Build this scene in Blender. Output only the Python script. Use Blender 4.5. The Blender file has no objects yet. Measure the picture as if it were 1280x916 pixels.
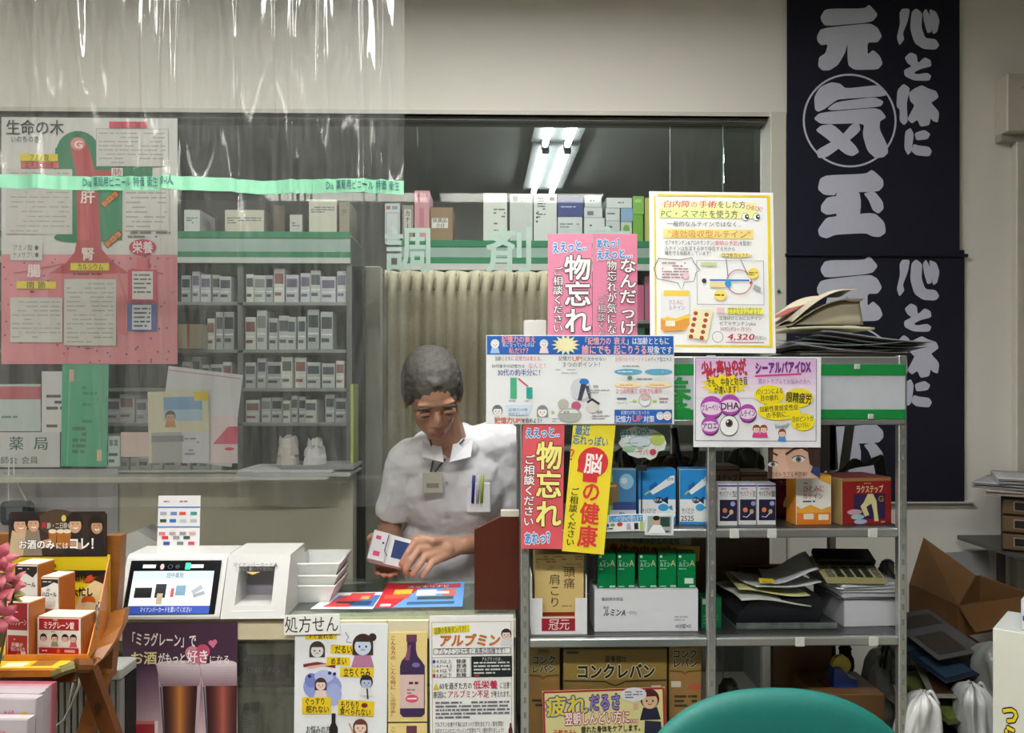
import bpy, bmesh, math, random
from mathutils import Vector, Matrix, Euler
random.seed(7)
SC = bpy.context.scene
COL = SC.collection
PI = math.pi
rad = math.radians

# ------------------------------------------------------------------ camera, world, lights, exposure
FPX, HY, CZ, YAW = 1000.0, 480.0, 1.45, rad(1.2)     # focal length in px (1280 wide), horizon row, lens height, yaw
cd = bpy.data.cameras.new('camera'); cam = bpy.data.objects.new('camera', cd); COL.objects.link(cam)
cd.sensor_fit = 'HORIZONTAL'; cd.sensor_width = 36.0; cd.lens = 36.0 * FPX / 1280.0
cd.shift_y = (HY - 458.0) / 1280.0
cd.clip_start = 0.05
cam.location = (0, 0, CZ); cam.rotation_euler = (PI / 2, 0, -YAW)
SC.camera = cam
w = bpy.data.worlds.new('world'); SC.world = w; w.use_nodes = True
w.node_tree.nodes['Background'].inputs[0].default_value = (0.75, 0.82, 0.9, 1)
w.node_tree.nodes['Background'].inputs[1].default_value = 0.15
SC.view_settings.view_transform = 'Standard'; SC.view_settings.look = 'None'
SC.view_settings.gamma = 1.0; SC.view_settings.use_curve_mapping = False
SC.view_settings.exposure = 0.0

def area(name, loc, sx, sy, power, col=(1.0, 0.97, 0.9)):
    l = bpy.data.lights.new(name, 'AREA'); l.shape = 'RECTANGLE'; l.size = sx; l.size_y = sy
    l.energy = power; l.color = col
    o = bpy.data.objects.new(name, l); COL.objects.link(o); o.location = loc
    return o
SHOP_CEIL = 2.92
# shop ceiling fluorescents (fixtures are built further down at the same places): x, y, length, width, watts, skirt depth
SHOP_LAMPS = [(-1.15, 1.72, 1.2, 0.2, 24, 0.02), (0.08, 1.72, 1.2, 0.2, 30, 0.02), (-1.0, 0.1, 1.2, 0.26, 52, 0.10), (0.14, 0.1, 1.2, 0.26, 60, 0.10)]
for lx, ly, ll, lw, pw, sk in SHOP_LAMPS:
    area('fluorescent_light', (lx, ly, SHOP_CEIL - 0.075), ll, lw, pw, (1.0, 0.995, 0.975))

# ------------------------------------------------------------------ helpers
def ray(px, py):
    u = (px - 640.0) / FPX; v = -(py - HY) / FPX
    return Vector((math.sin(YAW) + u * math.cos(YAW), math.cos(YAW) - u * math.sin(YAW), v))
def pt(px, py, Y):
    d = ray(px, py); return Vector((0, 0, CZ)) + d * (Y / d.y)
def lin(h):
    h = h.lstrip('#'); r = []
    for i in (0, 2, 4):
        c = int(h[i:i + 2], 16) / 255.0
        r.append(c / 12.92 if c <= 0.04045 else ((c + 0.055) / 1.055) ** 2.4)
    return r
_M = {}
def mat(col, rough=0.6, metal=0.0, var=0.05, scale=25.0, bump=0.0, stretch=None, trans=0.0):
    key = (col, rough, metal, var, scale, bump, stretch, trans)
    if key in _M: return _M[key]
    m = bpy.data.materials.new('surface_' + col.strip('#')); m.use_nodes = True
    nt = m.node_tree; N = nt.nodes; L = nt.links
    b = N['Principled BSDF']; b.inputs['Roughness'].default_value = rough; b.inputs['Metallic'].default_value = metal
    if trans: b.inputs['Transmission Weight'].default_value = trans
    c = lin(col)
    tc = N.new('ShaderNodeTexCoord'); no = N.new('ShaderNodeTexNoise')
    no.inputs['Scale'].default_value = scale; no.inputs['Detail'].default_value = 4.0
    if stretch:
        mp = N.new('ShaderNodeMapping'); mp.inputs['Scale'].default_value = stretch
        L.new(tc.outputs['Object'], mp.inputs['Vector']); L.new(mp.outputs['Vector'], no.inputs['Vector'])
    else: L.new(tc.outputs['Object'], no.inputs['Vector'])
    mx = N.new('ShaderNodeMix'); mx.data_type = 'RGBA'
    mx.inputs[6].default_value = [max(0, x * (1 - var * 2)) for x in c] + [1]
    mx.inputs[7].default_value = [min(1, x * (1 + var * 2)) for x in c] + [1]
    L.new(no.outputs['Fac'], mx.inputs[0]); L.new(mx.outputs[2], b.inputs['Base Color'])
    if bump:
        bp = N.new('ShaderNodeBump'); bp.inputs['Strength'].default_value = bump; bp.inputs['Distance'].default_value = 0.01
        L.new(no.outputs['Fac'], bp.inputs['Height']); L.new(bp.outputs['Normal'], b.inputs['Normal'])
    _M[key] = m; return m
def ink(col): return mat(col, 0.45, 0, 0.03, 40)
def glass_mat(name, tint, haze=0.0, ior=1.45, rough=0.02, hazecol=(0.9, 0.92, 0.9), bump=0.0):
    m = bpy.data.materials.new(name); m.use_nodes = True; nt = m.node_tree; N = nt.nodes; L = nt.links
    N.remove(N['Principled BSDF']); out = N['Material Output']
    tr = N.new('ShaderNodeBsdfTransparent'); tr.inputs[0].default_value = (*tint, 1)
    gl = N.new('ShaderNodeBsdfGlossy'); gl.inputs['Roughness'].default_value = rough
    fr = N.new('ShaderNodeFresnel'); fr.inputs['IOR'].default_value = ior
    m1 = N.new('ShaderNodeMixShader'); L.new(fr.outputs[0], m1.inputs[0]); L.new(tr.outputs[0], m1.inputs[1]); L.new(gl.outputs[0], m1.inputs[2])
    last = m1
    if haze:
        df = N.new('ShaderNodeBsdfDiffuse'); df.inputs[0].default_value = (*hazecol, 1)
        no = N.new('ShaderNodeTexNoise'); tc = N.new('ShaderNodeTexCoord'); mp = N.new('ShaderNodeMapping'); mp.inputs['Scale'].default_value = (14, 14, 2.0)
        L.new(tc.outputs['Object'], mp.inputs[0]); L.new(mp.outputs[0], no.inputs['Vector'])
        mr = N.new('ShaderNodeMapRange'); mr.inputs[1].default_value = 0.3; mr.inputs[2].default_value = 0.75
        mr.inputs[3].default_value = haze * 0.5; mr.inputs[4].default_value = haze * 1.5
        L.new(no.outputs['Fac'], mr.inputs[0])
        m2 = N.new('ShaderNodeMixShader'); L.new(mr.outputs[0], m2.inputs[0]); L.new(m1.outputs[0], m2.inputs[1]); L.new(df.outputs[0], m2.inputs[2]); last = m2
    if bump:
        n2 = N.new('ShaderNodeTexNoise'); t2 = N.new('ShaderNodeTexCoord'); p2 = N.new('ShaderNodeMapping'); p2.inputs['Scale'].default_value = (30, 30, 4.0)
        L.new(t2.outputs['Object'], p2.inputs[0]); L.new(p2.outputs[0], n2.inputs['Vector'])
        bp = N.new('ShaderNodeBump'); bp.inputs['Strength'].default_value = bump; bp.inputs['Distance'].default_value = 0.004
        L.new(n2.outputs['Fac'], bp.inputs['Height']); L.new(bp.outputs[0], gl.inputs['Normal'])
    L.new(last.outputs[0], out.inputs[0]); return m
def emit_mat(name, col, s):
    m = bpy.data.materials.new(name); m.use_nodes = True; b = m.node_tree.nodes['Principled BSDF']
    b.inputs['Base Color'].default_value = (*lin(col), 1); b.inputs['Emission Color'].default_value = (*lin(col), 1); b.inputs['Emission Strength'].default_value = s
    return m

def smooth_pts(pts, n=6):
    """Catmull-Rom curve through the points"""
    P = [Vector(p) for p in pts]; out = []
    for i in range(len(P) - 1):
        a, b, c, d = P[max(i - 1, 0)], P[i], P[i + 1], P[min(i + 2, len(P) - 1)]
        for k in range(n):
            t = k / n; out.append(.5 * ((2 * b) + (c - a) * t + (2 * a - 5 * b + 4 * c - d) * t * t + (3 * b - a - 3 * c + d) * t ** 3))
    return out + [P[-1]]
class MB:
    """collects geometry; build() links it as one mesh object"""
    def __init__(s): s.v = []; s.f = []; s.m = []; s.mats = []
    def mi(s, m):
        if m not in s.mats: s.mats.append(m)
        return s.mats.index(m)
    def add(s, vs, fs, m, M=None):
        o = len(s.v); k = s.mi(m)
        s.v += [tuple(M @ Vector(p)) for p in vs] if M else [tuple(p) for p in vs]
        for f in fs: s.f.append([i + o for i in f]); s.m.append(k)
        return s
    def box(s, x0, x1, y0, y1, z0, z1, m, bev=0.0, M=None):
        b = min(bev, (x1 - x0) * .45, (y1 - y0) * .45, (z1 - z0) * .45)
        if b <= 0:
            vs = [(x, y, z) for z in (z0, z1) for y in (y0, y1) for x in (x0, x1)]
            return s.add(vs, [(0, 2, 3, 1), (4, 5, 7, 6), (0, 1, 5, 4), (2, 6, 7, 3), (0, 4, 6, 2), (1, 3, 7, 5)], m, M)
        vs = []; idx = {}
        X = (x0, x1); Yv = (y0, y1); Z = (z0, z1); sg = (1, -1)
        for i in (0, 1):
            for j in (0, 1):
                for k in (0, 1):
                    for a in range(3):
                        p = [X[i] + sg[i] * b, Yv[j] + sg[j] * b, Z[k] + sg[k] * b]
                        p[a] = (X[i], Yv[j], Z[k])[a]
                        idx[i, j, k, a] = len(vs); vs.append(p)
        fs = []
        for a in range(3):
            u, w_ = [q for q in range(3) if q != a]
            for e in (0, 1):
                q = []
                for (cu, cw) in ((0, 0), (1, 0), (1, 1), (0, 1)):
                    c = [0, 0, 0]; c[a] = e; c[u] = cu; c[w_] = cw; q.append(idx[c[0], c[1], c[2], a])
                fs.append(q)
            for cu in (0, 1):
                for cw in (0, 1):
                    q = []
                    for e, ax in ((0, u), (1, u), (1, w_), (0, w_)):
                        c = [0, 0, 0]; c[a] = e; c[u] = cu; c[w_] = cw; q.append(idx[c[0], c[1], c[2], ax])
                    fs.append(q)
        for i in (0, 1):
            for j in (0, 1):
                for k in (0, 1): fs.append([idx[i, j, k, a] for a in range(3)])
        return s.add(vs, fs, m, M)
    def prism(s, pts, y0, y1, m, M=None):
        """outline of (x, z) points, extruded from y0 to y1"""
        n = len(pts)
        vs = [(x, y0, z) for x, z in pts] + [(x, y1, z) for x, z in pts]
        fs = [list(range(n)), list(range(2 * n - 1, n - 1, -1))] + [[i, i + n, (i + 1) % n + n, (i + 1) % n] for i in range(n)]
        return s.add(vs, fs, m, M)
    def tube(s, pts, r, m, n=8, r1=None, M=None):
        pts = [Vector(p) for p in pts]; vs = []; fs = []; k = len(pts)
        up = Vector((0, 0, 1)); prev = None
        for i, p in enumerate(pts):
            d = (pts[min(i + 1, k - 1)] - pts[max(i - 1, 0)]).normalized()
            a = prev if prev else (up if abs(d.z) < .9 else Vector((1, 0, 0)))
            x = (a - d * a.dot(d)).normalized(); prev = x; y = d.cross(x)
            rr = r if r1 is None else r + (r1 - r) * i / max(1, k - 1)
            for j in range(n):
                t = 2 * PI * j / n; vs.append(p + (x * math.cos(t) + y * math.sin(t)) * rr)
        for i in range(k - 1):
            for j in range(n): fs.append([i * n + j, i * n + (j + 1) % n, (i + 1) * n + (j + 1) % n, (i + 1) * n + j])
        fs.append(list(range(n))[::-1]); fs.append([(k - 1) * n + j for j in range(n)])
        return s.add(vs, fs, m, M)
    def lathe(s, prof, m, n=16, M=None):
        """profile of (r, z)"""
        vs = []; fs = []
        for r, z in prof:
            for j in range(n): t = 2 * PI * j / n; vs.append((r * math.cos(t), r * math.sin(t), z))
        for i in range(len(prof) - 1):
            for j in range(n): fs.append([i * n + j, i * n + (j + 1) % n, (i + 1) * n + (j + 1) % n, (i + 1) * n + j])
        fs.append(list(range(n))[::-1]); fs.append([(len(prof) - 1) * n + j for j in range(n)])
        return s.add(vs, fs, m, M)
    def ball(s, c, r, m, M=None, nu=14, nv=9):
        r = (r, r, r) if isinstance(r, (int, float)) else r
        vs = [(c[0], c[1], c[2] - r[2])]; fs = []
        for i in range(1, nv):
            a = -PI / 2 + PI * i / nv
            for j in range(nu):
                t = 2 * PI * j / nu
                vs.append((c[0] + r[0] * math.cos(a) * math.cos(t), c[1] + r[1] * math.cos(a) * math.sin(t), c[2] + r[2] * math.sin(a)))
        vs.append((c[0], c[1], c[2] + r[2])); e = len(vs) - 1
        for j in range(nu): fs.append([0, 1 + (j + 1) % nu, 1 + j]); fs.append([e, e - nu + j, e - nu + (j + 1) % nu])
        for i in range(nv - 2):
            for j in range(nu): fs.append([1 + i * nu + j, 1 + i * nu + (j + 1) % nu, 1 + (i + 1) * nu + (j + 1) % nu, 1 + (i + 1) * nu + j])
        return s.add(vs, fs, m, M)
    def cap(s, p0, p1, r0, r1, m, n=14):
        """tapered capsule"""
        p0 = Vector(p0); p1 = Vector(p1); d = (p1 - p0); L = d.length; q = Vector((0, 0, 1)).rotation_difference(d.normalized()).to_matrix().to_4x4()
        prof = []
        for i in range(1, 6): a = -PI / 2 + PI / 2 * i / 5; prof.append((r0 * math.cos(a), r0 * math.sin(a)))
        for i in range(0, 5): a = PI / 2 * i / 5; prof.append((r1 * math.cos(a), L + r1 * math.sin(a)))
        return s.lathe(prof, m, n, Matrix.Translation(p0) @ q)
    def grid(s, fn, nu, nv, m, M=None):
        vs = [fn(i / nu, j / nv) for j in range(nv + 1) for i in range(nu + 1)]
        fs = [[j * (nu + 1) + i, j * (nu + 1) + i + 1, (j + 1) * (nu + 1) + i + 1, (j + 1) * (nu + 1) + i] for j in range(nv) for i in range(nu)]
        return s.add(vs, fs, m, M)
    def build(s, name, parent=None, smooth=False, thick=0.0):
        me = bpy.data.meshes.new(name); me.from_pydata(s.v, [], s.f)
        for m in s.mats: me.materials.append(m)
        me.polygons.foreach_set('material_index', s.m)
        if smooth: me.polygons.foreach_set('use_smooth', [True] * len(me.polygons))
        me.update()
        o = bpy.data.objects.new(name, me); COL.objects.link(o); o.parent = parent
        if thick:
            md = o.modifiers.new('thickness', 'SOLIDIFY'); md.thickness = thick; md.offset = 0
        return o
def tag(o, label, cat, group=None):
    o['label'] = label; o['category'] = cat
    if group: o['group'] = group
    return o
def thing(name, label, cat, loc=(0, 0, 0), rot=(0, 0, 0), group=None):
    o = bpy.data.objects.new(name, None); COL.objects.link(o); o.empty_display_size = 0.05
    o.location = loc; o.rotation_euler = rot
    return tag(o, label, cat, group)
def struct(o): o['kind'] = 'structure'; return o

# ---- lettering: every character is turned into faces once and reused
_fc = bpy.data.curves.new('lettering_source', 'FONT'); _fo = bpy.data.objects.new('lettering_source', _fc); COL.objects.link(_fo)
_fc.resolution_u = 2
_G = {}
def glyph(c, b):
    if (c, b) not in _G:
        _fc.body = c; _fc.offset = b
        dg = bpy.context.evaluated_depsgraph_get(); dg.update(); ev = _fo.evaluated_get(dg); me = ev.to_mesh()
        vs = [(v.co.x, v.co.y) for v in me.vertices]; fs = [tuple(p.vertices) for p in me.polygons]
        ev.to_mesh_clear(); _G[c, b] = (vs, fs)
    return _G[c, b]
def adv(c):
    if c in ' 　': return 0.4
    if ord(c) > 0x2000: return 1.0
    vs = glyph(c, 0)[0]; return max(v[0] for v in vs) - min(v[0] for v in vs) + 0.09

class Panel:
    """print on a flat front (normal -y): photo pixel box -> local x, z of the thing it is printed on"""
    def __init__(s, root, px0, py0, px1, py1, w, h, y, x0=None, z0=0.0):
        s.root = root; s.b = (px0, py0, px1, py1); s.kx = w / (px1 - px0); s.kz = h / (py1 - py0)
        s.y = y; s.x0 = -w / 2 if x0 is None else x0; s.z0 = z0; s.n = 0; s.T = MB(); s.P = MB(); s.M = None
    def xy(s, px, py): return (s.x0 + (px - s.b[0]) * s.kx, s.z0 + (s.b[3] - py) * s.kz)
    def lay(s): s.n += 1; return s.y - 0.0004 - s.n * 2.5e-5
    def poly(s, pts, col, mb=None, m=None):
        y = s.lay(); q = [s.xy(*p) for p in pts]
        (mb or s.P).add([(x, y, z) for x, z in q], [list(range(len(q)))], m or ink(col), s.M); return s
    def rect(s, x0, y0, x1, y1, col, rot=0):
        c = [(x0, y1), (x1, y1), (x1, y0), (x0, y0)]
        if rot: c = s.rt(c, (x0 + x1) / 2, (y0 + y1) / 2, rot)
        return s.poly(c, col)
    @staticmethod
    def rt(c, cx, cy, a):
        a = rad(a); return [(cx + (x - cx) * math.cos(a) - (y - cy) * math.sin(a), cy + (x - cx) * math.sin(a) + (y - cy) * math.cos(a)) for x, y in c]
    def ell(s, cx, cy, rx, ry, col, a0=0, a1=360, n=22, rot=0):
        c = [(cx + rx * math.cos(rad(a0 + (a1 - a0) * i / n)), cy - ry * math.sin(rad(a0 + (a1 - a0) * i / n))) for i in range(n if a1 - a0 == 360 else n + 1)]
        if rot: c = s.rt(c, cx, cy, rot)
        return s.poly(c, col)
    def ring(s, cx, cy, rx, ry, w, col, a0=0, a1=360, n=36):
        y = s.lay(); vs = []; fs = []
        for i in range(n + 1):
            a = rad(a0 + (a1 - a0) * i / n)
            for k in (0, w):
                x, z = s.xy(cx + (rx - k) * math.cos(a), cy - (ry - k) * math.sin(a)); vs.append((x, y, z))
        for i in range(n): fs.append([2 * i, 2 * i + 2, 2 * i + 3, 2 * i + 1])
        s.P.add(vs, fs, ink(col), s.M); return s
    def line(s, pts, w, col):
        y = s.lay(); vs = []; fs = []
        for i, p in enumerate(pts):
            a = Vector(pts[max(0, i - 1)]); b = Vector(pts[min(len(pts) - 1, i + 1)]); d = (b - a).normalized() if (b - a).length else Vector((1, 0))
            nrm = Vector((-d.y, d.x)) * w / 2
            for g in (1, -1): x, z = s.xy(p[0] + nrm.x * g, p[1] + nrm.y * g); vs.append((x, y, z))
        for i in range(len(pts) - 1): fs.append([2 * i, 2 * i + 1, 2 * i + 3, 2 * i + 2])
        s.P.add(vs, fs, ink(col), s.M); return s
    def frame(s, x0, y0, x1, y1, w, col): return s.line([(x0, y0), (x1, y0)], w, col).line([(x1, y0), (x1, y1)], w, col).line([(x1, y1), (x0, y1)], w, col).line([(x0, y1), (x0, y0)], w, col)
    def star(s, cx, cy, rx, ry, n, inner, col):
        return s.poly([(cx + rx * (1 if i % 2 == 0 else inner) * math.cos(PI * i / n), cy + ry * (1 if i % 2 == 0 else inner) * math.sin(PI * i / n)) for i in range(2 * n)], col)
    def text(s, t, x0, y0, x1, y1, col, b=0.015, o=None, v=False, rot=0, sh=0, sep=False):
        if sep:
            n = len(t)
            for i, c in enumerate(t):
                a = (x0, y0 + (y1 - y0) * i / n, x1, y0 + (y1 - y0) * (i + 1) / n) if v else (x0 + (x1 - x0) * i / n, y0, x0 + (x1 - x0) * (i + 1) / n, y1)
                keep = s.T; s.T = MB(); s.text(c, *a, col, b, o); s.T.build('character', s.root); s.T = keep
            return s
        if not rot and not sh and all(ord(c) > 0x2000 for c in t) and len(t) > 1 and min(x1 - x0, (y1 - y0) / len(t)) > 15 and v: return s.text(t, x0, y0, x1, y1, col, b, o, v, 0, 0, True)
        if not rot and not sh and not v and all(ord(c) > 0x2000 for c in t) and len(t) > 1 and (x1 - x0) / len(t) > 14 and y1 - y0 > 14: return s.text(t, x0, y0, x1, y1, col, b, o, v, 0, 0, True)
        cells = []
        if v:
            n = len(t); sy = (y1 - y0) / n; sx = (x1 - x0)
            for i, c in enumerate(t): cells.append((c, x0, y0 + (i + 1) * sy, 0.0))
        else:
            tot = sum(adv(c) for c in t); sx = (x1 - x0) / tot; sy = y1 - y0; a = 0.0
            for c in t:
                off = 0.0
                if ord(c) < 0x2000 and c != ' ': off = 0.045 - min(q[0] for q in glyph(c, 0)[0])
                cells.append((c, x0 + (a + off) * sx, y1, 0.0)); a += adv(c)
        cx = (x0 + x1) / 2; cy = (y0 + y1) / 2; ca = math.cos(rad(rot)); sa = math.sin(rad(rot))
        def put(dx, dy, y, m, bold):
            vadd = []; fadd = []
            for c, gx, gy, _ in cells:
                if c in ' 　': continue
                vs, fs = glyph(c, bold); q = vadd; k0 = len(q)
                for (u, w_) in vs:
                    if v and c in 'ー―～〜…‥': u, w_ = 0.5 + (w_ - 0.38), 0.38 - (u - 0.5)
                    X = gx + (u + dx + sh * w_) * sx; Y = gy - (w_ + dy + 0.12) * sy
                    if rot: X, Y = cx + (X - cx) * ca - (Y - cy) * sa, cy + (X - cx) * sa + (Y - cy) * ca
                    a, z = s.xy(X, Y); q.append((a, y, z))
                fadd += [[i + k0 for i in f] for f in fs]
            s.T.add(vadd, fadd, m, s.M)
        E = 1.2e-5                                                   # copies that thicken a stroke lie on top of each other, never in one plane
        if o:
            m = ink(o[0]); R = o[1] + b * .8; y = s.lay()
            for k in range(8): y -= E; put(R * math.cos(k * PI / 4), R * math.sin(k * PI / 4), y, m, 0)
            s.n += 4
        y = s.lay(); m = ink(col)
        if b < .012: put(0, 0, y, m, 0)
        elif b < .024: put(-b * .7, 0, y, m, 0); put(b * .7, 0, y - E, m, 0)
        else:
            n = 4 if b < .045 else 10
            for k in range(n): put(b * .8 * math.cos((k + .5) * 2 * PI / n), b * .8 * math.sin((k + .5) * 2 * PI / n), y - k * E, m, 0)
            s.n += n // 2
        return s
    def lines(s, x0, y0, x1, y1, n, col, fill=0.8, h=0.45, short=True):
        """rows of print too small to read"""
        y = s.lay(); m = ink(col); vs = []; fs = []; st = (y1 - y0) / n; rng = random.Random(int(x0 * 7 + y0 * 13))
        for i in range(n):
            x = x0; e = x1 if not short or i < n - 1 else x0 + (x1 - x0) * rng.uniform(.4, .9); yy = y0 + (i + .5) * st
            while x < e - st * .3:
                wd = min(rng.uniform(.5, 3.5) * st, e - x)
                if rng.random() < fill:
                    k = len(vs)
                    for (a, c) in ((x, yy + st * h / 2), (x + wd * .9, yy + st * h / 2), (x + wd * .9, yy - st * h / 2), (x, yy - st * h / 2)):
                        u, z = s.xy(a, c); vs.append((u, y, z))
                    fs.append([k, k + 1, k + 2, k + 3])
                x += wd + st * .15
        if fs: s.T.add(vs, fs, m, s.M)
        return s
    def person(s, cx, cy, r, hair='3a2c26', skin='f0c9a8', shirt=None, long=False, sad=False):
        """small printed cartoon head"""
        if shirt: s.poly([(cx - r * 1.2, cy + r * 2.3), (cx + r * 1.2, cy + r * 2.3), (cx + r * .8, cy + r * .9), (cx - r * .8, cy + r * .9)], shirt)
        s.ell(cx, cy - r * .08, r * 1.08, r * 1.12, hair)
        if long: s.rect(cx - r * 1.08, cy, cx + r * 1.08, cy + r * 1.05, hair)
        s.ell(cx, cy + r * .16, r * .86, r * .9, skin)
        s.ell(cx, cy - r * .35, r * .9, r * .55, hair, 0, 180)
        for g in (-1, 1): s.ell(cx + g * r * .35, cy + r * .15, r * .1, r * .13, '2a2020')
        s.ring(cx, cy + r * (.62 if sad else .42), r * .25, r * .2, r * .08, '8a3a30', 20 if sad else 180, 160 if sad else 360, 8)
        return s
    def done(s, pic='printed_picture', let='printed_lettering'):
        if s.P.f: s.P.build(pic, s.root)
        if s.T.f: s.T.build(let, s.root)
        return s.root

def poster(name, label, cat, px0, py0, px1, py1, Y, col='f2f1ee', rot=(0, 0, 0), th=0.0012, group=None, curl=0.0, m=None):
    """a sheet whose front spans the pixel box at depth Y"""
    a = pt((px0 + px1) / 2, py1, Y); w_ = pt(px1, py1, Y).x - pt(px0, py1, Y).x; h = pt((px0 + px1) / 2, py0, Y).z - a.z
    r = thing(name, label, cat, a, tuple(rad(q) for q in rot), group)
    mb = MB(); m = m or mat(col, 0.45, 0, 0.02, 12)
    mb.box(-w_ / 2, w_ / 2, 0, th, 0, h, m, th * .3)
    mb.build('sheet', r)
    return Panel(r, px0, py0, px1, py1, w_, h, 0.0)
def carton(name, label, px0, py0, px1, py1, Y, dep, col, side=None, top=None, rz=0, z0=None, group=None, cat='box', rough=0.45, flap=True):
    """folding carton; its front spans the pixel box at depth Y"""
    cx = (px0 + px1) / 2; a = pt(cx, py1, Y); zb = a.z if z0 is None else z0
    w_ = pt(px1, py1, Y).x - pt(px0, py1, Y).x; h = pt(cx, py0, Y).z - zb
    r = thing(name, label, cat, (a.x, Y + dep / 2, zb), (0, 0, rad(rz)), group)
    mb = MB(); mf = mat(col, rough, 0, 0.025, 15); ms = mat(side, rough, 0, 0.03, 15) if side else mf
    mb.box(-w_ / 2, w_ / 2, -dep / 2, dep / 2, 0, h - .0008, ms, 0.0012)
    mb.build('body', r)
    q = MB(); q.box(-w_ / 2 + .0012, w_ / 2 - .0012, -dep / 2 - .0003, -dep / 2 + .001, 0.0012, h - .002, mf); q.build('front_face', r)
    if flap:
        l = MB(); mt = mat(top or side or col, rough, 0, 0.03, 15)
        l.box(-w_ / 2 + .0015, w_ / 2 - .0015, -dep / 2 + .001, dep / 2 - .001, h - .0008, h + .0004, mt, .0004); l.build('lid_flap', r)
    return Panel(r, px0, py0, px1, py1, w_, h, -dep / 2 - .0003)

# ------------------------------------------------------------------ the setting
YW = 2.80                                  # shop face of the wall between shop and dispensary
def ptz(px, py, Z): d = ray(px, py); return Vector((0, 0, CZ)) + d * ((Z - CZ) / d.z)
def X(px, Y): return pt(px, HY, Y).x
def Zp(py, Y, px=640): return pt(px, py, Y).z
XL, XR, YB, YF = -2.6, 2.6, -2.6, 5.7
m_wall = mat('dddad0', 0.85, 0, 0.02, 6, 0.02)
m_wall2 = mat('b4b2a6', 0.85, 0, 0.02, 6, 0.02)
m_low = mat('b9b6a4', 0.8, 0, 0.02, 6)
struct(MB().box(XL, XR, YB, YF, -0.06, 0, mat('8d8a80', 0.5, 0, 0.08, 8)).build('floor'))
struct(MB().box(XL, XR, YB, YW + .12, SHOP_CEIL, SHOP_CEIL + .06, mat('d8d6cd', 0.9, 0, 0.02, 10)).build('ceiling'))
struct(MB().box(XL, XR, YW + .12, YF, 2.75, 2.81, mat('a9aaa2', 0.9, 0, 0.03, 5)).build('ceiling'))
struct(MB().box(XL - .1, XL, YB, YF, 0, SHOP_CEIL, m_wall).build('wall_left'))
struct(MB().box(XR, XR + .1, YB, YF, 0, SHOP_CEIL, mat('77746a', .85, 0, .03, 5)).build('wall_right'))
struct(MB().box(XL, XR, YB - .1, YB, 0, SHOP_CEIL, mat('77736a', 0.85, 0, 0.03, 4)).build('wall_front'))
struct(MB().box(XL, XR, YF, YF + .1, 0, 2.75, m_wall2).build('wall_far'))
OX0, OX1, OXM = X(-70, YW), X(966, YW), X(441, YW)
ZT, ZS = Zp(143.5, YW), Zp(592, YW, 300)
wb = MB()
wb.box(XL, XR, YW, YW + .12, ZT, SHOP_CEIL, m_wall)                 # above the window
wb.box(XL, OX0, YW, YW + .12, 0, ZT, m_wall)
wb.box(OX1, XR, YW, YW + .12, 0, ZT, m_wall)
wb.box(OX0, OXM, YW, YW + .12, 0, ZS, m_low)
struct(wb.build('wall_back'))
# window: frame, sill, sliding panes
m_alu = mat('c4c2b6', 0.5, 0.0, 0.02, 10); m_dark = mat('23211d', 0.6)
win = thing('window_1', 'sliding glass front of the dispensary behind the counter', 'window'); struct(win); del win['category']
MB().box(OX0, OX1, YW + .02, YW + .10, ZT - .012, ZT, mat('6b6a63', 0.5)).box(OX0, OX1, YW - .004, YW + .02, ZT, ZT + .014, m_alu).build('window_frame', win)  # darker head strip puts the thin shadow line into the colour
MB().box(OX1 - .012, X(982, YW), YW - .012, YW + .1, 0, ZT + .014, m_alu, .003).build('window_frame', win)
MB().box(OX0, OXM, YW - .10, YW + .02, ZS - .02, ZS, mat('bab8aa', 0.6), .004).build('window_sill', win)
m_glass = glass_mat('window_glass', (0.96, 0.975, 0.965), 0.02, 1.42, 0.01, (0.75, 0.8, 0.78))
for a, b, yy, z0 in ((-70, 441, .05, ZS), (441, 905, .05, .02), (838, 964, .075, .02)):
    MB().box(X(a, YW + yy), X(b, YW + yy), YW + yy, YW + yy + .005, z0, ZT - .012, m_glass).build('pane', win)
for q, yy in ((838, .074), (904, .049)):
    MB().box(X(q, YW + yy) - .001, X(q, YW + yy) + .001, YW + yy - .001, YW + yy + .007, .02, ZT - .012, mat('5f6a62', 0.3)).build('pane_edge', win)
struct(MB().box(X(441, 2.9), X(456.5, 2.9), 2.88, 2.94, 0, Zp(334, 2.9), mat('15130f', 0.7), .002).build('dark_gap_strip'))  # black post stands in for the darkness of the gap beyond
struct(MB().box(X(457, 2.92), X(477, 2.92), 2.90, 2.95, 0, Zp(334, 2.92), mat('b5b2a4', 0.7), .004).build('trim_2'))
# cut-film lettering on the glass
r = thing('window_lettering', 'pale green cut-film characters stuck on the dispensary window glass', 'lettering', pt(575, 340, YW + .045))
P = Panel(r, 478, 282, 668, 340, X(668, YW) - X(478, YW), Zp(282, YW) - Zp(340, YW), 0)
for c, a in (('調', 476), ('剤', 605), ('室', 730)): P.text(c, a, 280, a + 63, 342, 'c2dccf', 0.025, sep=True)
P.done()

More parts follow.
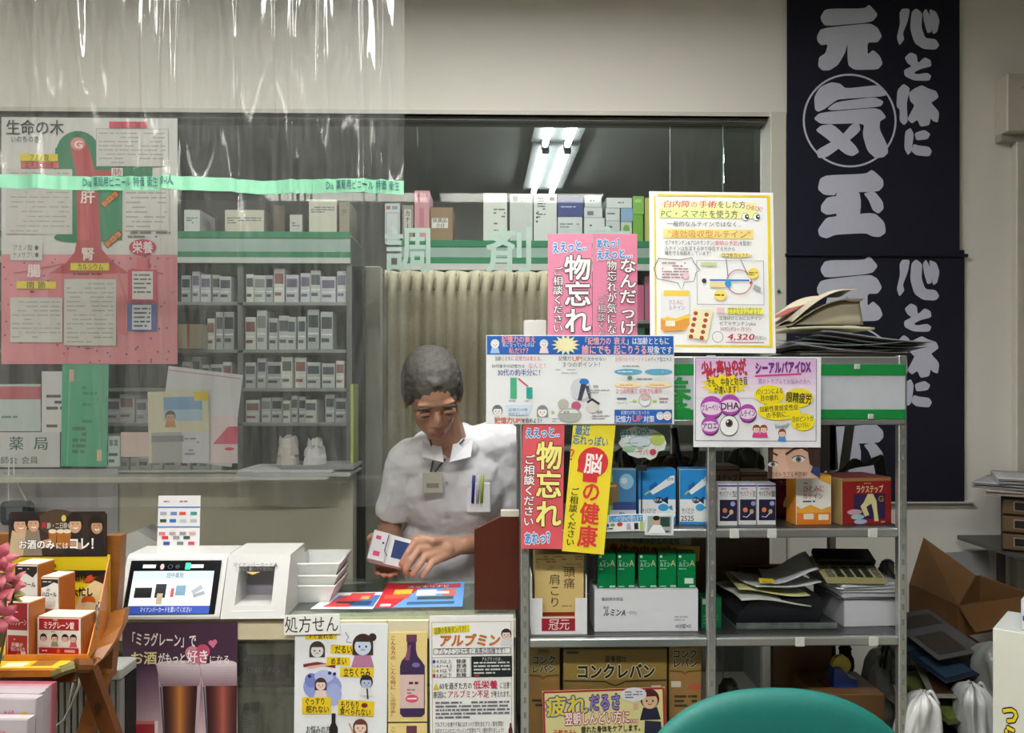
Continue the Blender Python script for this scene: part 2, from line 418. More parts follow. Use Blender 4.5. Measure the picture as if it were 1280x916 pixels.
# ------------------------------------------------------------------ shop lamps
m_white = mat('e4e3dd', 0.5)
for k, (lx, ly, ll, lw, pw, sk) in enumerate(SHOP_LAMPS):
    r = thing('ceiling_lamp', 'white fluorescent ceiling lamp above the %s' % ('counter', 'goods shelf', 'waiting area in front of the counter', 'waiting area in front of the goods shelf')[k], 'lamp', (lx, ly, SHOP_CEIL))
    MB().box(-ll / 2, ll / 2, -lw / 2, lw / 2, -.068, 0, m_white, .006).build('housing', r)
    for g in (-1, 1):  # added skirts, deep ones keep the lamps out of the window reflections
        MB().box(-ll / 2 - .02, ll / 2 + .02, g * (lw / 2 + .012) - .008, g * (lw / 2 + .012) + .008, -.068 - sk, -.01, m_white, .003).build('side_baffle', r)
        MB().box(g * (ll / 2 + .012) - .008, g * (ll / 2 + .012) + .008, -lw / 2 - .004, lw / 2 + .004, -.068 - sk, -.01, m_white, .003).build('end_baffle', r)
# dispensary lamps
m_tube = emit_mat('lit_fluorescent_tube', 'f4fbff', 14.0)
ZL = 2.69
for name, ya, yb, lab in (('near', None, 182, 'nearer fluorescent twin-tube lamp on the dispensary ceiling'), ('far', 187, 241, 'farther fluorescent twin-tube lamp on the dispensary ceiling')):
    def on(px_a, px_b, py): return ptz(px_a + (px_b - px_a) * (py - 147) / 94.0, py, ZL)
    L0, L1 = on(692, 666, ya or 150), on(692, 666, yb); R0, R1 = on(720, 692, ya or 150), on(720, 692, yb)
    if ya is None:
        L0 = L1 + (L0 - L1).normalized() * .9; R0 = R1 + (R0 - R1).normalized() * .9
    c = (L0 + L1 + R0 + R1) / 4; d = (L1 - L0).normalized(); ang = math.atan2(-d.x, d.y)
    r = thing('ceiling_lamp', lab, 'lamp', (c.x, c.y, 2.75), (0, 0, ang)); Lh = (L1 - L0).length / 2 + .03
    MB().box(-.13, .13, -Lh, Lh, -.035, 0, mat('8c908d', .5), .004).build('housing', r)
    for g in (-1, 1):
        MB().tube([(g * .058, -Lh + .05, -.06), (g * .058, Lh - .05, -.06)], .016, m_tube, 10).build('tube', r, True)
        for e in (-1, 1): MB().box(g * .058 - .018, g * .058 + .018, e * (Lh - .031) - .019, e * (Lh - .031) + .019, -.078, -.03, mat('3c3f3d', .5)).build('socket', r)

# two added fill lamps, unseen behind the window header, brighten shelf and curtain
for lx, ly, lab, pw in ((-1.15, 3.22, 'added unseen dispensary fill lamp above the left medicine shelf', 7), (.2, 3.04, 'added unseen dispensary fill lamp above the curtain', 9)):
    r = thing('ceiling_lamp', lab, 'lamp', (lx, ly, 2.75)); MB().box(-.6, .6, -.1, .1, -.05, 0, m_white, .005).build('housing', r)
    for g in (-1, 1): MB().box(g * .605 - .008, g * .605 + .008, -.1, .1, -.075, 0, m_white, .002).build('end_cap', r)
    area('fluorescent_light', (lx, ly, 2.75 - .058), 1.15, .16, pw, (.96, 1, .98))

# ------------------------------------------------------------------ dispensary shelves and cartons
YS = 3.70
m_sh = mat('c9cbc4', 0.5); m_grn = mat('2f8a5e', 0.5); m_pale = mat('a9bdb3', 0.5)
def unit(label, pa, pb, fas, rows, ups):
    x0, x1 = X(pa, YS), X(pb, YS); r = thing('medicine_shelf', label, 'shelf', ((x0 + x1) / 2, YS + .17, 0))
    hw = (x1 - x0) / 2
    zt = Zp(fas[0], YS)
    MB().box(-hw, hw, .14, .16, 0, zt - .03, mat('54564f', 0.8)).build('back_panel', r)
    for u in ups:
        xx = X(u, YS) - (x0 + x1) / 2; MB().box(xx - .012, xx + .012, -.165, .14, 0, zt - .02, mat('70736c', 0.5)).build('upright', r)
    MB().box(-hw, hw, -.17, .16, zt - .03, zt - .012, m_sh).build('shelf_board', r)
    zz = [Zp(f, YS) for f in fas]
    f = MB().box(-hw, hw, -.176, -.17, zz[2], zz[1], m_pale); f.build('fascia_panel', r)
    MB().box(-hw, hw, -.179, -.17, zz[1], zz[0], m_grn).build('fascia_stripe', r)
    MB().box(-hw, hw, -.179, -.17, zz[3], zz[2], m_grn).build('fascia_stripe', r)
    MB().box(-hw, hw, -.18, -.17, zz[4], zz[3], m_sh).build('fascia_lip', r)
    for py in rows:
        z = Zp(py, YS); MB().box(-hw + .013, hw - .013, -.165, .14, z - .016, z, mat('8b8e86', 0.5), .002).build('shelf_board', r)
    return zt - .012
zA = unit('steel medicine shelf with green striped fascia behind the left window pane', -95, 438, (291, 299, 316, 323, 330), (378, 437, 485, 528, 590, 680), (-93, 92, 300, 436))
zB = unit('steel medicine shelf with green striped fascia above the beige curtain', 500, 960, (301, 309, 322, 330, 338), (400, 470, 560), (502, 730, 958))
# cartons on the rows: a few shapes, each carton an object of its own
kinds = []
for i, (c, c2) in enumerate((('c8c8c2', '8d8f8c'), ('bcbdbb', '4b5058'), ('d3d0c9', '8a5450'), ('b4b6b3', '3d4247'), ('c4c1c8', '6a6478'), ('a8acaa', '33383a'), ('d4d2c8', '55605a'))):
    b = MB(); b.box(-.5, .5, -.5, .5, 0, 1, mat(c, 0.5), .02)
    f = MB(); f.box(-.42, .42, -.502, -.49, .55, .86, mat(c2, 0.5)).box(-.42, .2, -.502, -.49, .2, .3, mat(c2, 0.5)).box(-.42, .42, -.502, -.49, .38, .42, mat('e8e6e0', 0.5))
    b_o = b.build('body'); f_o = f.build('front_label'); kinds.append((b_o.data, f_o.data))
    bpy.data.objects.remove(b_o); bpy.data.objects.remove(f_o)
def small_carton(x, y, z, w_, d, h, k, label, group):
    r = thing('medicine_carton', label, 'box', (x, y, z), (0, 0, rad(random.uniform(-4, 4))), group)
    for nm, me in zip(('body', 'front_label'), kinds[k]):
        o = bpy.data.objects.new(nm, me); COL.objects.link(o); o.parent = r; o.scale = (w_, d, h)
KC = ['light grey', 'grey blue-marked', 'white red-marked', 'grey black-marked', 'lilac', 'grey green', 'cream']
ORD = 'first second third fourth fifth sixth seventh eighth ninth tenth eleventh twelfth thirteenth fourteenth fifteenth sixteenth seventeenth eighteenth nineteenth twentieth twenty-first twenty-second twenty-third twenty-fourth twenty-fifth twenty-sixth twenty-seventh twenty-eighth twenty-ninth thirtieth'.split()
rowlab = ['top', 'second', 'third', 'fourth', 'lowest visible']
for ri, (py, pa, pb, hmax) in enumerate(((378, 224, 436, 44), (437, 256, 436, 52), (485, 224, 436, 40), (528, 128, 436, 36), (590, 128, 290, 50))):
    ni = 0; z = Zp(py, YS); x = X(pa, YS) + .005; xe = X(pb, YS) - .015; ups = [X(300, YS)]
    while x < xe - .03:
        w_ = random.uniform(.03, .07); h = random.uniform(.72, .98) * hmax * YS / FPX
        if any(x - .014 < u < x + w_ + .014 for u in ups): x = [u for u in ups if x - .014 < u < x + w_ + .014][0] + .02; continue
        if x + w_ > xe: break
        if ri == 3 and random.random() < .12: x += w_; continue
        kk = random.randrange(7)
        small_carton(x + w_ / 2, YS + .085, z, w_, .13, h, kk, '%s medicine carton, %s from the left on the %s shelf row' % (KC[kk], ORD[ni], rowlab[ri]), 'cartons on the dispensary shelf, %s row' % rowlab[ri])
        ni += 1; x += w_ + random.uniform(.002, .007)
# cartons on top of the left unit
for pa, py, pb, c, s_, nm in ((230, 262, 250, 'd9d8d2', 'a8a8a2', 'small white carton at the left end on top of the left medicine shelf'), (281, 262, 330, 'cfc7b4', '9c9686', 'wide cream carton on top of the left medicine shelf'),
                        (342, 256, 356, '6a5a48', '4a4038', 'narrow dark brown carton on top of the left medicine shelf'), (362, 268, 378, 'cdccc4', '96968f', 'narrow pale grey carton on top of the left medicine shelf'),
                        (386, 249, 421, 'd5cfbd', '9c9686', 'tall cream carton on top of the left medicine shelf'), (424, 252, 437, 'a39784', '77705f', 'narrow tan carton at the right end on top of the left medicine shelf')):
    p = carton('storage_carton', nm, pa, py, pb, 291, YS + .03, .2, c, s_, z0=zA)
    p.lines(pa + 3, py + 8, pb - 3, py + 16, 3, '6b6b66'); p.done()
# cartons on top of the right unit
def topbox(label, pa, py0, pb, py1, c, s_, z0=None, pr=None, name='storage_carton', Y=YS + .03, dep=.2):
    p = carton(name, label, pa, py0, pb, py1, Y, dep, c, s_, z0=z0)
    if pr: pr(p)
    p.done()
    return p.root.location.z + p.kz * (py1 - py0)
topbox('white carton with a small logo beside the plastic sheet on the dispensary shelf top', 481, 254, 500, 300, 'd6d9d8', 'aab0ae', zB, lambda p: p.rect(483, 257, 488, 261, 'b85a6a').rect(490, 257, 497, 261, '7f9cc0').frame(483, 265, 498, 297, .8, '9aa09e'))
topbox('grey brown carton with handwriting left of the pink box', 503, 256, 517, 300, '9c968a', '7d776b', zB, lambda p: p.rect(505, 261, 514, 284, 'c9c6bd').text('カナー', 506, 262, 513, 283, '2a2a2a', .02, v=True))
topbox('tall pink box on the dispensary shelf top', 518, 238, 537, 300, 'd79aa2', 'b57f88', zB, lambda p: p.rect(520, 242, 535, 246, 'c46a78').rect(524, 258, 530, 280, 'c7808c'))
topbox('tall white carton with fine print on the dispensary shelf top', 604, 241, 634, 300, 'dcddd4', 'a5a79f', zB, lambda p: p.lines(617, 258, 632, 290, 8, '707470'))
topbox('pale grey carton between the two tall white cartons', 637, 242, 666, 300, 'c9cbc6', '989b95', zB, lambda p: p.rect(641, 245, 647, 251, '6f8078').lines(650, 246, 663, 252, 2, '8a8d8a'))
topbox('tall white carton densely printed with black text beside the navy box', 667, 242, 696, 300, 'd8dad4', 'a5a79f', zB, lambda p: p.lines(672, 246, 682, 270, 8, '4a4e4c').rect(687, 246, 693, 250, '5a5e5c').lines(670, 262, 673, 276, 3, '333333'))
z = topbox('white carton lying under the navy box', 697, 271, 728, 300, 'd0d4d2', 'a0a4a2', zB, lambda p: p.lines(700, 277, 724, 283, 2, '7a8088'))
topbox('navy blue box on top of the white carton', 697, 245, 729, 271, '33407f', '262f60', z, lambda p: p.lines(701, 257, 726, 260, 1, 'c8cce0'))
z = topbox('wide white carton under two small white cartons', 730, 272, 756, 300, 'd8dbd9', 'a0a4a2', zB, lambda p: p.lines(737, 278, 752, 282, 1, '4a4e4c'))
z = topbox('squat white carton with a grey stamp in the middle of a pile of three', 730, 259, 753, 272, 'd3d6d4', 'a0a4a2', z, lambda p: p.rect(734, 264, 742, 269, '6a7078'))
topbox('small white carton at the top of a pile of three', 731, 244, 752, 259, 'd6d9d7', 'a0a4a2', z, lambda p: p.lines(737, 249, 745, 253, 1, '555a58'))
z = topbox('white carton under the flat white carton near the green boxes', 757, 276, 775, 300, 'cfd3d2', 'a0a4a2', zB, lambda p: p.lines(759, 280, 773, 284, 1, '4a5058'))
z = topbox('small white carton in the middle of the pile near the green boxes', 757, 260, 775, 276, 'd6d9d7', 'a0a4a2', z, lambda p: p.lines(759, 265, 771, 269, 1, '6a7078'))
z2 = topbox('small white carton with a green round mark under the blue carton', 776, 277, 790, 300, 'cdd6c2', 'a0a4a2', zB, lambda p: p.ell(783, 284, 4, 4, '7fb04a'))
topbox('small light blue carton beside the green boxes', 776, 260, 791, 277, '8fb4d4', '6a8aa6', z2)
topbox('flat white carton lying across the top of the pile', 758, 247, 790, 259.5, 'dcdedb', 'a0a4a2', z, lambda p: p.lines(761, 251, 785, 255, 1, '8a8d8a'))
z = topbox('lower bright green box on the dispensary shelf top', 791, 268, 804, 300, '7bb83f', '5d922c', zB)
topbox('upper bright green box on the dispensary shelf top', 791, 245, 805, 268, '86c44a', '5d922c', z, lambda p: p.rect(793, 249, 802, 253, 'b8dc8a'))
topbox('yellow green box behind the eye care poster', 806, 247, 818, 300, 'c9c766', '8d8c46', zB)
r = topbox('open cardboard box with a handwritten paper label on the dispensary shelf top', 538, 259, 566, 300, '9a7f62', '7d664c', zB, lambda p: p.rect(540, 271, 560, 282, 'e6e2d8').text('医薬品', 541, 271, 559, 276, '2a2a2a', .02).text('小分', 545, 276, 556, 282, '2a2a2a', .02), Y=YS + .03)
for c, pa, py0, py1 in (('d86a92', 796, 356, 400), ('3f9a72', 797, 408, 470), ('d9d9d4', 806, 420, 470), ('c86a8a', 806, 345, 400)):
    topbox({'d86a92': 'pink medicine packet on the shelf behind the pink posters', '3f9a72': 'green medicine packet on the shelf behind the pink posters', 'd9d9d4': 'white medicine packet on the shelf behind the pink posters', 'c86a8a': 'dark pink medicine packet on the shelf behind the eye care poster'}[c], pa, py0, pa + 9, py1, c, '8a8a8a', Zp(py1, YS), Y=YS + .04, dep=.1, name='medicine_packet')

# beige curtain behind the glass
m_cur = mat('cfc6ac', 0.9, 0, 0.08, 60, 0.1)
xa, xb, yc = X(479, 3.0), X(704, 3.0), 3.02; zc = Zp(338, 3.0)
r = thing('curtain', 'beige pleated curtain hanging behind the pharmacist', 'curtain', ((xa + xb) / 2, yc, 0.03)); hw = (xb - xa) / 2; H = zc - .03
def cf(u, v):
    a = u * 2 * PI * 15.5; amp = .012 + .004 * math.sin(u * 37) ; top = max(0, (v - .955) / .045)
    y = amp * math.sin(a + .5 * math.sin(u * 23)) + .004 * math.sin(2.1 * a) * (1 - v)
    return (-hw + u * 2 * hw + .006 * math.cos(a) * .6, y * (1 - .3 * top), H * v + .004 * math.sin(a * .5 + 1) * top)
MB().grid(cf, 330, 14, m_cur).build('cloth', r, True, .002)
hd = MB()
for i in range(16):
    u = (i + .3) / 15.5; u = min(u, .99); xx = -hw + u * 2 * hw; hd.tube([(xx, -.014, H - .075), (xx + .006, -.02, H - .03), (xx + .010, -.016, H - .004)], .006, m_cur, 6, .004)
hd.build('pleat_heading', r, True)
MB().tube([(-hw - .03, .012, H - .012), (hw + .03, .012, H - .012)], .005, mat('8d8b82', .4, .6), 8).build('curtain_rail', r)

# ------------------------------------------------------------------ counter
YC0, YC1 = 1.95, 2.33
ZC = 0.886
cx0, cx1 = X(126, YC0), X(645, YC0)
m_cream = mat('d9cfae', 0.5, 0, 0.03, 20); m_int = mat('e0ddcc', 0.7)
m_case = glass_mat('showcase_glass', (0.95, 0.97, 0.955), 0.10, 1.45, 0.01, (0.62, 0.64, 0.54))  # grey haze mixed in lifts the dark interior, standing in for reflections
m_gtop = glass_mat('counter_top_glass', (0.86, 0.92, 0.89), 0.08, 1.45, 0.02, (0.62, 0.72, 0.66))
r = thing('showcase_counter', 'cream framed glass showcase counter with posters stuck on its front', 'counter', ((cx0 + cx1) / 2, (YC0 + YC1) / 2, 0)); hw = (cx1 - cx0) / 2; hd = (YC1 - YC0) / 2
MB().box(-hw, hw, -hd + .012, hd - .01, 0, .08, mat('4a463c', .6)).build('plinth', r)
MB().box(-hw, hw, -hd, -hd + .03, ZC - .057, ZC - .008, m_cream, .003).build('front_rail', r)
MB().box(-hw, hw, -hd + .03, -hd + .085, ZC - .03, ZC - .009, m_cream, .002).build('top_ledge', r)
MB().box(-hw, hw, hd - .03, hd, .08, ZC - .008, m_int, .002).build('back_panel', r)
for g in (-1, 1): MB().box(g * hw - (.02 if g > 0 else 0), g * hw + (0 if g > 0 else .02), -hd + .03, hd - .03, .08, ZC - .03, mat('c9c1a6', .5), .002).build('side_panel', r)
MB().box(-hw, hw, -hd + .002, hd, ZC - .008, ZC, m_gtop, .0015).build('glass_top', r)
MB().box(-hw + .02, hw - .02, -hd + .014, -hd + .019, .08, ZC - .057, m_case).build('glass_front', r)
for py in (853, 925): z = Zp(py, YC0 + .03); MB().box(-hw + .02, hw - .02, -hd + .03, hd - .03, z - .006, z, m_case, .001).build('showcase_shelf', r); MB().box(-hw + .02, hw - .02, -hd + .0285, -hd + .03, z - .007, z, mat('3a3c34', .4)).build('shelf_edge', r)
MB().box(-hw + .02, hw - .02, -hd + .02, hd - .03, .30, .31, m_int).build('showcase_shelf', r)
for q in (484, 536): MB().box(X(q, YC0) - (cx0 + cx1) / 2 - .001, X(q, YC0) - (cx0 + cx1) / 2 + .001, -hd - .0006, -hd + .001, ZC - .056, ZC - .009, mat('9a9070', .5)).build('rail_joint', r)
zs = Zp(853, YC0 + .03)
p = carton('painkiller_box', 'dark blue painkiller box with grey lettering inside the counter', 302, 826, 358, 851, YC0 + .06, .05, '42529a', '2c366c', z0=zs)
p.rect(302, 840, 358, 852, '6c7486').text('LOXONIN S', 306, 832, 350, 842, 'dde2ea', .02).rect(322, 845, 340, 849, '8a909c').rect(345, 829, 356, 831, 'b04a6a').done()
p = carton('medicine_box', 'pale grey medicine box beside the dark blue box inside the counter', 360, 829, 372, 851, YC0 + .07, .05, '8f938c', '6f736c', z0=zs); p.frame(361, 831, 371, 849, .8, '5f645e').done()
p = carton('medicine_box', 'dark grey medicine box left of the dark blue box inside the counter', 290, 812, 300, 851, YC0 + .09, .06, '5c615f', '3f4442', z0=zs); p.lines(291, 816, 299, 840, 6, '33383a').done()
zs2 = Zp(925, YC0 + .03)
p = carton('medicine_box', 'grey medicine box low inside the counter beside the beer poster', 298, 893, 318, 924, YC0 + .08, .08, '787c7a', '55595a', rz=14, z0=zs2); p.lines(300, 897, 316, 915, 4, '4b4f52').done()

# posters on the counter front
YP = YC0 - .004
p = poster('beer_poster', 'dark purple poster of two beer glasses on the counter front', 'poster', 153, 778, 297, 960, YP, '4a2f45')
def mixc(c0, c1, t): return '%02x%02x%02x' % tuple(round(int(c0[k:k + 2], 16) * (1 - t) + int(c1[k:k + 2], 16) * t) for k in (0, 2, 4))
for i in range(30): p.rect(153, 826 + i * 4, 297, 830.2 + i * 4, mixc('4a2f45', 'd0b4b6', min(1, i / 22.0) ** .9))
for gx, w_ in ((225, 28), (279, 28)):
    xr = lambda q: min(q, 296.5)
    p.poly([(gx - w_ + 8, 950), (xr(gx + w_ - 8), 950), (xr(gx + w_), 832), (gx - w_, 832)], 'b8a3a8')
    for k in range(12): t = k / 11.0; p.poly([(gx - (w_ - 12) * (1 - t) - 1, 950), (xr(gx + (w_ - 12) * (1 - t) + 1), 950), (xr(gx + (w_ - 7) * (1 - t) + 1), 857), (gx - (w_ - 7) * (1 - t) - 1, 857)], mixc('341519', 'c8803c' if gx < 250 else 'a8584a', t ** 1.4))
    p.line([(gx - w_ + 4, 858), (gx - w_ + 10, 940)], 2, '4a4a5a')
    for k in range(8): t = k / 7.0; p.poly([(gx - w_ + 4 - t * 3, 857 - t * 24), (xr(gx + w_ - 4 + t * 2.5), 857 - t * 24), (xr(gx + w_ + 1), 829), (gx - w_ - 2, 829)], mixc('8f7580', 'd0c2c7', t))
    p.ell(gx, 829, w_ + .5 if gx < 250 else 17, 4, 'd8cacd')
p.ell(241, 816, 9, 9, 'd98a9c').ell(254, 814, 9, 9, 'c8506e').poly([(234, 820), (262, 818), (250, 831)], 'd4738a').ell(264, 803, 3, 3, 'e07a9a').ell(269, 802, 3, 3, 'e07a9a').poly([(261, 804), (271, 804), (267, 810)], 'e07a9a')
p.text('「ミラグレーン」で', 160, 790, 246, 808, 'f4ece8', .03, rot=2).text('お酒', 163, 813, 197, 830, 'ead9a0', .03).text('がもっと', 198, 815, 233, 829, 'f4ece8', .03).text('好き', 234, 811, 262, 829, 'f6eeee', .03, ('b04a68', .05)).text('になる', 262, 818, 288, 830, 'f4ece8', .02)
p.rect(165, 900, 198, 930, 'e8dcd8').rect(169, 900, 194, 930, 'a02a30').rect(169, 900, 194, 904, 'c8706c')
p.done()
p = poster('handwritten_tag', 'small white tag with black brush characters on the counter edge', 'sign', 355, 768, 425, 793, YC0 - .012, 'f4f4ee', (0, -1, 0))
p.text('処方せん', 356, 769, 424, 791, '24262a', .004).done()
p = poster('symptom_poster', 'white poster with cartoon people and yellow word strips on the counter front', 'poster', 367, 779, 483, 960, YC0 - .006, 'eceef0', (0, .6, 0))
p.rect(380, 790, 419, 799, 'e8c81a', -1).text('すぐ疲れる', 383, 791, 415, 799, '222222', .02)
p.person(395, 812, 9, '4a3a34', 'e2e0dc', long=True, sad=True).line([(378, 832), (395, 829), (418, 833)], 4, '7c2c30').line([(384, 834), (412, 830)], 3, 'e0b8a0')
p.rect(412, 806, 443, 817, 'e8c81a', 2).text('だるい', 417, 806, 439, 817, '222222', .03)
p.person(452, 806, 12, '3a2620', 'c9d6ea', 'b87a9a', True, True).ell(464, 796, 5, 5, '3a2620').line([(430, 790), (434, 796), (431, 802), (438, 803)], 1.2, '8a8f9a')
p.rect(407, 821, 436, 831, 'e8c81a', 1).text('めまい', 412, 821, 432, 831, '222222', .03)
p.rect(424, 834, 466, 846, 'e8c81a', 1).text('立ちくらみ', 428, 834, 462, 846, '222222', .03)
p.ell(402, 858, 24, 18, '8f9bd6').ell(416, 868, 10, 14, 'a3aede').ell(388, 850, 8, 9, '7683c8').ell(404, 845, 12, 8, 'b5bfe8')
for q in ((386, 845), (411, 841), (417, 842)): p.ell(q[0], q[1], 2.2, 2.2, '1f2a5c')
p.person(400, 855, 7, '4a302c', 'ecd4c8', 'e8cfc8', True, True)
p.rect(377, 871, 413, 892, 'e8c81a', -1).text('ぐっすり', 380, 871, 406, 881, '222222', .03).text('眠れない', 382, 881, 411, 891, '222222', .03)
p.person(457, 852, 7.5, '23232a', 'b9c2dc', 'e4e4e6', False, True).line([(458, 860), (459, 873)], 2, '2c2c34')
p.rect(422, 875, 467, 894, 'e8c81a', 3).text('もりもり', 425, 875, 449, 885, '222222', .03, rot=2).text('食べられない', 424, 884, 463, 894, '222222', .03, rot=3).ell(455, 881, 4, 3, '7a2a1c')
p.poly([(411, 950), (422, 950), (422, 909), (419, 903), (419, 891), (414, 891), (414, 903), (411, 909)], '1c1618')
p.text('お悩みの方は', 382, 906, 419, 917, '222222', .02).person(450, 908, 8.5, '6a3a2c', 'f0d2c0', 'e0c8c0', True).line([(436, 903), (442, 918)], 2, 'caa88c').text('ご相談ください', 384, 930, 460, 942, '222222', .02)
p.done()
for i, (a, b) in enumerate(((790, 902), (904, 990))):
    p = poster('tonic_bottle_poster', ('pale yellow card picturing a purple tonic bottle, the upper of two', 'pale yellow card cut off by the frame below the upper bottle card')[i], 'poster', 485, a, 534, b, YP, 'e5cf8a')
    d = a - 790; cxx = 515
    p.text('こんな方の、こんな時に、', 488, 794 + d, 495, 868 + d, 'b04a28', .02, v=True).text('この効きめ！', 488, 868 + d, 495, 896 + d, 'b04a28', .02, v=True)
    p.poly([(cxx - 15, 892 + d), (cxx - 11, 896 + d), (cxx + 12, 896 + d), (cxx + 16, 892 + d), (cxx + 16, 832 + d), (cxx + 12, 826 + d), (cxx + 7, 820 + d), (cxx + 5, 812 + d), (cxx + 5, 794 + d), (cxx - 6, 794 + d), (cxx - 6, 812 + d), (cxx - 8, 820 + d), (cxx - 13, 826 + d), (cxx - 15, 832 + d)], '3c2550')
    p.rect(cxx - 7, 793 + d, cxx + 6, 802 + d, '6a3550').poly([(cxx - 9, 825 + d), (cxx - 3, 825 + d), (cxx - 1, 806 + d), (cxx - 4, 806 + d)], '8a4a70').ell(cxx + 5, 831 + d, 5, 3, '7a6ca0')
    p.rect(cxx - 15, 843 + d, cxx + 15, 885 + d, 'd8bcb4').lines(cxx - 11, 850 + d, cxx + 12, 857 + d, 1, '4a3040').lines(cxx - 6, 860 + d, cxx + 4, 868 + d, 2, '8a6a70').ell(cxx, 873 + d, 8, 5, 'd0506a').rect(cxx - 6, 872 + d, cxx + 6, 874 + d, 'f0dcd8').done()
p = poster('nutrition_poster', 'white notice with orange title and a dark table on the counter end', 'poster', 538, 769, 643, 960, YC0 - .005, 'eeedea', (0, -.4, 0))
p.frame(541, 777, 640, 955, .8, 'b9b08a').rect(542, 782, 588, 791, 'e2d32e', -4).text('話題の長寿タンパク！', 544, 782, 586, 791, '2c2c20', .02, rot=-4)
p.text('アルブミン', 549, 792, 626, 808, 'd2701e', .03, ('8a3a12', .02), sh=.15).person(634, 793, 6, '2c2626', 'e8cfc6', 'dcd8d8').frame(543, 810, 639, 817, .6, '55555a').text('アルブミンは元気と長寿の指標です！', 547, 809, 636, 818, '2a2a33', .01)
p.frame(541, 821, 589, 846, .6, '9a9a9a')
for i, (c, a, b) in enumerate((('2a4a9a', '4.3以上', '健康'), ('c8cede', '4.1～4.2', '普通'), ('d8cf30', '4.0以下', '要注意'), ('c02a30', '3.8以下', '危険'))):
    yy = 823 + i * 5.8; p.ell(543.5, yy + 3, 1.8, 2.4, c).text(a, 546, yy, 566, yy + 5.6, '3a3a42', .01).text(b, 571, yy, 584, yy + 5.6, '2a2a30', .02)
p.rect(590, 820, 641, 846, '16211f').text('アルブミンとは…', 603, 821, 630, 826, 'e8e8e4', .01).lines(593, 826, 639, 843, 4, 'c9ccc8', .95).rect(594, 843, 600, 845, 'b03030')
p.poly([(542, 861), (550, 861), (546, 853)], 'd8c02a').text('60を過ぎた方の', 550, 852, 591, 861, '2a2a33', .015).text('低栄養', 592, 850, 623, 861, 'c02a4a', .03).text('に注意！', 625, 852, 642, 861, '2a2a33', .01)
p.text('原因に', 542, 863, 559, 872, '2a2a33', .015).text('アルブミン不足', 560, 862, 612, 872, 'b02a44', .02).text('が考えれます。', 614, 863, 641, 872, '2a2a33', .01)
p.lines(545, 875, 638, 898, 5, '6a6a74', .95, .5).text('アルブミンを増やす為にはタンパク質を含むアミノ酸を摂取！', 544, 901, 632, 908, '22222a', .01).text('当店オススメのコンクレバンで良質なアミノ酸を摂りましょう！', 544, 909, 632, 916, '22222a', .01)
p.poly([(636, 950), (641, 950), (641, 912), (639.5, 908), (639.5, 904), (637.5, 904), (637.5, 908), (636, 912)], '5a1c24').lines(545, 920, 634, 948, 4, '6a6a74').done()

# ------------------------------------------------------------------ things on the counter top
# card reader: sloped screen module and slot module
a, b = X(160, 2.0), X(364, 2.0); mid = X(286, 2.0); zt = Zp(683, 2.08)
r = thing('card_reader', 'white card reader with a colour screen and a card slot on the counter', 'card reader', ((a + b) / 2, 2.05, ZC)); hw = (b - a) / 2; xm = mid - (a + b) / 2; H = zt - ZC
m_wp = mat('c2c1bd', 0.35, 0, 0.015, 10); R = Matrix.Rotation(PI / 2, 4, 'Z')
def wedge(x0, x1, yf0, yf1, yb, h, m, name, parent):
    """side profile (y, z) extruded along x"""
    pr = [(yf0, 0), (yb, 0), (yb, h * .86), (yb - .03, h), (yf1 + .012, h), (yf1, h - .008), (yf0, .006)]
    mb = MB(); n = len(pr)
    mb.add([(x0, y, z) for y, z in pr] + [(x1, y, z) for y, z in pr], [list(range(n)), list(range(2 * n - 1, n - 1, -1))] + [[i, (i + 1) % n, (i + 1) % n + n, i + n] for i in range(n)], m)
    return mb.build(name, parent)
sc_ = wedge(-hw, xm - .001, -.115, -.055, .09, H, m_wp, 'screen_module', r)
body = MB()                                                          # slot module: front wall with an opening
x0s, x1s = xm + .001, hw; za, zb = .028, .115; xa_, xb_ = x0s + .03, x1s - .035
def fy(z): return -.115 + .06 * z / H
for (q0, q1, z0, z1) in ((x0s, x1s, 0, za), (x0s, x1s, zb, H), (x0s, xa_, za, zb), (xb_, x1s, za, zb)):
    body.add([(q0, fy(z0), z0), (q1, fy(z0), z0), (q1, fy(z1), z1), (q0, fy(z1), z1)] + [(q0, .09, z0), (q1, .09, z0), (q1, .09, z1), (q0, .09, z1)], [(0, 1, 2, 3), (4, 7, 6, 5), (0, 4, 5, 1), (3, 2, 6, 7), (0, 3, 7, 4), (1, 5, 6, 2)], m_wp)
body.build('slot_module', r)
MB().box(xa_, xb_, .0, .01, za, zb, mat('8f8c94', .4)).build('slot_back', r)
MB().prism([(xa_ - .006, 0), (xb_ + .008, 0), (xb_ - .004, .012), (xa_ + .004, .012)], 0, .004, mat('d8d6d2', .4), Matrix.Translation((0, fy(za) - .006, za - .012)) @ Matrix.Rotation(rad(-50), 4, 'X')).build('card_tray', r)
th = math.atan2(.06, H)
MS = Matrix.Translation((0, -.115, 0)) @ Matrix.Rotation(-th, 4, 'X')
S = H / math.cos(th); kx = (2 * hw) / 204.0
P = Panel(r, 160, 683, 364, 772, 2 * hw, S, -.0005); P.M = MS
bz = MB(); bx0, bz0 = P.xy(167, 766); bx1, bz1 = P.xy(279, 691); bz.box(bx0, bx1, -.003, 0, bz0, bz1, mat('101216', .15), .001, MS); bo = bz.build('screen_bezel', r)
m_scr = emit_mat('lit_screen', 'dfe8f0', .3); m_scb = emit_mat('lit_screen_band', '24449a', .35)
P.y = -.0035
sm = MB()
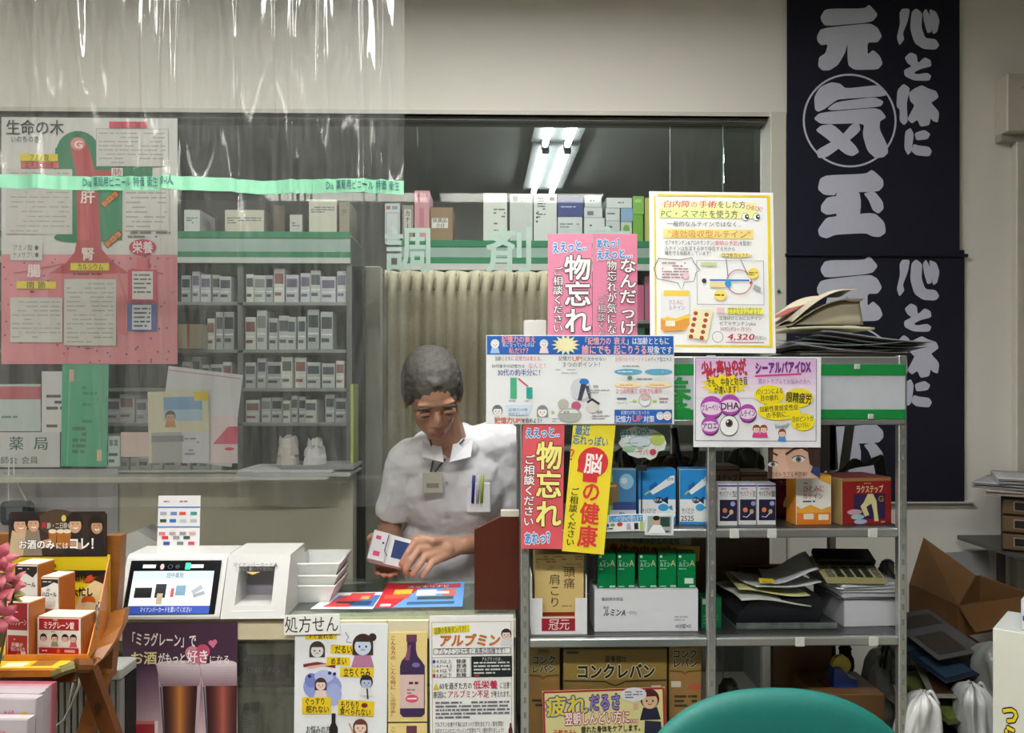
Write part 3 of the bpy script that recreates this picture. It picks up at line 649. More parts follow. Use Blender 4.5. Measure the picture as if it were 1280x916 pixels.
def srect(mb, x0, y0, x1, y1, m):
    q0 = P.xy(x0, y1); q1 = P.xy(x1, y0); yy = P.lay(); mb.add([(q0[0], yy, q0[1]), (q1[0], yy, q0[1]), (q1[0], yy, q1[1]), (q0[0], yy, q1[1])], [(0, 1, 2, 3)], m, MS)
srect(sm, 173, 706, 272, 765, m_scr); srect(sm, 173, 706, 272, 718, emit_mat('lit_screen_header', 'b9ccd8', .25)); srect(sm, 173, 754, 272, 765, m_scb); sm.build('screen', r)
P.text('田中薬局', 214, 708, 235, 716, '3a4650', .01).text('マイナンバーカードを置いてください', 188, 755, 251, 763, 'eef2fa', .01)
P.rect(178, 729, 199, 743, '16181c').rect(203, 724, 216, 743, '23252b').rect(206, 737, 213, 752, 'c8b898').frame(219, 724, 242, 749, .5, 'b8c4cc').rect(228, 726, 240, 740, '7aa0b8').rect(222, 730, 226, 742, 'c85a5a').rect(247, 729, 261, 735, 'a9b0b8', -35).rect(250, 736, 264, 741, '9aa2ac', -20)
P.rect(183, 697, 199, 702, 'e4e4e4').rect(242, 697, 258, 702, 'e4e4e4').ell(207, 700, 2.5, 4, 'e0b8b8').ring(217, 700, 3, 3, .6, '4a4e54').ell(226, 700, 3, 3, '2a2c30')
P.text('マイナンバーカード▲', 294, 694, 350, 701, '5a5a60', .005).text('こちらに置いてください', 297, 701, 345, 707, '8a8a90', .0).poly([(311, 708), (329, 708), (320, 712)], 'c8a85a')
lg = MB(); q = P.xy(236, 704); q1 = P.xy(242, 695); lg.add([(q[0], -.006, q[1]), (q1[0], -.006, q[1]), (q1[0], -.006, q1[1]), (q[0], -.006, q1[1])], [(0, 1, 2, 3)], emit_mat('lit_green_led', '20e878', 2.5), MS); lg.build('status_light', r)
P.done()
# payment methods card standing on the reader
p = poster('payment_card', 'white card of payment logos standing on the card reader', 'sign', 196, 620, 249, 688, 2.10, 'd6d6d6', (-4, 0, 0))
p.rect(196, 633.5, 249, 635, '3a6ab8').rect(196, 658, 249, 659.5, '3a6ab8').lines(203, 625, 217, 629, 1, 'b06a70').lines(223, 625, 243, 629, 1, 'b06a70')
for i, (x, y, c) in enumerate(((203, 642, '9aa0a8'), (216, 642, '6a7ab0'), (227, 642, 'c8503a'), (241, 642, '3a8a80'), (203, 651, '44484c'), (215, 651, '2a62b8'), (228, 651, 'b8b8b8'), (241, 651, 'a8acac'), (202, 667, 'c86a78'), (215, 667, 'b09090'), (228, 667, '8a8a8a'), (240, 667, 'c8a0a0'), (206, 672, 'c8304a'), (220, 672, '8a8a8a'), (233, 672, '44484c'), (208, 679, '2a4a8a'), (225, 679, '6a7a70'), (239, 679, 'c83a58'))):
    p.rect(x - 4, y - 2, x + 4, y + 2, c)
p.done()
MB().box(-.035, .035, .002, .03, 0, .004, m_wp).build('foot', p.root)
# grey box behind the reader at the left
r = thing('terminal_case', 'pale grey plastic case behind the left end of the card reader', 'case', pt(186, 700, 2.22)); r.location.z = ZC
MB().prism([(-.065, 0), (.05, 0), (.05, .135), (-.01, .17), (-.065, .15)], -.05, .05, mat('b5b6b2', .45)).build('shell', r)
MB().box(-.06, -.02, -.052, -.05, .02, .1, mat('8d8f8c', .5)).build('vent_panel', r)
# white trays stacked beside the reader
for i, (z0, dx, lab) in enumerate(((0, 0, 'lowest'), (.026, .004, 'middle'), (.052, .008, 'topmost'))):
    r = thing('paper_tray', '%s of the stacked white trays beside the card reader' % lab, 'tray', (X(397, 2.15) + dx, 2.15, ZC + z0), (0, 0, rad(-2 + i)), 'stacked white trays on the counter')
    mb = MB(); m = mat('e2e3e0', .4); w0, w1, d0, d1, h = .046, .066, .07, .085, .05 if i == 2 else .045
    mb.add([(-w0, -d0, 0), (w0, -d0, 0), (w0, d0, 0), (-w0, d0, 0), (-w0 - .006, -d1, h), (w1, -d1, h), (w1, d1, h), (-w0 - .006, d1, h)], [(3, 2, 1, 0), (0, 1, 5, 4), (1, 2, 6, 5), (2, 3, 7, 6), (3, 0, 4, 7)], m)
    mb.build('basin', r, False, .003)
    MB().tube([(-w0 - .006, -d1, h), (w1, -d1, h), (w1, d1, h), (-w0 - .006, d1, h), (-w0 - .006, -d1, h)], .0025, m, 6).build('rim', r)
# leaflets lying on the glass
def leaflet(label, quad, col, ops):
    """flat sheet on the counter: pixel corners front-left, front-right, back-right, back-left"""
    P3 = [ptz(x, y, ZC + .0006) for x, y in quad]; r = thing('leaflet', label, 'leaflet', ((P3[0] + P3[1] + P3[2] + P3[3]) / 4)); c = r.location.copy()
    L = [q - c for q in P3]
    def bi(u, v): return (L[0] * (1 - u) + L[1] * u) * (1 - v) + (L[3] * (1 - u) + L[2] * u) * v
    MB().add([tuple(q) for q in L] + [(q.x, q.y, .0006) for q in L], [(3, 2, 1, 0), (4, 5, 6, 7), (0, 1, 5, 4), (1, 2, 6, 5), (2, 3, 7, 6), (3, 0, 4, 7)], mat(col, .4)).build('sheet', r)
    mb = MB()
    for i, (u0, v0, u1, v1, u2, v2, u3, v3, cc) in enumerate(ops):
        q = [bi(u0, v0), bi(u1, v1), bi(u2, v2), bi(u3, v3)]; mb.add([(a.x, a.y, .0009 + i * .00004) for a in q], [(0, 1, 2, 3)], ink(cc))
    mb.build('printed_picture', r)
    return r, bi
def R4(u0, v0, u1, v1, c): return (u0, v0, u1, v0, u1, v1, u0, v1, c)
leaflet('white leaflet with red and blue print lying left on the counter glass', [(388, 761), (466, 761), (480, 740), (416, 741)], 'e6e6e6', [R4(.2, .12, .98, .8, '4a78b8'), (.15, .1, .6, .1, .8, .95, .3, .75, 'd03a3a'), R4(.4, .55, .85, .95, 'd84a4a'), R4(.55, .2, .9, .45, '2a4a6a'), R4(.3, .3, .6, .42, '2c2c30'), R4(.65, .55, .8, .75, 'd8a860')])
r, bi = leaflet('red and light blue leaflet lying on the counter before the pharmacist', [(468, 760), (578, 758), (581, 727), (484, 730)], '6aa0dc', [(0, 0, .2, 0, .52, 1, 0, 1, 'd02c34'), R4(.05, .35, .35, .5, 'd85a4a'), R4(.14, .52, .36, .72, 'e8c040'), R4(.42, .44, .66, .68, 'e8e4e2'), R4(.74, .42, .9, .7, 'd86a5a'), R4(.45, .28, .88, .4, '3c5a52'), R4(.35, .1, .9, .2, '34648c'), R4(.05, .05, .17, .14, 'e8dcd8'), R4(.66, .5, .82, .6, 'dcdcdc'), R4(.3, .75, .95, .92, 'b8343c')])
P = Panel(r, 0, 0, 100, 10, .2, .02, 0); c = bi(.55, .8); d = bi(.9, .8) - bi(.2, .8)
P.kx = d.length / 100; P.x0 = -d.length / 2; P.M = Matrix.Translation((c.x, c.y, .0016)) @ Matrix.Rotation(math.atan2(d.y, d.x), 4, 'Z') @ Matrix.Rotation(rad(-90), 4, 'X'); P.z0 = -.014; P.kz = .0028
P.text('スッキリナビ', 12, 0, 88, 10, 'f2f2f2', .03, ('16181c', .06)); P.done()
# brown board at the right end
r = thing('wooden_board', 'dark red brown wooden board with a sloped corner on the counter end', 'board', (X(620, 2.0), 2.0, ZC))
q = lambda px, py: (X(px, 2.0) - X(620, 2.0), max(0, Zp(py, 2.0) - ZC))
MB().prism([q(593, 762), q(649, 762), q(649, 646), q(626, 646), q(593, 662)], 0, .022, mat('4e1f10', .35, 0, .12, 6, 0, (1, 1, 8))).build('panel', r)
MB().prism([(q(597, 762)[0], 0), (q(649, 762)[0], 0), (q(649, 0)[0], .012), (q(597, 0)[0], .012)], .022, .034, mat('3c170c', .4)).build('foot_batten', r)
MB().box(q(626, 0)[0], q(649, 0)[0], .001, .021, q(626, 646)[1], q(626, 638)[1], mat('c9c4b4', .6), .001).build('edge_cap', r)

# ------------------------------------------------------------------ big tree poster and papers on the left pane
YG = YW + .046
p = poster('health_chart_poster', 'large pink and white chart poster of a green tree on the window', 'poster', 2, 147, 222, 455, YW - .006, 'd8d7d2')
p.rect(2, 318, 222, 455, 'd98c94')
rng = random.Random(3)
for i in range(95):
    x, y = rng.uniform(4, 220), rng.uniform(320, 453); p.ell(x, y, 1.3, 1.3, rng.choice(['7a4a7a', '8a4a68', 'b05a78', '6a4a8a']), n=8)
G = '2f7d55'
p.ell(98, 190, 27, 26, G).poly([(66, 240), (150, 240), (150, 215), (120, 190), (70, 185)], G).rect(90, 210, 153, 300, G).poly([(70, 295), (135, 303), (150, 290), (150, 270), (80, 280)], G).ell(90, 297, 22, 6, G).rect(120, 209, 191, 222, G).poly([(130, 300), (152, 290), (154, 228), (128, 235)], '3a8a62')
p.poly([(62, 342), (162, 342), (140, 326), (128, 312), (126, 300), (122, 222), (110, 182), (104, 173), (94, 172), (88, 178), (96, 222), (97, 300), (94, 315), (84, 328)], 'b84a4c').poly([(100, 300), (112, 300), (110, 225), (102, 225)], 'c45c5c').rect(118, 213, 140, 221, 'b84a4c').ell(98, 180, 9, 8, 'd98a84').text('G', 93, 174, 104, 187, 'f0e8e4', .02)
p.rect(140, 210, 154, 220, 'e4dcd8').text('肺', 141, 210, 153, 221, 'c46a6a', .02)
p.poly([(62, 342), (162, 342), (192, 330), (170, 350), (160, 420), (60, 380)], 'cf7a80').line([(164, 336), (205, 342)], 2, 'c05a60').line([(148, 340), (160, 380)], 3, 'c46a70').line([(80, 330), (18, 342)], 1.5, 'c05a60')
for q in ((122, 147, 222, 218),): p.rect(121, 161, 211, 208, 'd2d0ca').frame(121, 161, 211, 208, .6, '9a9a96')
p.rect(137, 152, 184, 160, 'd84a62').text('前立 広葉', 143, 152, 177, 160, '7a2430', .01)
p.lines(124, 164, 208, 206, 8, 'a8a8a2', .75, .3).rect(9, 212, 91, 293, 'cfcdc6').lines(14, 214, 88, 292, 13, 'a8a8a2', .75, .28).rect(156, 222, 212, 288, 'd6d4ce').lines(158, 226, 210, 286, 10, 'a8a8a2', .7, .3).lines(160, 288, 214, 298, 2, '77777a')
p.rect(26, 193, 73, 202, 'e2cf3c').text('アミノ酸', 38, 193, 62, 202, '3a3a20', .01).rect(27, 203, 74, 211, 'd86a6a').text('血液 回復改善', 32, 203, 68, 211, '5a2424', .01).text('生命の木', 8, 150, 81, 170, '35353a', .02).text('いのちのき', 14, 170, 50, 179, '4a4a4e', .0)
p.rect(102, 237, 119, 256, 'b84a4c').text('肝', 101, 238, 120, 255, 'f0e6e0', .03).text('腎', 102, 309, 119, 326, 'efe2dc', .03).rect(35, 330, 52, 348, 'd88a90').text('腸', 35, 330, 52, 347, 'f2e4e2', .03)
p.ell(179, 309, 17, 10, 'c83a5a').text('栄養', 166, 301, 192, 317, 'f4e8e6', .03)
for x, y in ((138, 249), (142, 299)): p.rect(x - 13, y - 4, x + 13, y + 4, '2c2c30', -42).rect(x - 12, y - 3.4, x + 12, y + 3.4, 'd8863a', -42).text('コ・レ', x - 9, y - 4, x + 9, y + 4, '4a2a10', .02, rot=-42)
p.rect(14, 304, 54, 326, 'd4d2ce').text('アミノ酸 ●', 17, 306, 50, 314, '55555a', .0).text('ナメサプリ●', 17, 315, 50, 323, '55555a', .0)
p.rect(89, 329, 137, 338, 'e2cf3c').text('カルシウム', 97, 329, 130, 338, '3a3a20', .02).lines(92, 340, 134, 345, 1, '7a3038').rect(81, 349, 146, 432, 'cfcdc6').lines(84, 352, 143, 430, 14, 'a8a8a2', .75, .3).lines(100, 434, 128, 437, 1, '7a4a50')
p.rect(22, 352, 71, 361, 'e2cf3c').text('関　節', 34, 352, 58, 361, '3a3a20', .02).lines(28, 362, 66, 368, 1, '8a3038').rect(14, 372, 79, 428, 'cfcdc6').lines(16, 375, 77, 424, 9, 'a8a8a2', .75, .3)
p.rect(172, 322, 186, 340, 'd8707c').rect(161, 337, 197, 377, 'c83a5a').rect(166, 339, 192, 374, 'e4e0dc').lines(168, 341, 190, 373, 6, '6a6a6e', .8, .4).rect(160, 379, 197, 414, '4a5a9a').rect(166, 381, 190, 412, 'd8dce0').lines(168, 383, 189, 410, 5, '4a4a52', .8, .4)
p.done()
p = poster('pharmacy_notice', 'white notice with two dark green characters at the lower left window', 'notice', -40, 540, 75, 584, YW - .008, 'c4c6c4')
p.text('薬', 11, 545, 30, 563, '2c5a4a', .02).text('局', 42, 545, 61, 563, '2c5a4a', .02).text('剤師会 会員', -10, 570, 48, 580, '3a4a46', .01).done()
p = poster('memo_sheet', 'white handwritten memo left of the green sheet on the window', 'paper', 52, 464, 80, 540, YW - .007, 'd0d0ce'); p.lines(58, 484, 78, 536, 7, '55555a', .8, .5).done()
p = poster('reddish_leaflet', 'pale leaflet with a red strip partly hidden by the white memo', 'leaflet', -20, 480, 51, 539, YW - .005, 'b7c4be'); p.rect(-20, 483, 51, 499, 'b05a62').lines(2, 518, 32, 524, 1, '6a8a7a').done()
p = poster('green_sheet', 'translucent green fan-fold sheet hanging on the window', 'paper', 76, 455, 134, 583, YW - .012, '4ca67e', (0, .8, 0))
p.line([(86, 462), (84, 583)], 1.2, '7fc0a0').line([(128, 462), (126, 570)], 1.2, '7d8f86').lines(90, 532, 108, 568, 5, '2f7a5a', .9, .6).lines(102, 474, 122, 530, 8, '358862', .5, .5).rect(85, 462, 91, 477, 'd0a89c').rect(121, 562, 127, 576, 'd8b890').done()
p = poster('small_card', 'small pale green card with dark characters right of the green sheet', 'card', 135, 545, 150, 583, YW - .008, 'b9c9c2'); p.text('事業', 136, 549, 148, 558, '2c4a3e', .02).lines(136, 564, 148, 580, 2, '3a5a4e').done()
p = poster('pink_note', 'pale pink blank note on the window beside the picture flyer', 'paper', 151, 540, 186, 571, YW - .008, 'd2bfb4'); p.lines(155, 546, 166, 548, 1, '8a8078').done()
p = poster('white_sheet', 'large blank white sheet tilted behind the picture flyer', 'paper', 196, 462, 290, 578, YW - .006, 'cbcdcf', (0, 7, 0)); p.line([(197, 467), (288, 467)], 1.2, 'b88a90').done()
p = poster('pink_sheet', 'white leaflet with a deep pink corner right of the picture flyer', 'leaflet', 256, 520, 297, 579, YW - .009, 'd6c6c8'); p.poly([(266, 555), (297, 555), (297, 533), (285, 533)], 'c8506a').ell(287, 561, 6, 2, 'c83a58').lines(266, 568, 290, 574, 1, '8a8a8a').done()
p = poster('picture_flyer', 'pale yellow flyer with a blue photo of a person on the window', 'flyer', 186, 489, 262, 578, YW - .014, 'cfccb0', (0, -1, 0))
p.rect(206, 496, 254, 526, '7a9fc4').rect(206, 512, 254, 526, 'a3bccf').rect(244, 490, 262, 501, 'd2bc3c').person(214, 520, 6, '55483e', 'c8a080', 'c0804a').rect(190, 540, 228, 578, 'a9aaa6').rect(228, 540, 262, 579, 'c8cbce').lines(231, 546, 250, 570, 5, '8a8a90', .5).rect(190, 544, 230, 552, '88888a').done()
p = poster('lavender_sheet', 'large blank lavender grey sheet on the wall below the window', 'paper', -60, 586, 148, 700, YW - .004, 'a9a8ad'); p.lines(4, 590, 60, 593, 1, '8a8a92').done()
# papers lying on the sill
zz = ZS
for i, (pa, pb, yy, th_, rz, c, lab) in enumerate(((292, 408, 2.62, .006, 3, 'c2c3c0', 'loose white paper at the bottom of the pile on the window sill'), (296, 440, 2.66, .012, -1, 'b4b6b4', 'thick pad of paper in the pile on the window sill'), (300, 420, 2.67, .008, -3, 'cfd0cd', 'white booklet on the paper pile on the window sill'), (350, 443, 2.68, .010, 2, '8d9092', 'grey folder at the top of the paper pile on the window sill'))):
    x0, x1 = X(pa, yy), X(pb, yy); r = thing('paper_pad', lab, 'paper', ((x0 + x1) / 2, yy + .09, zz), (0, 0, rad(rz)), 'papers on the window sill')
    hw = (x1 - x0) / 2; nn = 3
    for k in range(nn): MB().box(-hw + .004 * (k % 2), hw - .005 * ((k + 1) % 2), -.1 + .003 * k, .1, th_ * k / nn + .0003, th_ * (k + 1) / nn, mat(c, .6, 0, .03)).build('sheet', r)
    zz += th_ + .0006
for (pa, pb, py0, c, lab, rz) in ((346, 374, 545, 'b7b2aa', 'crumpled pale paper bag standing on the sill pile', 8), (380, 406, 548, 'c9c9c6', 'crumpled white plastic bag on the sill pile', -6)):
    c3 = pt((pa + pb) / 2, 560, 2.76); r = thing('paper_bag', lab, 'bag', (c3.x, 2.76, zz), (0, 0, rad(rz)))
    hw = (X(pb, 2.76) - X(pa, 2.76)) / 2; hh = Zp(py0, 2.76) - zz; rg = random.Random(pa)
    J = [[rg.uniform(-.007, .007) for _ in range(40)] for _ in range(3)]
    def bf(u, v, hw=hw, hh=hh, J=J):
        t = u * 2 * PI; i = int(u * 12) % 12 * 3 + int(v * 2.99); f = 1 - .35 * v
        return (hw * f * math.cos(t) + J[0][i], .05 * f * math.sin(t) + J[1][i], hh * v + J[2][i] * v)
    MB().grid(bf, 24, 8, mat(c, .5, 0, .05)).build('bag', r)
p = carton('document_holder', 'lime green document folder standing at the right end of the sill', 438, 480, 442, 566, 2.76, .1, 'a9b862', '8d9a4a', z0=ZS); p.done()
p = carton('brown_parcel', 'brown carton on the shelf row beside the chart poster', 222, 405, 252, 437, 3.64, .2, '9c8b70', '7d6f58', z0=Zp(437, YS)); p.rect(234, 405, 237, 437, 'a04a44').done()
# hanging grey handset on the wall
r = thing('hanging_device', 'dark grey box hanging by white strings on the lavender sheet', 'device', pt(22, 655, 2.74))
MB().box(-.05, .045, -.03, .03, 0, .078, mat('3c4248', .4), .012).build('case', r)
MB().box(-.02, .035, -.0315, -.029, .02, .06, mat('5c6870', .2), .001).build('display', r)
for a, b in ((-.03, -.075), (.03, -.06)): MB().tube([(a, 0, .078), (a * .3 - .03, .015, .16), (b + .03, .03, .235)], .0022, mat('d8d8d4', .5), 6).build('string', r)

# ------------------------------------------------------------------ hanging clear vinyl sheet
YV = 2.13
xa, xb = X(-70, YV), X(505, YV); zb_ = Zp(632, YV); zt_ = 2.86
m_vin = glass_mat('clear_vinyl', (0.955, 0.965, 0.955), 0.045, 1.5, 0.06, (0.85, 0.87, 0.84), 0.12)
r = thing('vinyl_curtain', 'clear vinyl sheet with a green printed tape hanging over the counter', 'curtain', ((xa + xb) / 2, YV, zb_)); hw = (xb - xa) / 2; H = zt_ - zb_
rg = random.Random(11); fold = [(rg.uniform(.02, .98), rg.uniform(.004, .013), rg.uniform(.004, .013) * rg.choice((-1, 1)), rg.uniform(.15, .8), rg.uniform(-.03, .03)) for _ in range(34)]
def vf(u, v):
    y = .008 * math.sin(u * 19 + .6) + .005 * math.sin(u * 47 + 1.2 * v)
    for c, wd, am, zlo, dr in fold:
        t = (u - c - dr * (1 - v)) / wd
        if abs(t) < 3: y += am * math.exp(-t * t) * min(1, max(0.12, (v - zlo) * 2.2 + .3))
    y += .009 * math.sin(v * 9 + 14 * u) + .0035 * math.sin(v * 23 + 31 * u + 2 * math.sin(u * 60)) + .0008 * math.sin(u * 120 + 3 * v)
    return (-hw + 2 * hw * u, y, H * v)
MB().grid(vf, 420, 70, m_vin).build('clear_sheet', r, True)
v0, v1 = (Zp(238.5, YV) - zb_) / H, (Zp(221.5, YV) - zb_) / H
def tf(u, v): x, y, z = vf(.10 + u * .90, v0 + (v1 - v0) * v); return (x, y - .002, z - .012 * u)
MB().grid(tf, 300, 2, mat('7fbc9a', .4, 0, .03)).build('green_tape', r, True)
P = Panel(r, 0, 221, 505, 239, X(505, YV) - X(0, YV), Zp(221, YV) - Zp(239, YV), -.024, x0=X(0, YV) - (xa + xb) / 2, z0=v0 * H - .004)
P.text('Dia 薬局用ビニール 特価 衛生 210-1人', 102, 222, 220, 235, '1f4a5c', .01).text('Dia 薬局用ビニール 特価 衛生', 408, 226, 500, 239, '1f4a5c', .01)
P.T.v = [(x, vf((x + hw) / (2 * hw), z / H)[1] - .0035, z) for x, y, z in P.T.v]     # the print follows the folds of the tape
P.done()
MB().tube([(-hw, 0, H + .01), (hw, 0, H + .01)], .012, mat('b9bab6', .4, .6), 10).build('hanging_rail', r)
for q in (-.9, 0, .9): MB().tube([(hw * q, 0, H + .01), (hw * q, 0, SHOP_CEIL - zb_)], .006, mat('b9bab6', .4, .6), 8).build('rail_hanger', r)

# ------------------------------------------------------------------ chrome goods shelf
YS0, YS1 = 1.90, 2.32
sx0, sx1, sxc = X(651, YS0), X(1134, YS0), X(890, YS0)
m_chr = mat('b9bbb9', 0.28, 0.8, 0.10, 9); m_chr2 = mat('6a6c6a', 0.35, 0.8, 0.08, 9)
r = thing('goods_shelf', 'chrome steel goods shelf crowded with boxes and posters', 'shelf', ((sx0 + sx1) / 2, (YS0 + YS1) / 2, 0)); hw = (sx1 - sx0) / 2; hd = (YS1 - YS0) / 2; sc0 = (sx0 + sx1) / 2
SZ = [Zp(445, YS0, 900), Zp(661, YS0, 900), Zp(797, YS0, 900), 0.50, 0.10]
pw = .020
for xx in (-hw, sxc - sc0 - pw / 2, hw - pw):
    for yy in (-hd, hd - .02):
        po = MB().box(xx, xx + pw, yy, yy + .02, 0, SZ[0] + (.002 if yy < 0 else 0), m_chr, .002).build('post', r)
        hol = MB()
        for k in range(24): z = .62 + k * .036; hol.box(xx + pw / 2 - .003, xx + pw / 2 + .003, yy - .0006, yy + .0004, z, z + .014, mat('77786f', .5))
        if yy < 0: hol.build('post_slot', po)['kind'] = 'stuff'
for k, z in enumerate(SZ):
    MB().box(-hw + .001, hw - .001, -hd + .021, hd - .021, z - .008, z, m_chr2, .001).build('shelf_board', r)
    for xa_, xb_ in ((-hw + pw, sxc - sc0 - pw / 2), (sxc - sc0 + pw / 2, hw - pw)):
        MB().box(xa_, xb_, -hd + .001, -hd + .018, z - .022, z - .001, m_chr, .003).build('front_rail', r)
        MB().box(xa_, xb_, hd - .018, hd - .001, z - .022, z - .001, m_chr, .003).build('back_rail', r)
# price clips on the rails
for px, k in ((918, 1), (965, 1), (1091, 1), (1000, 2), (1092, 2)):
    z = SZ[k] - .011; xx = X(px, YS0) - sc0; MB().box(xx - .011, xx + .011, -hd - .002, -hd + .0005, z - .011, z + .011, mat('c6c6c0', .5), .0008).build('price_clip', r)
# header sign of the shelf
zh0, zh1 = Zp(524, YS0), Zp(455, YS0)
hs = thing('header_sign', 'white header sign with green stripes along the top of the shelf', 'sign', (sc0, YS0 - .004, zh0)); hW = hw - .006
MB().box(-hW, hW, 0, .006, 0, zh1 - zh0, mat('b9bfc4', .4), .001).build('sign_board', hs)
for a, b in ((0, .023), (zh1 - zh0 - .027, zh1 - zh0)): MB().box(-hW, hW, -.0012, .001, a, b, mat('11823a', .4)).build('green_stripe', hs)
P = Panel(hs, 651, 455, 1134, 524, 2 * hW, zh1 - zh0, -.0006)
P.text('栄養', 760, 470, 863, 516, '1e8c3a', .03, sep=True).text('食品', 868, 470, 970, 516, '1e8c3a', .03, sep=True); P.done()
MB().box(-hW, hW, -.002, .01, -.014, 0, m_chr, .003).build('lower_rail', hs)
for px in (1070, 1087): xx = X(px, YS0) - sc0; MB().box(xx - .007, xx + .007, -.004, -.001, (zh1 - zh0 - .012) if px == 1070 else 0, (zh1 - zh0) if px == 1070 else .012, mat('b0b4b0', .2), .001).build('clear_clip', hs)

# posters at the front of the shelf
YQ = YS0 - .012
p = poster('memory_care_poster', 'wide white leaflet with a blue heading strip and bar chart on the shelf', 'poster', 608, 419, 843, 530, YQ - .006, 'e9ebec')
B = '1f5fb4'
p.rect(609, 420, 842, 443, B).person(619, 430, 5, 'e4e6ea', 'f2efe8', 'a8c4e4').person(680, 430, 5, 'd8dade', 'f2e6e0', 'f0dada')
p.text('記憶力の衰え', 627, 420, 670, 428.5, 'f4a09a', .04).text('気になっているのは', 628, 428, 668, 434, 'f4f4f6', .01).text('私だけ？', 636, 434, 664, 442.5, 'f4a09a', .03)
p.star(707, 431, 18, 13, 14, .62, 'efe9b0').ell(707, 431, 9, 7, 'f4eec0')
p.text('「記憶力の', 727, 421, 764, 431, 'f4b0ac', .03).text('衰え', 767, 421, 783, 431, 'f4b0ac', .03).text('」は加齢とともに', 783, 421, 837, 431, 'f6f6f8', .02).text('誰にでも', 727, 431, 764, 443, 'f4b0ac', .04).text('起こりうる', 767, 431, 809, 443, 'f4b0ac', .04).text('現象です', 809, 432, 841, 443, 'f6f6f8', .02)
p.text('加齢とともに', 619, 445, 643, 451, '4a4a55', .0).text('記憶力は衰える。', 644, 445, 680, 451, 'd0506a', .01).text('50代後半の記憶力は', 615, 455, 656, 460, '2a2a33', .01).text('なんと！', 660, 453, 686, 461, 'd88a94', .01).text('30代の約半分に！', 622, 461, 680, 470, '2a4a9a', .015)
p.rect(638, 472, 646, 498, '4ab082').rect(658, 484, 665.5, 498, '22a08c').line([(648, 473), (660, 483)], 2, 'c85a78').lines(636, 500, 647, 502, 1, '8a8a90').lines(656, 500, 667, 502, 1, '8a8a90')
p.person(622, 513, 6, '6a6a70', 'f2eee8').person(678, 514, 6.5, '8a8a90', 'f2eee8', long=True).poly([(635, 519), (660, 519), (666, 506), (631, 506)], 'cfe0ee').text('記憶力対策', 636, 510, 660, 514, '3a4a6a', .0).text('始めましょう', 636, 515, 660, 519, '3a4a6a', .0)
p.text('記憶力UP!', 618, 521, 652, 529, 'd0663a', .03).text('を始めよう！', 652, 522, 680, 529, '2a2a33', .02)
p.text('記憶力', 698, 445, 714, 451, '2a2a33', .0).text('UP!', 715, 444, 728, 452, 'd0663a', .02).text('に欠かせない', 729, 446, 758, 451, '2a2a33', .0).text('３つのポイント！', 702, 452, 754, 459, '3a3a44', .0).lines(694, 460, 755, 468, 2, 'b8b8bc', .8, .3)
p.ell(726, 486, 13, 14, 'd0d4da').ell(730, 477, 6, 4, '2a78c8').poly([(722, 500), (727, 500), (733, 480), (726, 480)], '3a3e4a').poly([(736, 498), (739, 498), (736, 482), (731, 482)], '4a4e5a').text('運動', 741, 481, 748, 485, '55555a', .01).lines(735, 486, 762, 492, 2, '9a9aa0', .8, .4).ell(704, 505, 7, 6.5, 'b4b4ac').ell(720, 507, 6, 5.5, 'b85a78').ell(712, 519, 15, 9, 'a9aca4').poly([(700, 516), (724, 516), (720, 512), (705, 512)], 'e4e2dc').text('食事', 704, 513, 712, 517, '3a3a40', .02).ell(740, 508, 8, 8, 'd8d4d0').line([(734, 503), (740, 499), (749, 505)], 3, '33333a').text('睡眠', 746, 513, 753, 517, '55555a', .01).lines(740, 518, 762, 524, 2, '9a9aa0', .8, .4).ell(691, 515, 2, 2, 'b8c46a').lines(690, 518, 698, 528, 3, 'b0b0b4', .8, .3)
p.text('記憶力をサポートする', 769, 446, 809, 452, 'd88a94', .0).text('メディア型エキス', 809, 446, 840, 452, '44444c', .0).lines(778, 456, 828, 458.5, 1, '9a9aa0', .9).ell(785, 464.5, 17.5, 3.6, '5aa8c8').ell(823, 464.5, 17.5, 3.6, '5aa8c8').lines(772, 463, 798, 466, 1, 'e8f4f8').lines(811, 463, 835, 466, 1, 'e8f4f8').lines(786, 472, 822, 475, 1, '7a8a80').ell(787, 472, 3, 2.5, '5a8a6a').ell(785, 481, 17, 3.4, 'eedcae').ell(823, 481, 17, 3.4, 'eedcae').lines(774, 480, 796, 482.5, 1, 'd8906a').lines(812, 480, 834, 482.5, 1, 'd8906a')
p.text('２つの作用で 記憶力を維持', 769, 485, 827, 492, 'd0486a', .01).lines(771, 496, 787, 500, 1, '4a6a9a').lines(771, 501, 790, 505, 2, 'a8a8b0', .8, .3).ring(806, 500, 8, 8, .8, '9a9a9a').ell(806, 497, 5, 3, 'e0b8b4').ell(793, 501, 3, 1.4, 'b8d060').ell(818, 501, 3, 1.4, 'b8d060').lines(824, 496, 840, 504, 2, 'b08a90', .8, .4)
p.rect(768, 512, 840, 528.5, B).text('記憶力が気になったら', 776, 513, 812, 518, 'e8eef8', .0).text('記憶力', 769, 519, 789, 528, 'f2f4f8', .02).text('UP', 790, 517, 803, 528, 'f0786a', .03).text('対策', 804, 519, 818, 528, 'f2f4f8', .02).person(825, 520, 4.5, 'c8ccd4', 'f2f0ea').person(834, 520, 5, 'd0d0d4', 'f4e0dc').done()

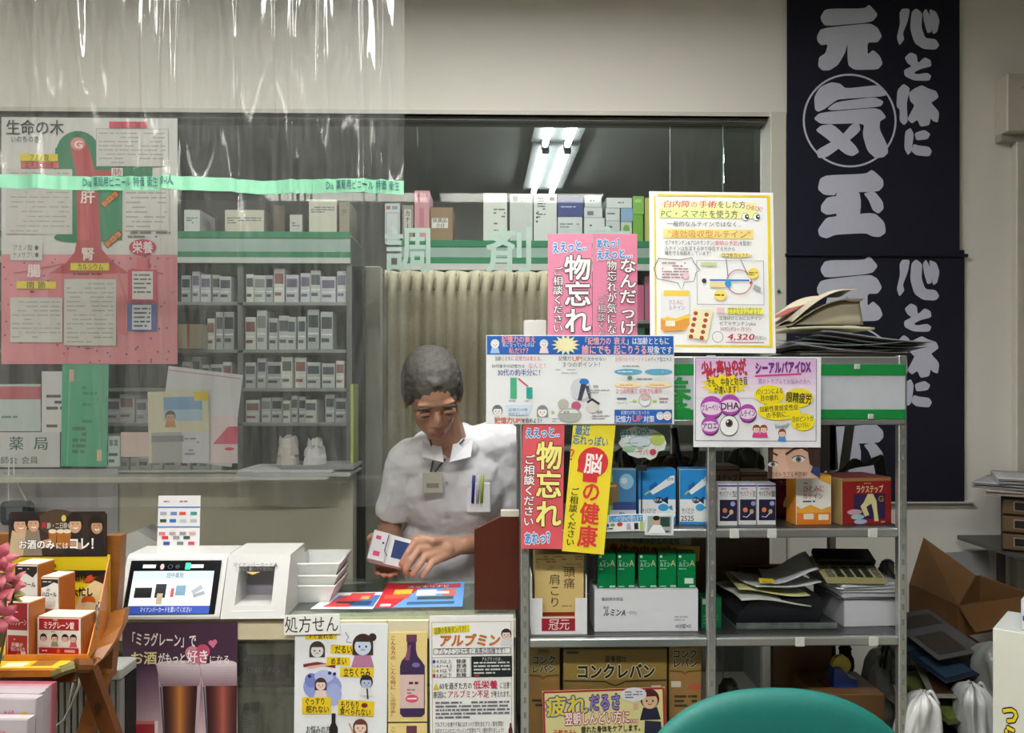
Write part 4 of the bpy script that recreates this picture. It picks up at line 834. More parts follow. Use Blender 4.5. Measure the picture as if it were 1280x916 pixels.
YT = 1.97
PINK = 'e58aa8'
for i, (a, b, lab) in enumerate(((685, 740, 'left half of the pink folded poster with three large white characters'), (740.5, 797, 'right half of the pink folded poster with white vertical text'))):
    p = poster('pink_poster', lab, 'poster', a, 292, b, 446, YT + .002, PINK, (0, 0, (-3, 3)[i]))
    if i == 0:
        p.text('ええっと‥', 690, 301, 737, 315, '3f8fd0', .05, ('f4f4f8', .08), rot=-5).text('物忘れ', 705, 318, 739, 417, 'fbf6f2', .035, ('3a2a30', .028), v=True).text('ご相談ください', 691, 333, 704, 416, 'fbf6f6', .02, ('3a2a30', .04), v=True)
    else:
        p.text('あれっ？', 745, 298, 779, 310, '3f8fd0', .05, ('f4f4f8', .08), rot=-3).text('ええっと…', 745, 311, 791, 324, '3f8fd0', .05, ('f4f4f8', .08), rot=-4).text('なんだっけ？', 774, 322, 796, 438, 'fbf6f2', .035, ('3a2a30', .04), v=True).text('物忘れが気になる', 758, 325, 771, 432, 'fbf6f2', .02, ('3a2a30', .04), v=True).text('ご相談ください', 746, 369, 757, 446, 'f0e8ea', .01, ('3a2a30', .03), v=True)
    p.done()
p = carton('paper_cup_box', 'small plain white box behind the blue headed leaflet', 655, 400, 683, 445, 2.05, .06, 'd8d6d0', 'bdbbb4', z0=SZ[0]); p.done()
p = poster('eye_care_poster', 'large white yellow-bordered eye care poster leaning on the shelf top', 'poster', 813, 236, 970, 441, YT - .05, 'f2f2f0', (-4, .4, 0))
Yl = 'ead222'
for q in ((819, 242, 821, 434), (962, 241, 966, 434), (823, 239.5, 966, 242), (844, 431, 966, 433.5)): p.rect(*q, Yl)
p.rect(825, 258, 950, 270, 'eef0a0').rect(828, 249, 948, 258, 'f2eeb0').rect(830, 284, 944, 296, 'f0dc8a')
p.text('白内障', 830, 247, 864, 257, 'd0486a', .02, sh=.1).text('の', 865, 248, 874, 257, 'd0486a', .0).text('手術', 875, 247, 898, 257, 'd0486a', .02, sh=.1).text('をした方', 899, 247, 935, 257, '44484a', .01).text('CHECK!', 935, 252, 956, 260, 'd06a4a', .01, rot=8)
p.text('PC・スマホ', 827, 259, 886, 270, '2e8a5a', .01, sh=.1).text('を使う方', 888, 259, 925, 270, '44484a', .01)
for x in (934, 948): p.ell(x, 267.5, 4.6, 5, 'fafafa').ring(x, 267.5, 4.6, 5, .5, '6a6a70').ell(x + 2, 267.5, 2.5, 3, '1c1c20').ell(x + 2.6, 267, 1, 1, 'fafafa')
p.text('一般的なルテインではなく‥', 835, 274, 932, 281, '44484a', .005).text('"速効吸収型ルテイン"', 836, 285, 940, 295.5, 'd8862e', .01).text('ゼアキサンチン&アロキサンチン', 832, 298, 893, 305, '55585a', .0).text('(疲眼の予防)', 893, 298, 926, 305, 'd0607a', .0).text('を配合！', 926, 298, 944, 305, '55585a', .0).text('ルテインは生活する中で存在する光から', 832, 306, 921, 312, '55585a', .0).text('瞳を守る役割をしています！', 832, 312, 893, 318, '55585a', .0).ell(921, 317, 21, 3, 'f2dc80').text('ココをカット！', 903, 314, 939, 320, '4a4a3a', .02)
p.line([(824, 322), (818, 335), (822, 348), (838, 351), (848, 353), (853, 364), (856, 352), (868, 351), (871, 340), (876, 336), (869, 328), (866, 321), (850, 324), (824, 322)], .8, '3a3a40').lines(828, 326, 862, 348, 6, 'a86a78', .8, .4).ell(858, 344, 4, 4, 'f0c4cc')
p.frame(872, 324, 956, 380, .8, 'a9adb4').rect(877, 326, 897, 331, 'c8d4a0').ell(881, 350, 3, 3, '33383a').rect(888, 348, 938, 350, '2a70c0').rect(888, 352, 908, 358, 'f2dca0').ring(925, 351, 16, 16, 1.2, 'c07a80').ell(911, 353, 4, 5, '3a9ad8').ell(940, 352, 2, 2, 'c8503a').ell(943, 340, 7, 7, 'f0d868').ell(901, 368, 8, 7, 'f2da70').lines(937, 338, 949, 343, 2, '6a5a20').lines(894, 366, 908, 370, 1, '6a5a20').line([(909, 321), (911, 344)], .8, '4a4a50').line([(927, 322), (936, 342)], .8, '4a4a50').poly([(942, 360), (952, 364), (952, 358), (944, 354)], 'a8acb4')
p.poly([(826, 412), (831, 415), (856, 413), (862, 405), (862, 362), (850, 361), (826, 363)], 'e8e8ea').poly([(826, 412), (831, 415), (856, 413), (862, 405), (862, 397), (845, 400), (826, 398)], 'e09a3c').poly([(826, 400), (845, 402), (862, 396), (862, 392), (845, 398), (834, 396)], 'f0c83a').rect(830, 363, 862, 370, 'f0cc44').text('ひとみに', 836, 374, 855, 381, 'b07a78', .0).text('ルテイン', 836, 381, 857, 388, 'b07a78', .0).rect(832, 401, 844, 408, 'eee6d8')
p.poly([(858, 422), (884, 425), (892, 386), (867, 385)], 'eee6bc')
for i in range(5):
    for k in (0, 1): p.ell(870 - i * 1.6 + k * 13.5, 391.5 + i * 7.3 + k * 1.5, 2.7, 2.6, 'a8462c')
p.rect(909, 384, 954, 392, 'f2ee60').text('食物を好んで摂る方が', 910, 383.5, 953, 388, '44484a', .01).text('からおすすめします！', 910, 388, 953, 392.5, '44484a', .01).rect(896, 384, 906, 391, 'f0c8c8').text('生理研ひとみにルテイン', 899, 394.5, 953, 400, '44484a', .0).text('ゼアキサンチンplus', 899, 401, 945, 407, '44484a', .0).text('30粒(約1ヶ月分)', 900, 408, 939, 414, 'a86a78', .0).text('4,320', 908, 415, 943, 425.5, 'b8304a', .02, sh=.15).text('円(税込)', 944, 419, 958, 425, '6a6a70', .0).ring(897, 421, 7, 7, .6, '6a6a70').rect(907, 427, 955, 428, 'c8788a')
p.done()
p = poster('alpha_eye_poster', 'white and lilac poster with purple circles and yellow bubbles on the shelf', 'poster', 867, 446, 1026, 559, YQ - .004, 'eeedf2', (0, .3, 0))
LG = ['dcb8de', 'e0c0e2', 'e4c8e6', 'e8d2ea', 'ecdcec', 'eee6ef']
for i, c in enumerate(LG): p.rect(869, 449 + i * 8, 1020, 457 + i * 8, c)
p.frame(869, 448, 1020, 551, .8, '6a6a8a')
p.text('少し高いのが', 876, 450, 932, 466, 'c8304e', .04, ('7a1a30', .03), rot=-5).text('許してほしい。', 882, 458, 938, 472, 'c8304e', .04, ('7a1a30', .03), rot=-6).text('シーアルパアイDX', 943, 451, 1013, 467, '7a2a8a', .03, ('3a1a5a', .03), rot=-2).line([(943, 470), (1001, 467)], 2.4, 'd83a8a').text('目のトラブルでお悩みの方へ', 947, 473, 1013, 480, '9a5aa0', .01)
p.star(905, 481, 31, 14, 11, .68, 'f0dc1e').text('でも、中身と効き目', 883, 472, 934, 483, '2a2a2a', .03, rot=-4).text('が違います！', 892, 482, 926, 492, '2a2a2a', .03, rot=-3)
for x, y, rx, t in ((889, 509, 14, 'ブルーベリー'), (912, 506, 13, 'DHA'), (934, 516, 11, 'ルテイン'), (887, 532, 11, 'アロエ')):
    p.ell(x + .5, y + 1.5, rx, rx, '3a1a44').ell(x, y, rx, rx, 'b04aac').ell(x, y + rx * .1, rx * .96, rx * .6, 'ecd2ec')
    p.text(t, x - rx * .9, y - (5 if t == 'DHA' else 4), x + rx * .9, y + (7 if t == 'DHA' else 5), '22222a', .03, rot=-3)
p.ell(911, 532, 12, 13, 'f4f4f4').ring(911, 532, 12, 13, .8, '3a3a3a').ell(911, 529, 4.6, 5, '5a4a44').ell(911, 529, 2.4, 2.6, '1c1618').ell(909, 527, 1.2, 1.2, 'f8f8f8')
for x, y, rx, ry, t, t2 in ((961, 493, 19, 12, 'パソコンによる', '目の疲れ'), (998, 497, 18, 12, '眼精疲労', None), (973, 514, 27, 11, '加齢性黄斑変性症', 'の予防に‥'), (1003, 527, 15, 11, '目のピントが', '合いづらい')):
    p.ell(x, y, rx, ry, 'f0dc1e')
    if t2: p.text(t, x - rx * .9, y - 8, x + rx * .9, y, '2a2a2a', .02, rot=-4).text(t2, x - rx * .6, y, x + rx * .6, y + 8, '2a2a2a', .02, rot=-4)
    else: p.text(t, x - rx * .9, y - 7, x + rx * .9, y + 7, '2a2a2a', .04, rot=4)
p.person(945, 536, 4.5, '7a3a2a', 'f0d0c0', 'd8408a').person(954, 536, 4.5, '8a4a3a', 'f0d0c0', 'd8408a').person(977, 541, 4.5, '8a3a20', 'f2d2c0', '4a8ac8').line([(968, 531), (974, 533), (986, 529)], 2, 'b8c0bc').lines(968, 531, 986, 536, 2, '9aa8a2').done()
p = poster('woman_eyes_card', 'photo card of a face close-up with pale eyes hanging under the lilac poster', 'card', 960, 552, 1025, 598, YQ + .002, 'c8a48e')
p.poly([(960, 598), (965, 598), (967, 552), (960, 552)], '3c2c28').poly([(1012, 580), (1025, 590), (1025, 552), (1008, 552)], '3a2620').ell(990, 556, 18, 5, 'd8b8a2').poly([(967, 578), (976, 594), (990, 596), (984, 580), (980, 560)], 'd4ae98').line([(961, 569), (966, 566), (972, 569)], 2.6, '4a2e24').line([(982, 568), (992, 561), (1002, 559), (1011, 564)], 3, '4a2e24')
for x, y, s_ in ((966, 580, .8), (998, 574, 1)): p.ell(x, y, 8 * s_, 4 * s_, 'd8d0cc').ell(x, y, 3.6 * s_, 3.8 * s_, '6a7472').ell(x, y, 1.6 * s_, 1.7 * s_, '161616').ring(x, y, 8.5 * s_, 5 * s_, 1.1, '2c1c18', 10, 170)
p.poly([(1013, 590), (1025, 598), (1025, 584), (1016, 583)], '2a3a6a').text('目のトラブル予防中！', 963, 589, 1012, 597, '2c2420', .01).done()

# tall red and yellow strips
p = poster('red_strip_poster', 'tall red strip sign with yellow and white vertical text at the shelf post', 'poster', 651, 528, 703, 686, YQ - .003, 'dd5a62', (0, 1.0, 0))
p.text('ええっと‥', 654, 534, 701, 547, '3f8fd0', .05, ('f4f4f8', .08), rot=-3).text('物忘れ', 668, 551, 701, 660, 'f6ec8a', .04, ('4a1a20', .025), v=True).text('ご相談ください', 653, 568, 667, 658, 'f8f4f2', .03, ('4a1a20', .04), v=True).text('あれっ？', 655, 664, 692, 680, '3f8fd0', .05, ('f4f4f8', .08), rot=-4).done()
p = poster('yellow_strip_poster', 'tall yellow strip sign with a red head shape and vertical text', 'poster', 702, 528, 755, 691, YQ - .001, 'f0dc36', (0, 5.2, 0))
p.text('最近', 705, 531, 724, 545, '2f78b8', .03).text('忘れっぽい', 703, 544, 748, 557, '2f78b8', .03).text('？', 700, 561, 714, 579, 'd05038', .03)
p.ell(731, 577, 19, 19, 'd8383c').rect(720, 588, 738, 602, 'd8383c').poly([(712, 590), (722, 592), (720, 570), (714, 575)], 'd8383c').text('脳', 720, 565, 743, 592, 'faf6f2', .03)
p.text('の', 720, 600, 744, 627, 'd8383c', .03).text('健康', 720, 627, 745, 684, 'd8383c', .04, v=True).text('ご相談ください', 706, 610, 717, 684, '2e2a18', .02, v=True).done()

# ------------------------------------------------------------------ second shelf
Z1 = SZ[1]
p = carton('supplement_pack', 'shiny green and blue supplement pack in a clear wrapper', 752, 586, 795, 657, 1.96, .03, '4a86b4', '8fa8b4', z0=Z1, rz=0, rough=.25)
p.rect(752, 586, 766, 648, '7fae5a').ell(760, 600, 6, 10, 'b8d08a').ell(758, 640, 7, 9, '9ac06a').rect(752, 603, 773, 632, '8a7648').lines(753, 605, 772, 630, 5, 'c8b88a', .7, .6).ell(783, 602, 9, 10, '8fc4e0').ell(780, 601, 4, 4, 'd8e4ea').rect(766, 628, 795, 640, '3a4a86').rect(762, 638, 795, 646, 'd8dce0').lines(766, 640, 790, 644, 1, '6a7a9a').done()
for i, (a, b, rz, lab) in enumerate(((798, 845, 0, 'blue and white supplement box with a tube picture beside the clear wrapped pack'), (851, 889, -6, 'blue and white supplement box with a tube picture beside the shelf post'))):
    p = carton('supplement_box', lab, a, 586, b, 656, 1.955, .05, '1f86cc', '176aa6' if i == 0 else 'b8c0c4', '2f90d4', rz=rz, z0=Z1, group='blue supplement boxes')
    d = a - 798; c = min(1, (b - a) / 47.0)
    f = lambda x: a + (x - 798) * c
    p.rect(a + .6, 624, b - .6, 652, 'e9ebec').poly([(f(826), 655), (b - .6, 655), (b - .6, 644), (f(838), 652)], '1f86cc').poly([(f(812), 614), (f(816), 618), (f(843), 603), (f(843), 594), (f(838), 595)], 'e6eaec').poly([(f(811), 613), (f(822), 606), (f(820), 602), (f(812), 607)], '1a5a9a').line([(f(806), 618), (f(813), 613)], 2, 'b8c87a').text('DS', f(834), 596, f(842), 601, '2a3a5a', .02).ell(f(823), 625, f(6) - f(0), 4, '16284e').poly([(f(827), 625), (f(835), 630), (f(835), 620)], '16284e').ell(f(829), 634, f(6.5) - f(0), 4.5, '38a0d4').poly([(f(834), 634), (f(841), 638), (f(840), 631)], '38a0d4').text('EPA', f(818), 622, f(828), 627, 'e8ecf0', .01).text('サバだけ', f(801), 634, f(820), 643, '22262c', .01).text('2525', f(800), 643, f(820), 652, '22262c', .02).done()
r = thing('fish_oil_pop', 'round hand-drawn paper fish cutout standing over the blue boxes', 'sign', pt(803, 572, YS0 + .02))
ks = pt(833, 572, YS0 + .02).x - pt(773, 572, YS0 + .02).x
oc = [(773 + 60 * u, 533 + 42 * v) for u, v in ((0, .5), (.06, .36), (.03, .2), (.18, .08), (.35, .0), (.55, .06), (.75, .1), (.95, .28), (1, .5), (.96, .7), (.84, .74), (.78, .92), (.66, 1), (.55, .92), (.4, .94), (.22, .85), (.1, .66))]
P = Panel(r, 773, 533, 833, 572, ks, ks * 39 / 60, -.0006)
MB().prism([P.xy(*q) for q in oc][::-1], 0, .0012, mat('dfe4e0', .5)).build('cutout', r)
P.text('EPA・DHA', 776, 534, 812, 546, '3f9ab0', .04, ('e4f0f4', .06), rot=-8).ell(822, 549, 9, 8, 'b8cc6a').ell(800, 552, 14, 7, 'd0dce4').ring(800, 552, 14, 7, .6, '7a8a94').ell(786, 561, 8, 4, '9fc4a0').ell(816, 565, 4, 4, 'c84a5a').text('サバ', 797, 561, 810, 569, 'c84a5a', .01).lines(782, 552, 812, 566, 4, '8ab0a0', .5, .3).done()
MB().tube([(0, .004, -.02), (0, .006, .03)], .0015, mat('2a2a2a', .5), 6).build('stick', r); MB().box(-.012, .012, 0, .014, -.032, -.018, mat('1c1c1e', .5), .002).build('clip', r)
MB().box(-.02, .02, .0, .02, Z1 - r.location.z, Z1 - r.location.z + .004, mat('1c1c1e', .5)).tube([(0, .008, -.02), (0, .012, Z1 - r.location.z + .004)], .0018, mat('1c1c1e', .5), 6).build('stand', r)
p = poster('shelf_card', 'small white card with coloured fruit pictures on the shelf edge', 'card', 753, 643, 806, 664, YS0 - .006, 'e6e9ea', (0, -2, 0))
p.rect(762, 644, 804, 652, '3a8cc4').text('しっかりEPAが摂れます', 763, 644, 803, 652, 'f0f4f8', .01).ell(758, 656, 4, 2.4, '3a5a9a').ell(766, 655.5, 3, 2, '6aa04a').ell(775, 655, 3.6, 2.6, 'c83a3a').poly([(783, 662), (789, 662), (788, 654), (784, 654)], 'b8a8b8').rect(793, 654, 798, 662, '1f2428').rect(800, 652, 805, 663, 'a8c06a').lines(756, 658, 780, 662, 1, '4a4a50').done()
p = poster('doctor_photo_card', 'small photo card of a person in a white coat on the shelf edge', 'card', 806, 642, 842, 669, YS0 - .009, 'd6dadc', (0, 1, 0))
p.rect(809, 645, 839, 666, '9aa4a0').rect(825, 646, 837, 658, '22403a').poly([(810, 666), (832, 666), (826, 656), (816, 656)], 'e6e8ea').ell(820, 651, 4, 5, 'c8a088').ell(820, 647.5, 4.4, 3, '1f1a18').ell(834, 664, 3, 1.2, '3a4a8a').done()
for i, (a, b, Yd) in enumerate(((897, 922, 1.94), (922.5, 945.5, 1.95), (946, 970, 1.95))):
    p = carton('eye_supplement_box', ('white box with a dark purple picture beside the post, leftmost of three', 'white box with a dark purple picture, middle of three', 'white box with a dark purple picture, rightmost of three')[i], a, 604, b, 656, Yd, .045, 'dfe0e2', 'b8b9c0', z0=Z1, group='white and purple eye supplement boxes')
    p.rect(a + .5, 606, b - .5, 608, '5a3a9a').text('サバ', a + 2, 613, a + 10, 621, '2a2a30', .01).text('アイ', a + 10, 613, a + 18, 621, 'c84a4a', .01).text('型', a + 18, 613, b - 1, 621, '2a2a30', .01).rect(a + 2.5, 624, b - .8, 650, '1f1a3c').ell(a + 9, 637, 3, 3, 'd8804a').ell(a + 17, 639, 2.5, 3, 'c8b07a').ell(a + 19, 629, 3, 3, '9a9ac8').line([(a + 6, 645), (a + 11, 646), (a + 16, 641)], 1.2, 'd0d4e0').lines(a + 4, 609.5, b - 4, 612, 1, '8a8a90').done()
p = carton('step_supplement_box', 'dark red supplement box half hidden behind the white purple boxes', 972, 597, 993, 650, 2.06, .1, '6e1c20', '541418', z0=Z1); p.text('ラクス', 973, 600, 992, 607, 'd8c08a', .02).ell(986, 615, 3, 8, 'c8b078').ell(983, 628, 3, 9, 'c8b078', rot=20).done()
p = carton('lutein_box', 'orange and white eye supplement box below the face photo card', 993, 594, 1039, 655, 1.95, .055, 'ebe8e2', 'd88a2e', 'e0a040', rz=4, z0=Z1)
p.poly([(1018, 597), (1038, 606), (1038, 595), (1005, 595)], 'e8b43a').rect(994, 638, 1038, 654.5, 'd87c24').poly([(994, 640), (1038, 640), (1038, 632), (1026, 636), (1012, 630), (1000, 635), (994, 631)], 'e8a83a').text('ひとみに', 1002, 606, 1030, 615, 'c05a70', .02).text('ルテイン', 1002, 615, 1028, 624, 'c05a70', .02).lines(1003, 602, 1012, 605, 1, 'c0606a').lines(1002, 624, 1028, 628, 1, '44444a').rect(1003, 641, 1016, 648, 'eae0d0').rect(1022, 642, 1035, 649, 'eae0d0').done()
p = carton('step_supplement_box', 'red supplement box with a walking leg picture at the right shelf end', 1045, 597, 1113, 655, 1.95, .12, '8c1418', 'a08a58', '7a1014', rz=9, z0=Z1)
p.rect(1046, 598.5, 1112, 601, '9a7a3a').text('ラクステップ', 1064, 606, 1101, 616, 'e6d6a0', .03).lines(1075, 603, 1090, 605, 1, 'd8b878').rect(1061, 617, 1104, 648, '2a1c4a').poly([(1087, 617), (1080, 617), (1074, 628), (1070, 632), (1076, 645), (1082, 643), (1078, 633), (1085, 629), (1088, 640), (1089, 651), (1095, 651), (1093, 638), (1092, 626)], 'd8cc92').text('G', 1094, 618, 1102, 628, 'a8862e', .03).ell(1062, 639, 10, 3.4, 'c8a0b0').ell(1066, 645, 9, 3.2, 'a8c8c8').ell(1070, 651, 9, 3, 'b0c0d8').lines(1098, 650, 1111, 654, 1, 'd8b0a0').done()
# dark clutter at the back of the second shelf
for i, (a, b, y0, c, s_, lab, t) in enumerate(((893, 925, 583, 'a89c88', '7d7464', 'beige booklet box with red lettering behind the purple boxes', 'ステップ'), (926, 962, 590, 'b0a48e', '857a66', 'flat beige box with a red band behind the purple boxes', None))):
    p = carton('booklet_box', lab, a, y0, b, 646, 2.10, .1, c, s_, z0=Z1)
    if t: p.text(t, a + 2, 593, b - 3, 603, '9a3a34', .03)
    p.rect(a + 1, y0 + 3, b - 1, y0 + 6, '9a4038').done()
def lump(name, label, cat, px0, py0, px1, Yc, z0, dep, col, rough=.45, seed=1, spec=None, taper=.45, nu=26, nv=9, jit=.008, m=None):
    """crumpled bag standing on z0"""
    rg = random.Random(seed); x0, x1 = X(px0, Yc), X(px1, Yc); h = Zp(py0, Yc) - z0
    r = thing(name, label, cat, ((x0 + x1) / 2, Yc, z0)); hw = (x1 - x0) / 2; nu, nv = 72, 36
    W_ = [(rg.randint(2, 13), rg.uniform(0, 6.3), rg.uniform(-16, 16), rg.uniform(.4, 1)) for _ in range(11)]; lean = rg.uniform(-.35, .35)
    def f(u, v):
        t = u * 2 * PI; n_ = sum(a / (k ** .5) * (1 - abs(math.sin(.5 * (k * t + p_ + q_ * v)))) for k, p_, q_, a in W_) - 1.6
        s_ = (1 - taper * v ** 1.5) * (1 if v < .9 else max(.04, math.cos((v - .9) / .1 * PI / 2) ** .6)); a = jit * 2.2 * n_ * min(1, 4 * v + .15)
        c, d = math.cos(t), math.sin(t); e = .75; c = math.copysign(abs(c) ** e, c); d = math.copysign(abs(d) ** e, d)
        return ((hw * s_ + a * .8) * c + lean * hw * v * v + .2 * hw * math.sin(5 * v + seed) * v, (dep * s_ + a * .8) * d, max(.001, h * v + (.6 * a * math.sin(3 * t + seed) if .1 < v < .97 else 0)))
    mb = MB().grid(f, nu, nv, m or mat(col, rough, 0, .06, 12)); mb.build('bag_film', r, True)
    MB().tube(smooth_pts([(lean * hw * .8, 0, h * .9), (lean * hw + hw * .25, -.01, h * 1.0), (lean * hw + hw * .5, -.02, h * .93)]), .006, m or mat(col, rough, 0, .06, 12), 7, .003).build('handle', r, True)
    return r
lump('plastic_bag', 'dark grey plastic bag at the back of the second shelf', 'bag', 900, 560, 962, 2.255, Z1, .035, '3f433f', .35, 4)
lump('plastic_bag', 'dark olive plastic bag behind the fish cutout', 'bag', 756, 560, 800, 2.2, Z1, .06, '33342e', .4, 6)
lump('cloth_bag', 'brown cloth bag behind the blue supplement boxes', 'bag', 800, 568, 888, 2.2, Z1, .05, '4a3f2e', .7, 8)
r = thing('tape_holder', 'black curved handle of a bag hook behind the second blue box', 'hook', pt(848, 560, 2.12)); r.location.z = Z1
hh = Zp(535, 2.12) - Z1
MB().tube([(-.012, 0, hh), (-.004, 0, hh * .75), (.008, 0, hh * .6), (.03, 0, hh * .55), (.045, 0, hh * .65), (.048, 0, hh * .85)], .009, mat('15161a', .35), 10).build('hook', r, True)
MB().tube([(.008, 0, 0), (.008, 0, hh * .6)], .008, mat('15161a', .35), 10).box(-.03, .05, -.02, .02, 0, .01, mat('15161a', .35), .002).build('stand', r)
r = thing('black_cable', 'bunch of black cables behind the red step box', 'cable', pt(1070, 600, 2.2)); r.location.z = Z1
for i in range(5):
    d = i * .006; MB().tube(smooth_pts([(-.05 - d, 0, .0), (-.045 - d, .005 * i, .08), (-.01, .004 * i, .135 - d), (.025 + d, 0, .125), (.055 + d, .01, .13 + d * .5), (.07 + d, .0, .02)]), .0035, mat('141416', .4), 7).build('cable', r, True)
for i, (pa, pb, py1, lab) in enumerate(((1027, 1048, 588, 'wide torn grey paper strip hanging under the header sign'), (1048, 1060, 592, 'narrow torn grey paper strip hanging under the header sign'))):
    p = poster('torn_paper', lab, 'paper', pa, 453, pb, py1, 2.30 - i * .006, '6f706c', (0, (-3, 8)[i], 0)); p.done()

# ------------------------------------------------------------------ third shelf
Z2 = SZ[2]
r = carton('tea_box', 'beige box with brush characters in a white display tray', 668, 692, 730, 792, 1.955, .06, 'd2b878', 'a88f58', z0=Z2 + .003)
r.lines(670, 694, 729, 704, 3, '9a7a44', .6, .5).lines(672, 704, 729, 714, 3, 'b0905a', .4, .5).text('頭痛', 704, 708, 719, 738, '3a2e1c', .005, v=True).text('肩こり', 686, 718, 701, 762, '3a2e1c', .005, v=True).lines(702, 758, 722, 762, 1, 'a08850').rect(677, 768, 718, 773, '8c2418').done()
tr = thing('display_tray', 'white cardboard display tray with a red label around the beige box', 'tray', (X(699, 1.935), 1.99, Z2)); kx = 1.935 / FPX; mw = mat('e4e4e6', .5)
zf = lambda py: (Zp(py, 1.935) - Z2)
MB().prism([((664 - 699) * kx, 0), ((734 - 699) * kx, 0), ((734 - 699) * kx, zf(748)), ((719 - 699) * kx, zf(748)), ((719 - 699) * kx, zf(772)), ((678 - 699) * kx, zf(772)), ((678 - 699) * kx, zf(748)), ((664 - 699) * kx, zf(748))], -.055, -.0535, mw).build('front_wall', tr)
for g in (-1, 1): MB().box(g * .0665 - .001, g * .0665 + .001, -.0535, .04, .001, zf(720), mw).build('side_wall', tr)
MB().box(-.0655, .0655, -.0535, .04, 0, .0025, mw).build('tray_base', tr)
P = Panel(tr, 664, 748, 734, 797, 70 * kx, 49 * kx, -.055, z0=0)
P.rect(677, 777, 719, 793, '9c1428').text('冠元', 685, 777, 712, 792, 'f0e6e2', .01, sh=.1).done()
p = carton('tablet_carton', 'long white tablet carton under the row of green boxes', 743, 736, 873, 794, 1.95, .1, 'dcdde2', 'b4b5ba', 'd0d1d6', z0=Z2)
p.text('瓶別表示用品', 752, 747, 779, 752, '4a4a52', .02).text('薬用', 754, 759, 761, 763, '4a4a52', .01).text('ルミンA', 754, 762, 782, 773, '22222a', .03, sh=.2).text('－100γ', 782, 764, 796, 771, '8a8a92', .01).text('400錠×10', 844, 783, 864, 790, '44444c', .01).lines(843, 772, 860, 780, 2, 'a8a8b0').done()
zt = p.root.location.z + p.kz * 58
for i, a in enumerate((747, 771, 798, 823, 847)):
    b = a + 23; o = ('leftmost', 'second from the left', 'middle', 'second from the right', 'rightmost')[i]
    p = carton('tablet_box', 'shiny green tablet box, %s of five on the white carton' % o, a, (691, 691, 693, 690, 691)[i], b, 736, 1.955 + .002 * (i % 2), .04, '0c7a44', '085a32', '10864c', rz=(0, 0, 0, -1, -2)[i], z0=zt, group='green tablet boxes on the white carton', rough=.25)
    p.rect(a + 2, 694, a + 5, 697, 'c8e0d0').text('ルミン', a + 2, 702, a + 15, 709, 'c8dcc8', .02).text('A', a + 15, 698, a + 22, 709, 'c8b878', .01).lines(a + 2, 700, a + 12, 702, 1, '8ac0a0').lines(a + 2, 710, a + 14, 712.5, 1, '8ac0a0').lines(a + 2, 732, a + 12, 735, 1, 'a8d0b8').rect(a + 15, 732, a + 22, 734.5, 'a8d0b8')
    if i == 4: p.rect(a + 9, 723, a + 20, 730, 'd8e0d8')
    p.done()
p = carton('tablet_box', 'green tablet box standing alone beside the long white carton', 876, 746, 902, 794, 1.97, .04, '0c6a3c', '084a2a', z0=Z2, rough=.3); p.rect(878, 749, 884, 757, 'b0ccb8').rect(882, 763, 888, 769, 'c8d8cc').lines(879, 772, 898, 788, 3, '5a9a78').done()
p = poster('yellow_banner', 'yellow banner with dark red characters lying behind the green boxes', 'banner', 738, 679, 874, 698, 2.03, 'b49a1e', (0, 3.5, 0)); p.text('身体の中のゴミ', 760, 681, 850, 696, '9a2a1c', .05).text('今', 744, 684, 756, 696, '3a3420', .02).done()
p = poster('pale_banner', 'pale green banner strip above the yellow banner', 'banner', 740, 665, 864, 680, 2.08, '9aa49c', (0, 1, 0)); p.text('のとりあっかとの変化', 775, 669, 850, 680, '4a4438', .01).done()
MB().box(-.12, .1, .002, .01, Z2 - p.root.location.z, 0.02, mat('6a6448', .6)).build('backing_board', p.root)
# cardboard sheets standing behind
bd = carton('cardboard_sheet', 'brown cardboard sheet standing at the back of the third shelf', 862, 670, 962, 778, 2.22, .02, '6e5233', '5c4429', z0=Z2, cat='cardboard'); bd.line([(900, 672), (930, 684), (958, 690)], .8, '3c2c1c').done()
# papers in a clear tray
r = thing('document_tray', 'dark blue document tray full of loose papers on the third shelf', 'tray', (X(962, 2.08), 2.08, Z2), (0, 0, 0))
MB().prism([(-.12, .004), (.085, .004), (.1, .035), (.095, .075), (-.085, .062), (-.115, .03)], -.10, .11, mat('11141c', .35)).build('folder_stack', r)
def sheet(parent, x0, x1, y0, y1, z0, amp, col, ph=0, ang=0, slope=0):
    def f(u, v):
        x = x0 + (x1 - x0) * u; y = y0 + (y1 - y0) * v
        return (x, y, z0 + slope * u + amp * math.sin(u * 4.2 + ph) * (0.6 + .4 * v) + .004 * math.sin(v * 5 + ph))
    M = Matrix.Rotation(rad(ang), 4, 'Z'); return MB().grid(f, 14, 8, mat(col, .5, 0, .04, 20), M).build('paper', parent, True, .0006)
sheet(r, -.12, .06, -.115, .08, .070, .010, 'b8bab4', .3, 4, -.012); sheet(r, -.10, .075, -.105, .09, .082, .012, 'c4c48a', 1.4, -6); sheet(r, -.085, .09, -.10, .06, .094, .010, 'c8cac8', 2.0, 8, .012); sheet(r, -.02, .105, -.085, .08, .108, .014, 'c4c6cc', 3.6, -10, .03)
MB().box(-.125, .125, -.125, -.123, .001, .018, glass_mat('clear_plastic', (.85, .88, .87), .12, 1.4, .08)).box(-.125, .125, -.125, .12, .0, .003, mat('2c4a48', .4)).build('clear_tray', r)
r = thing('orange_folder', 'orange edged black folder behind the loose papers', 'folder', (X(950, 2.2), 2.203, Z2)); MB().box(-.06, .06, -.008, .008, 0, .1, mat('1a1714', .5), .003).build('folder', r); MB().box(-.058, .062, -.009, .009, .1, .106, mat('8a4a1a', .5), .001).build('orange_edge', r)
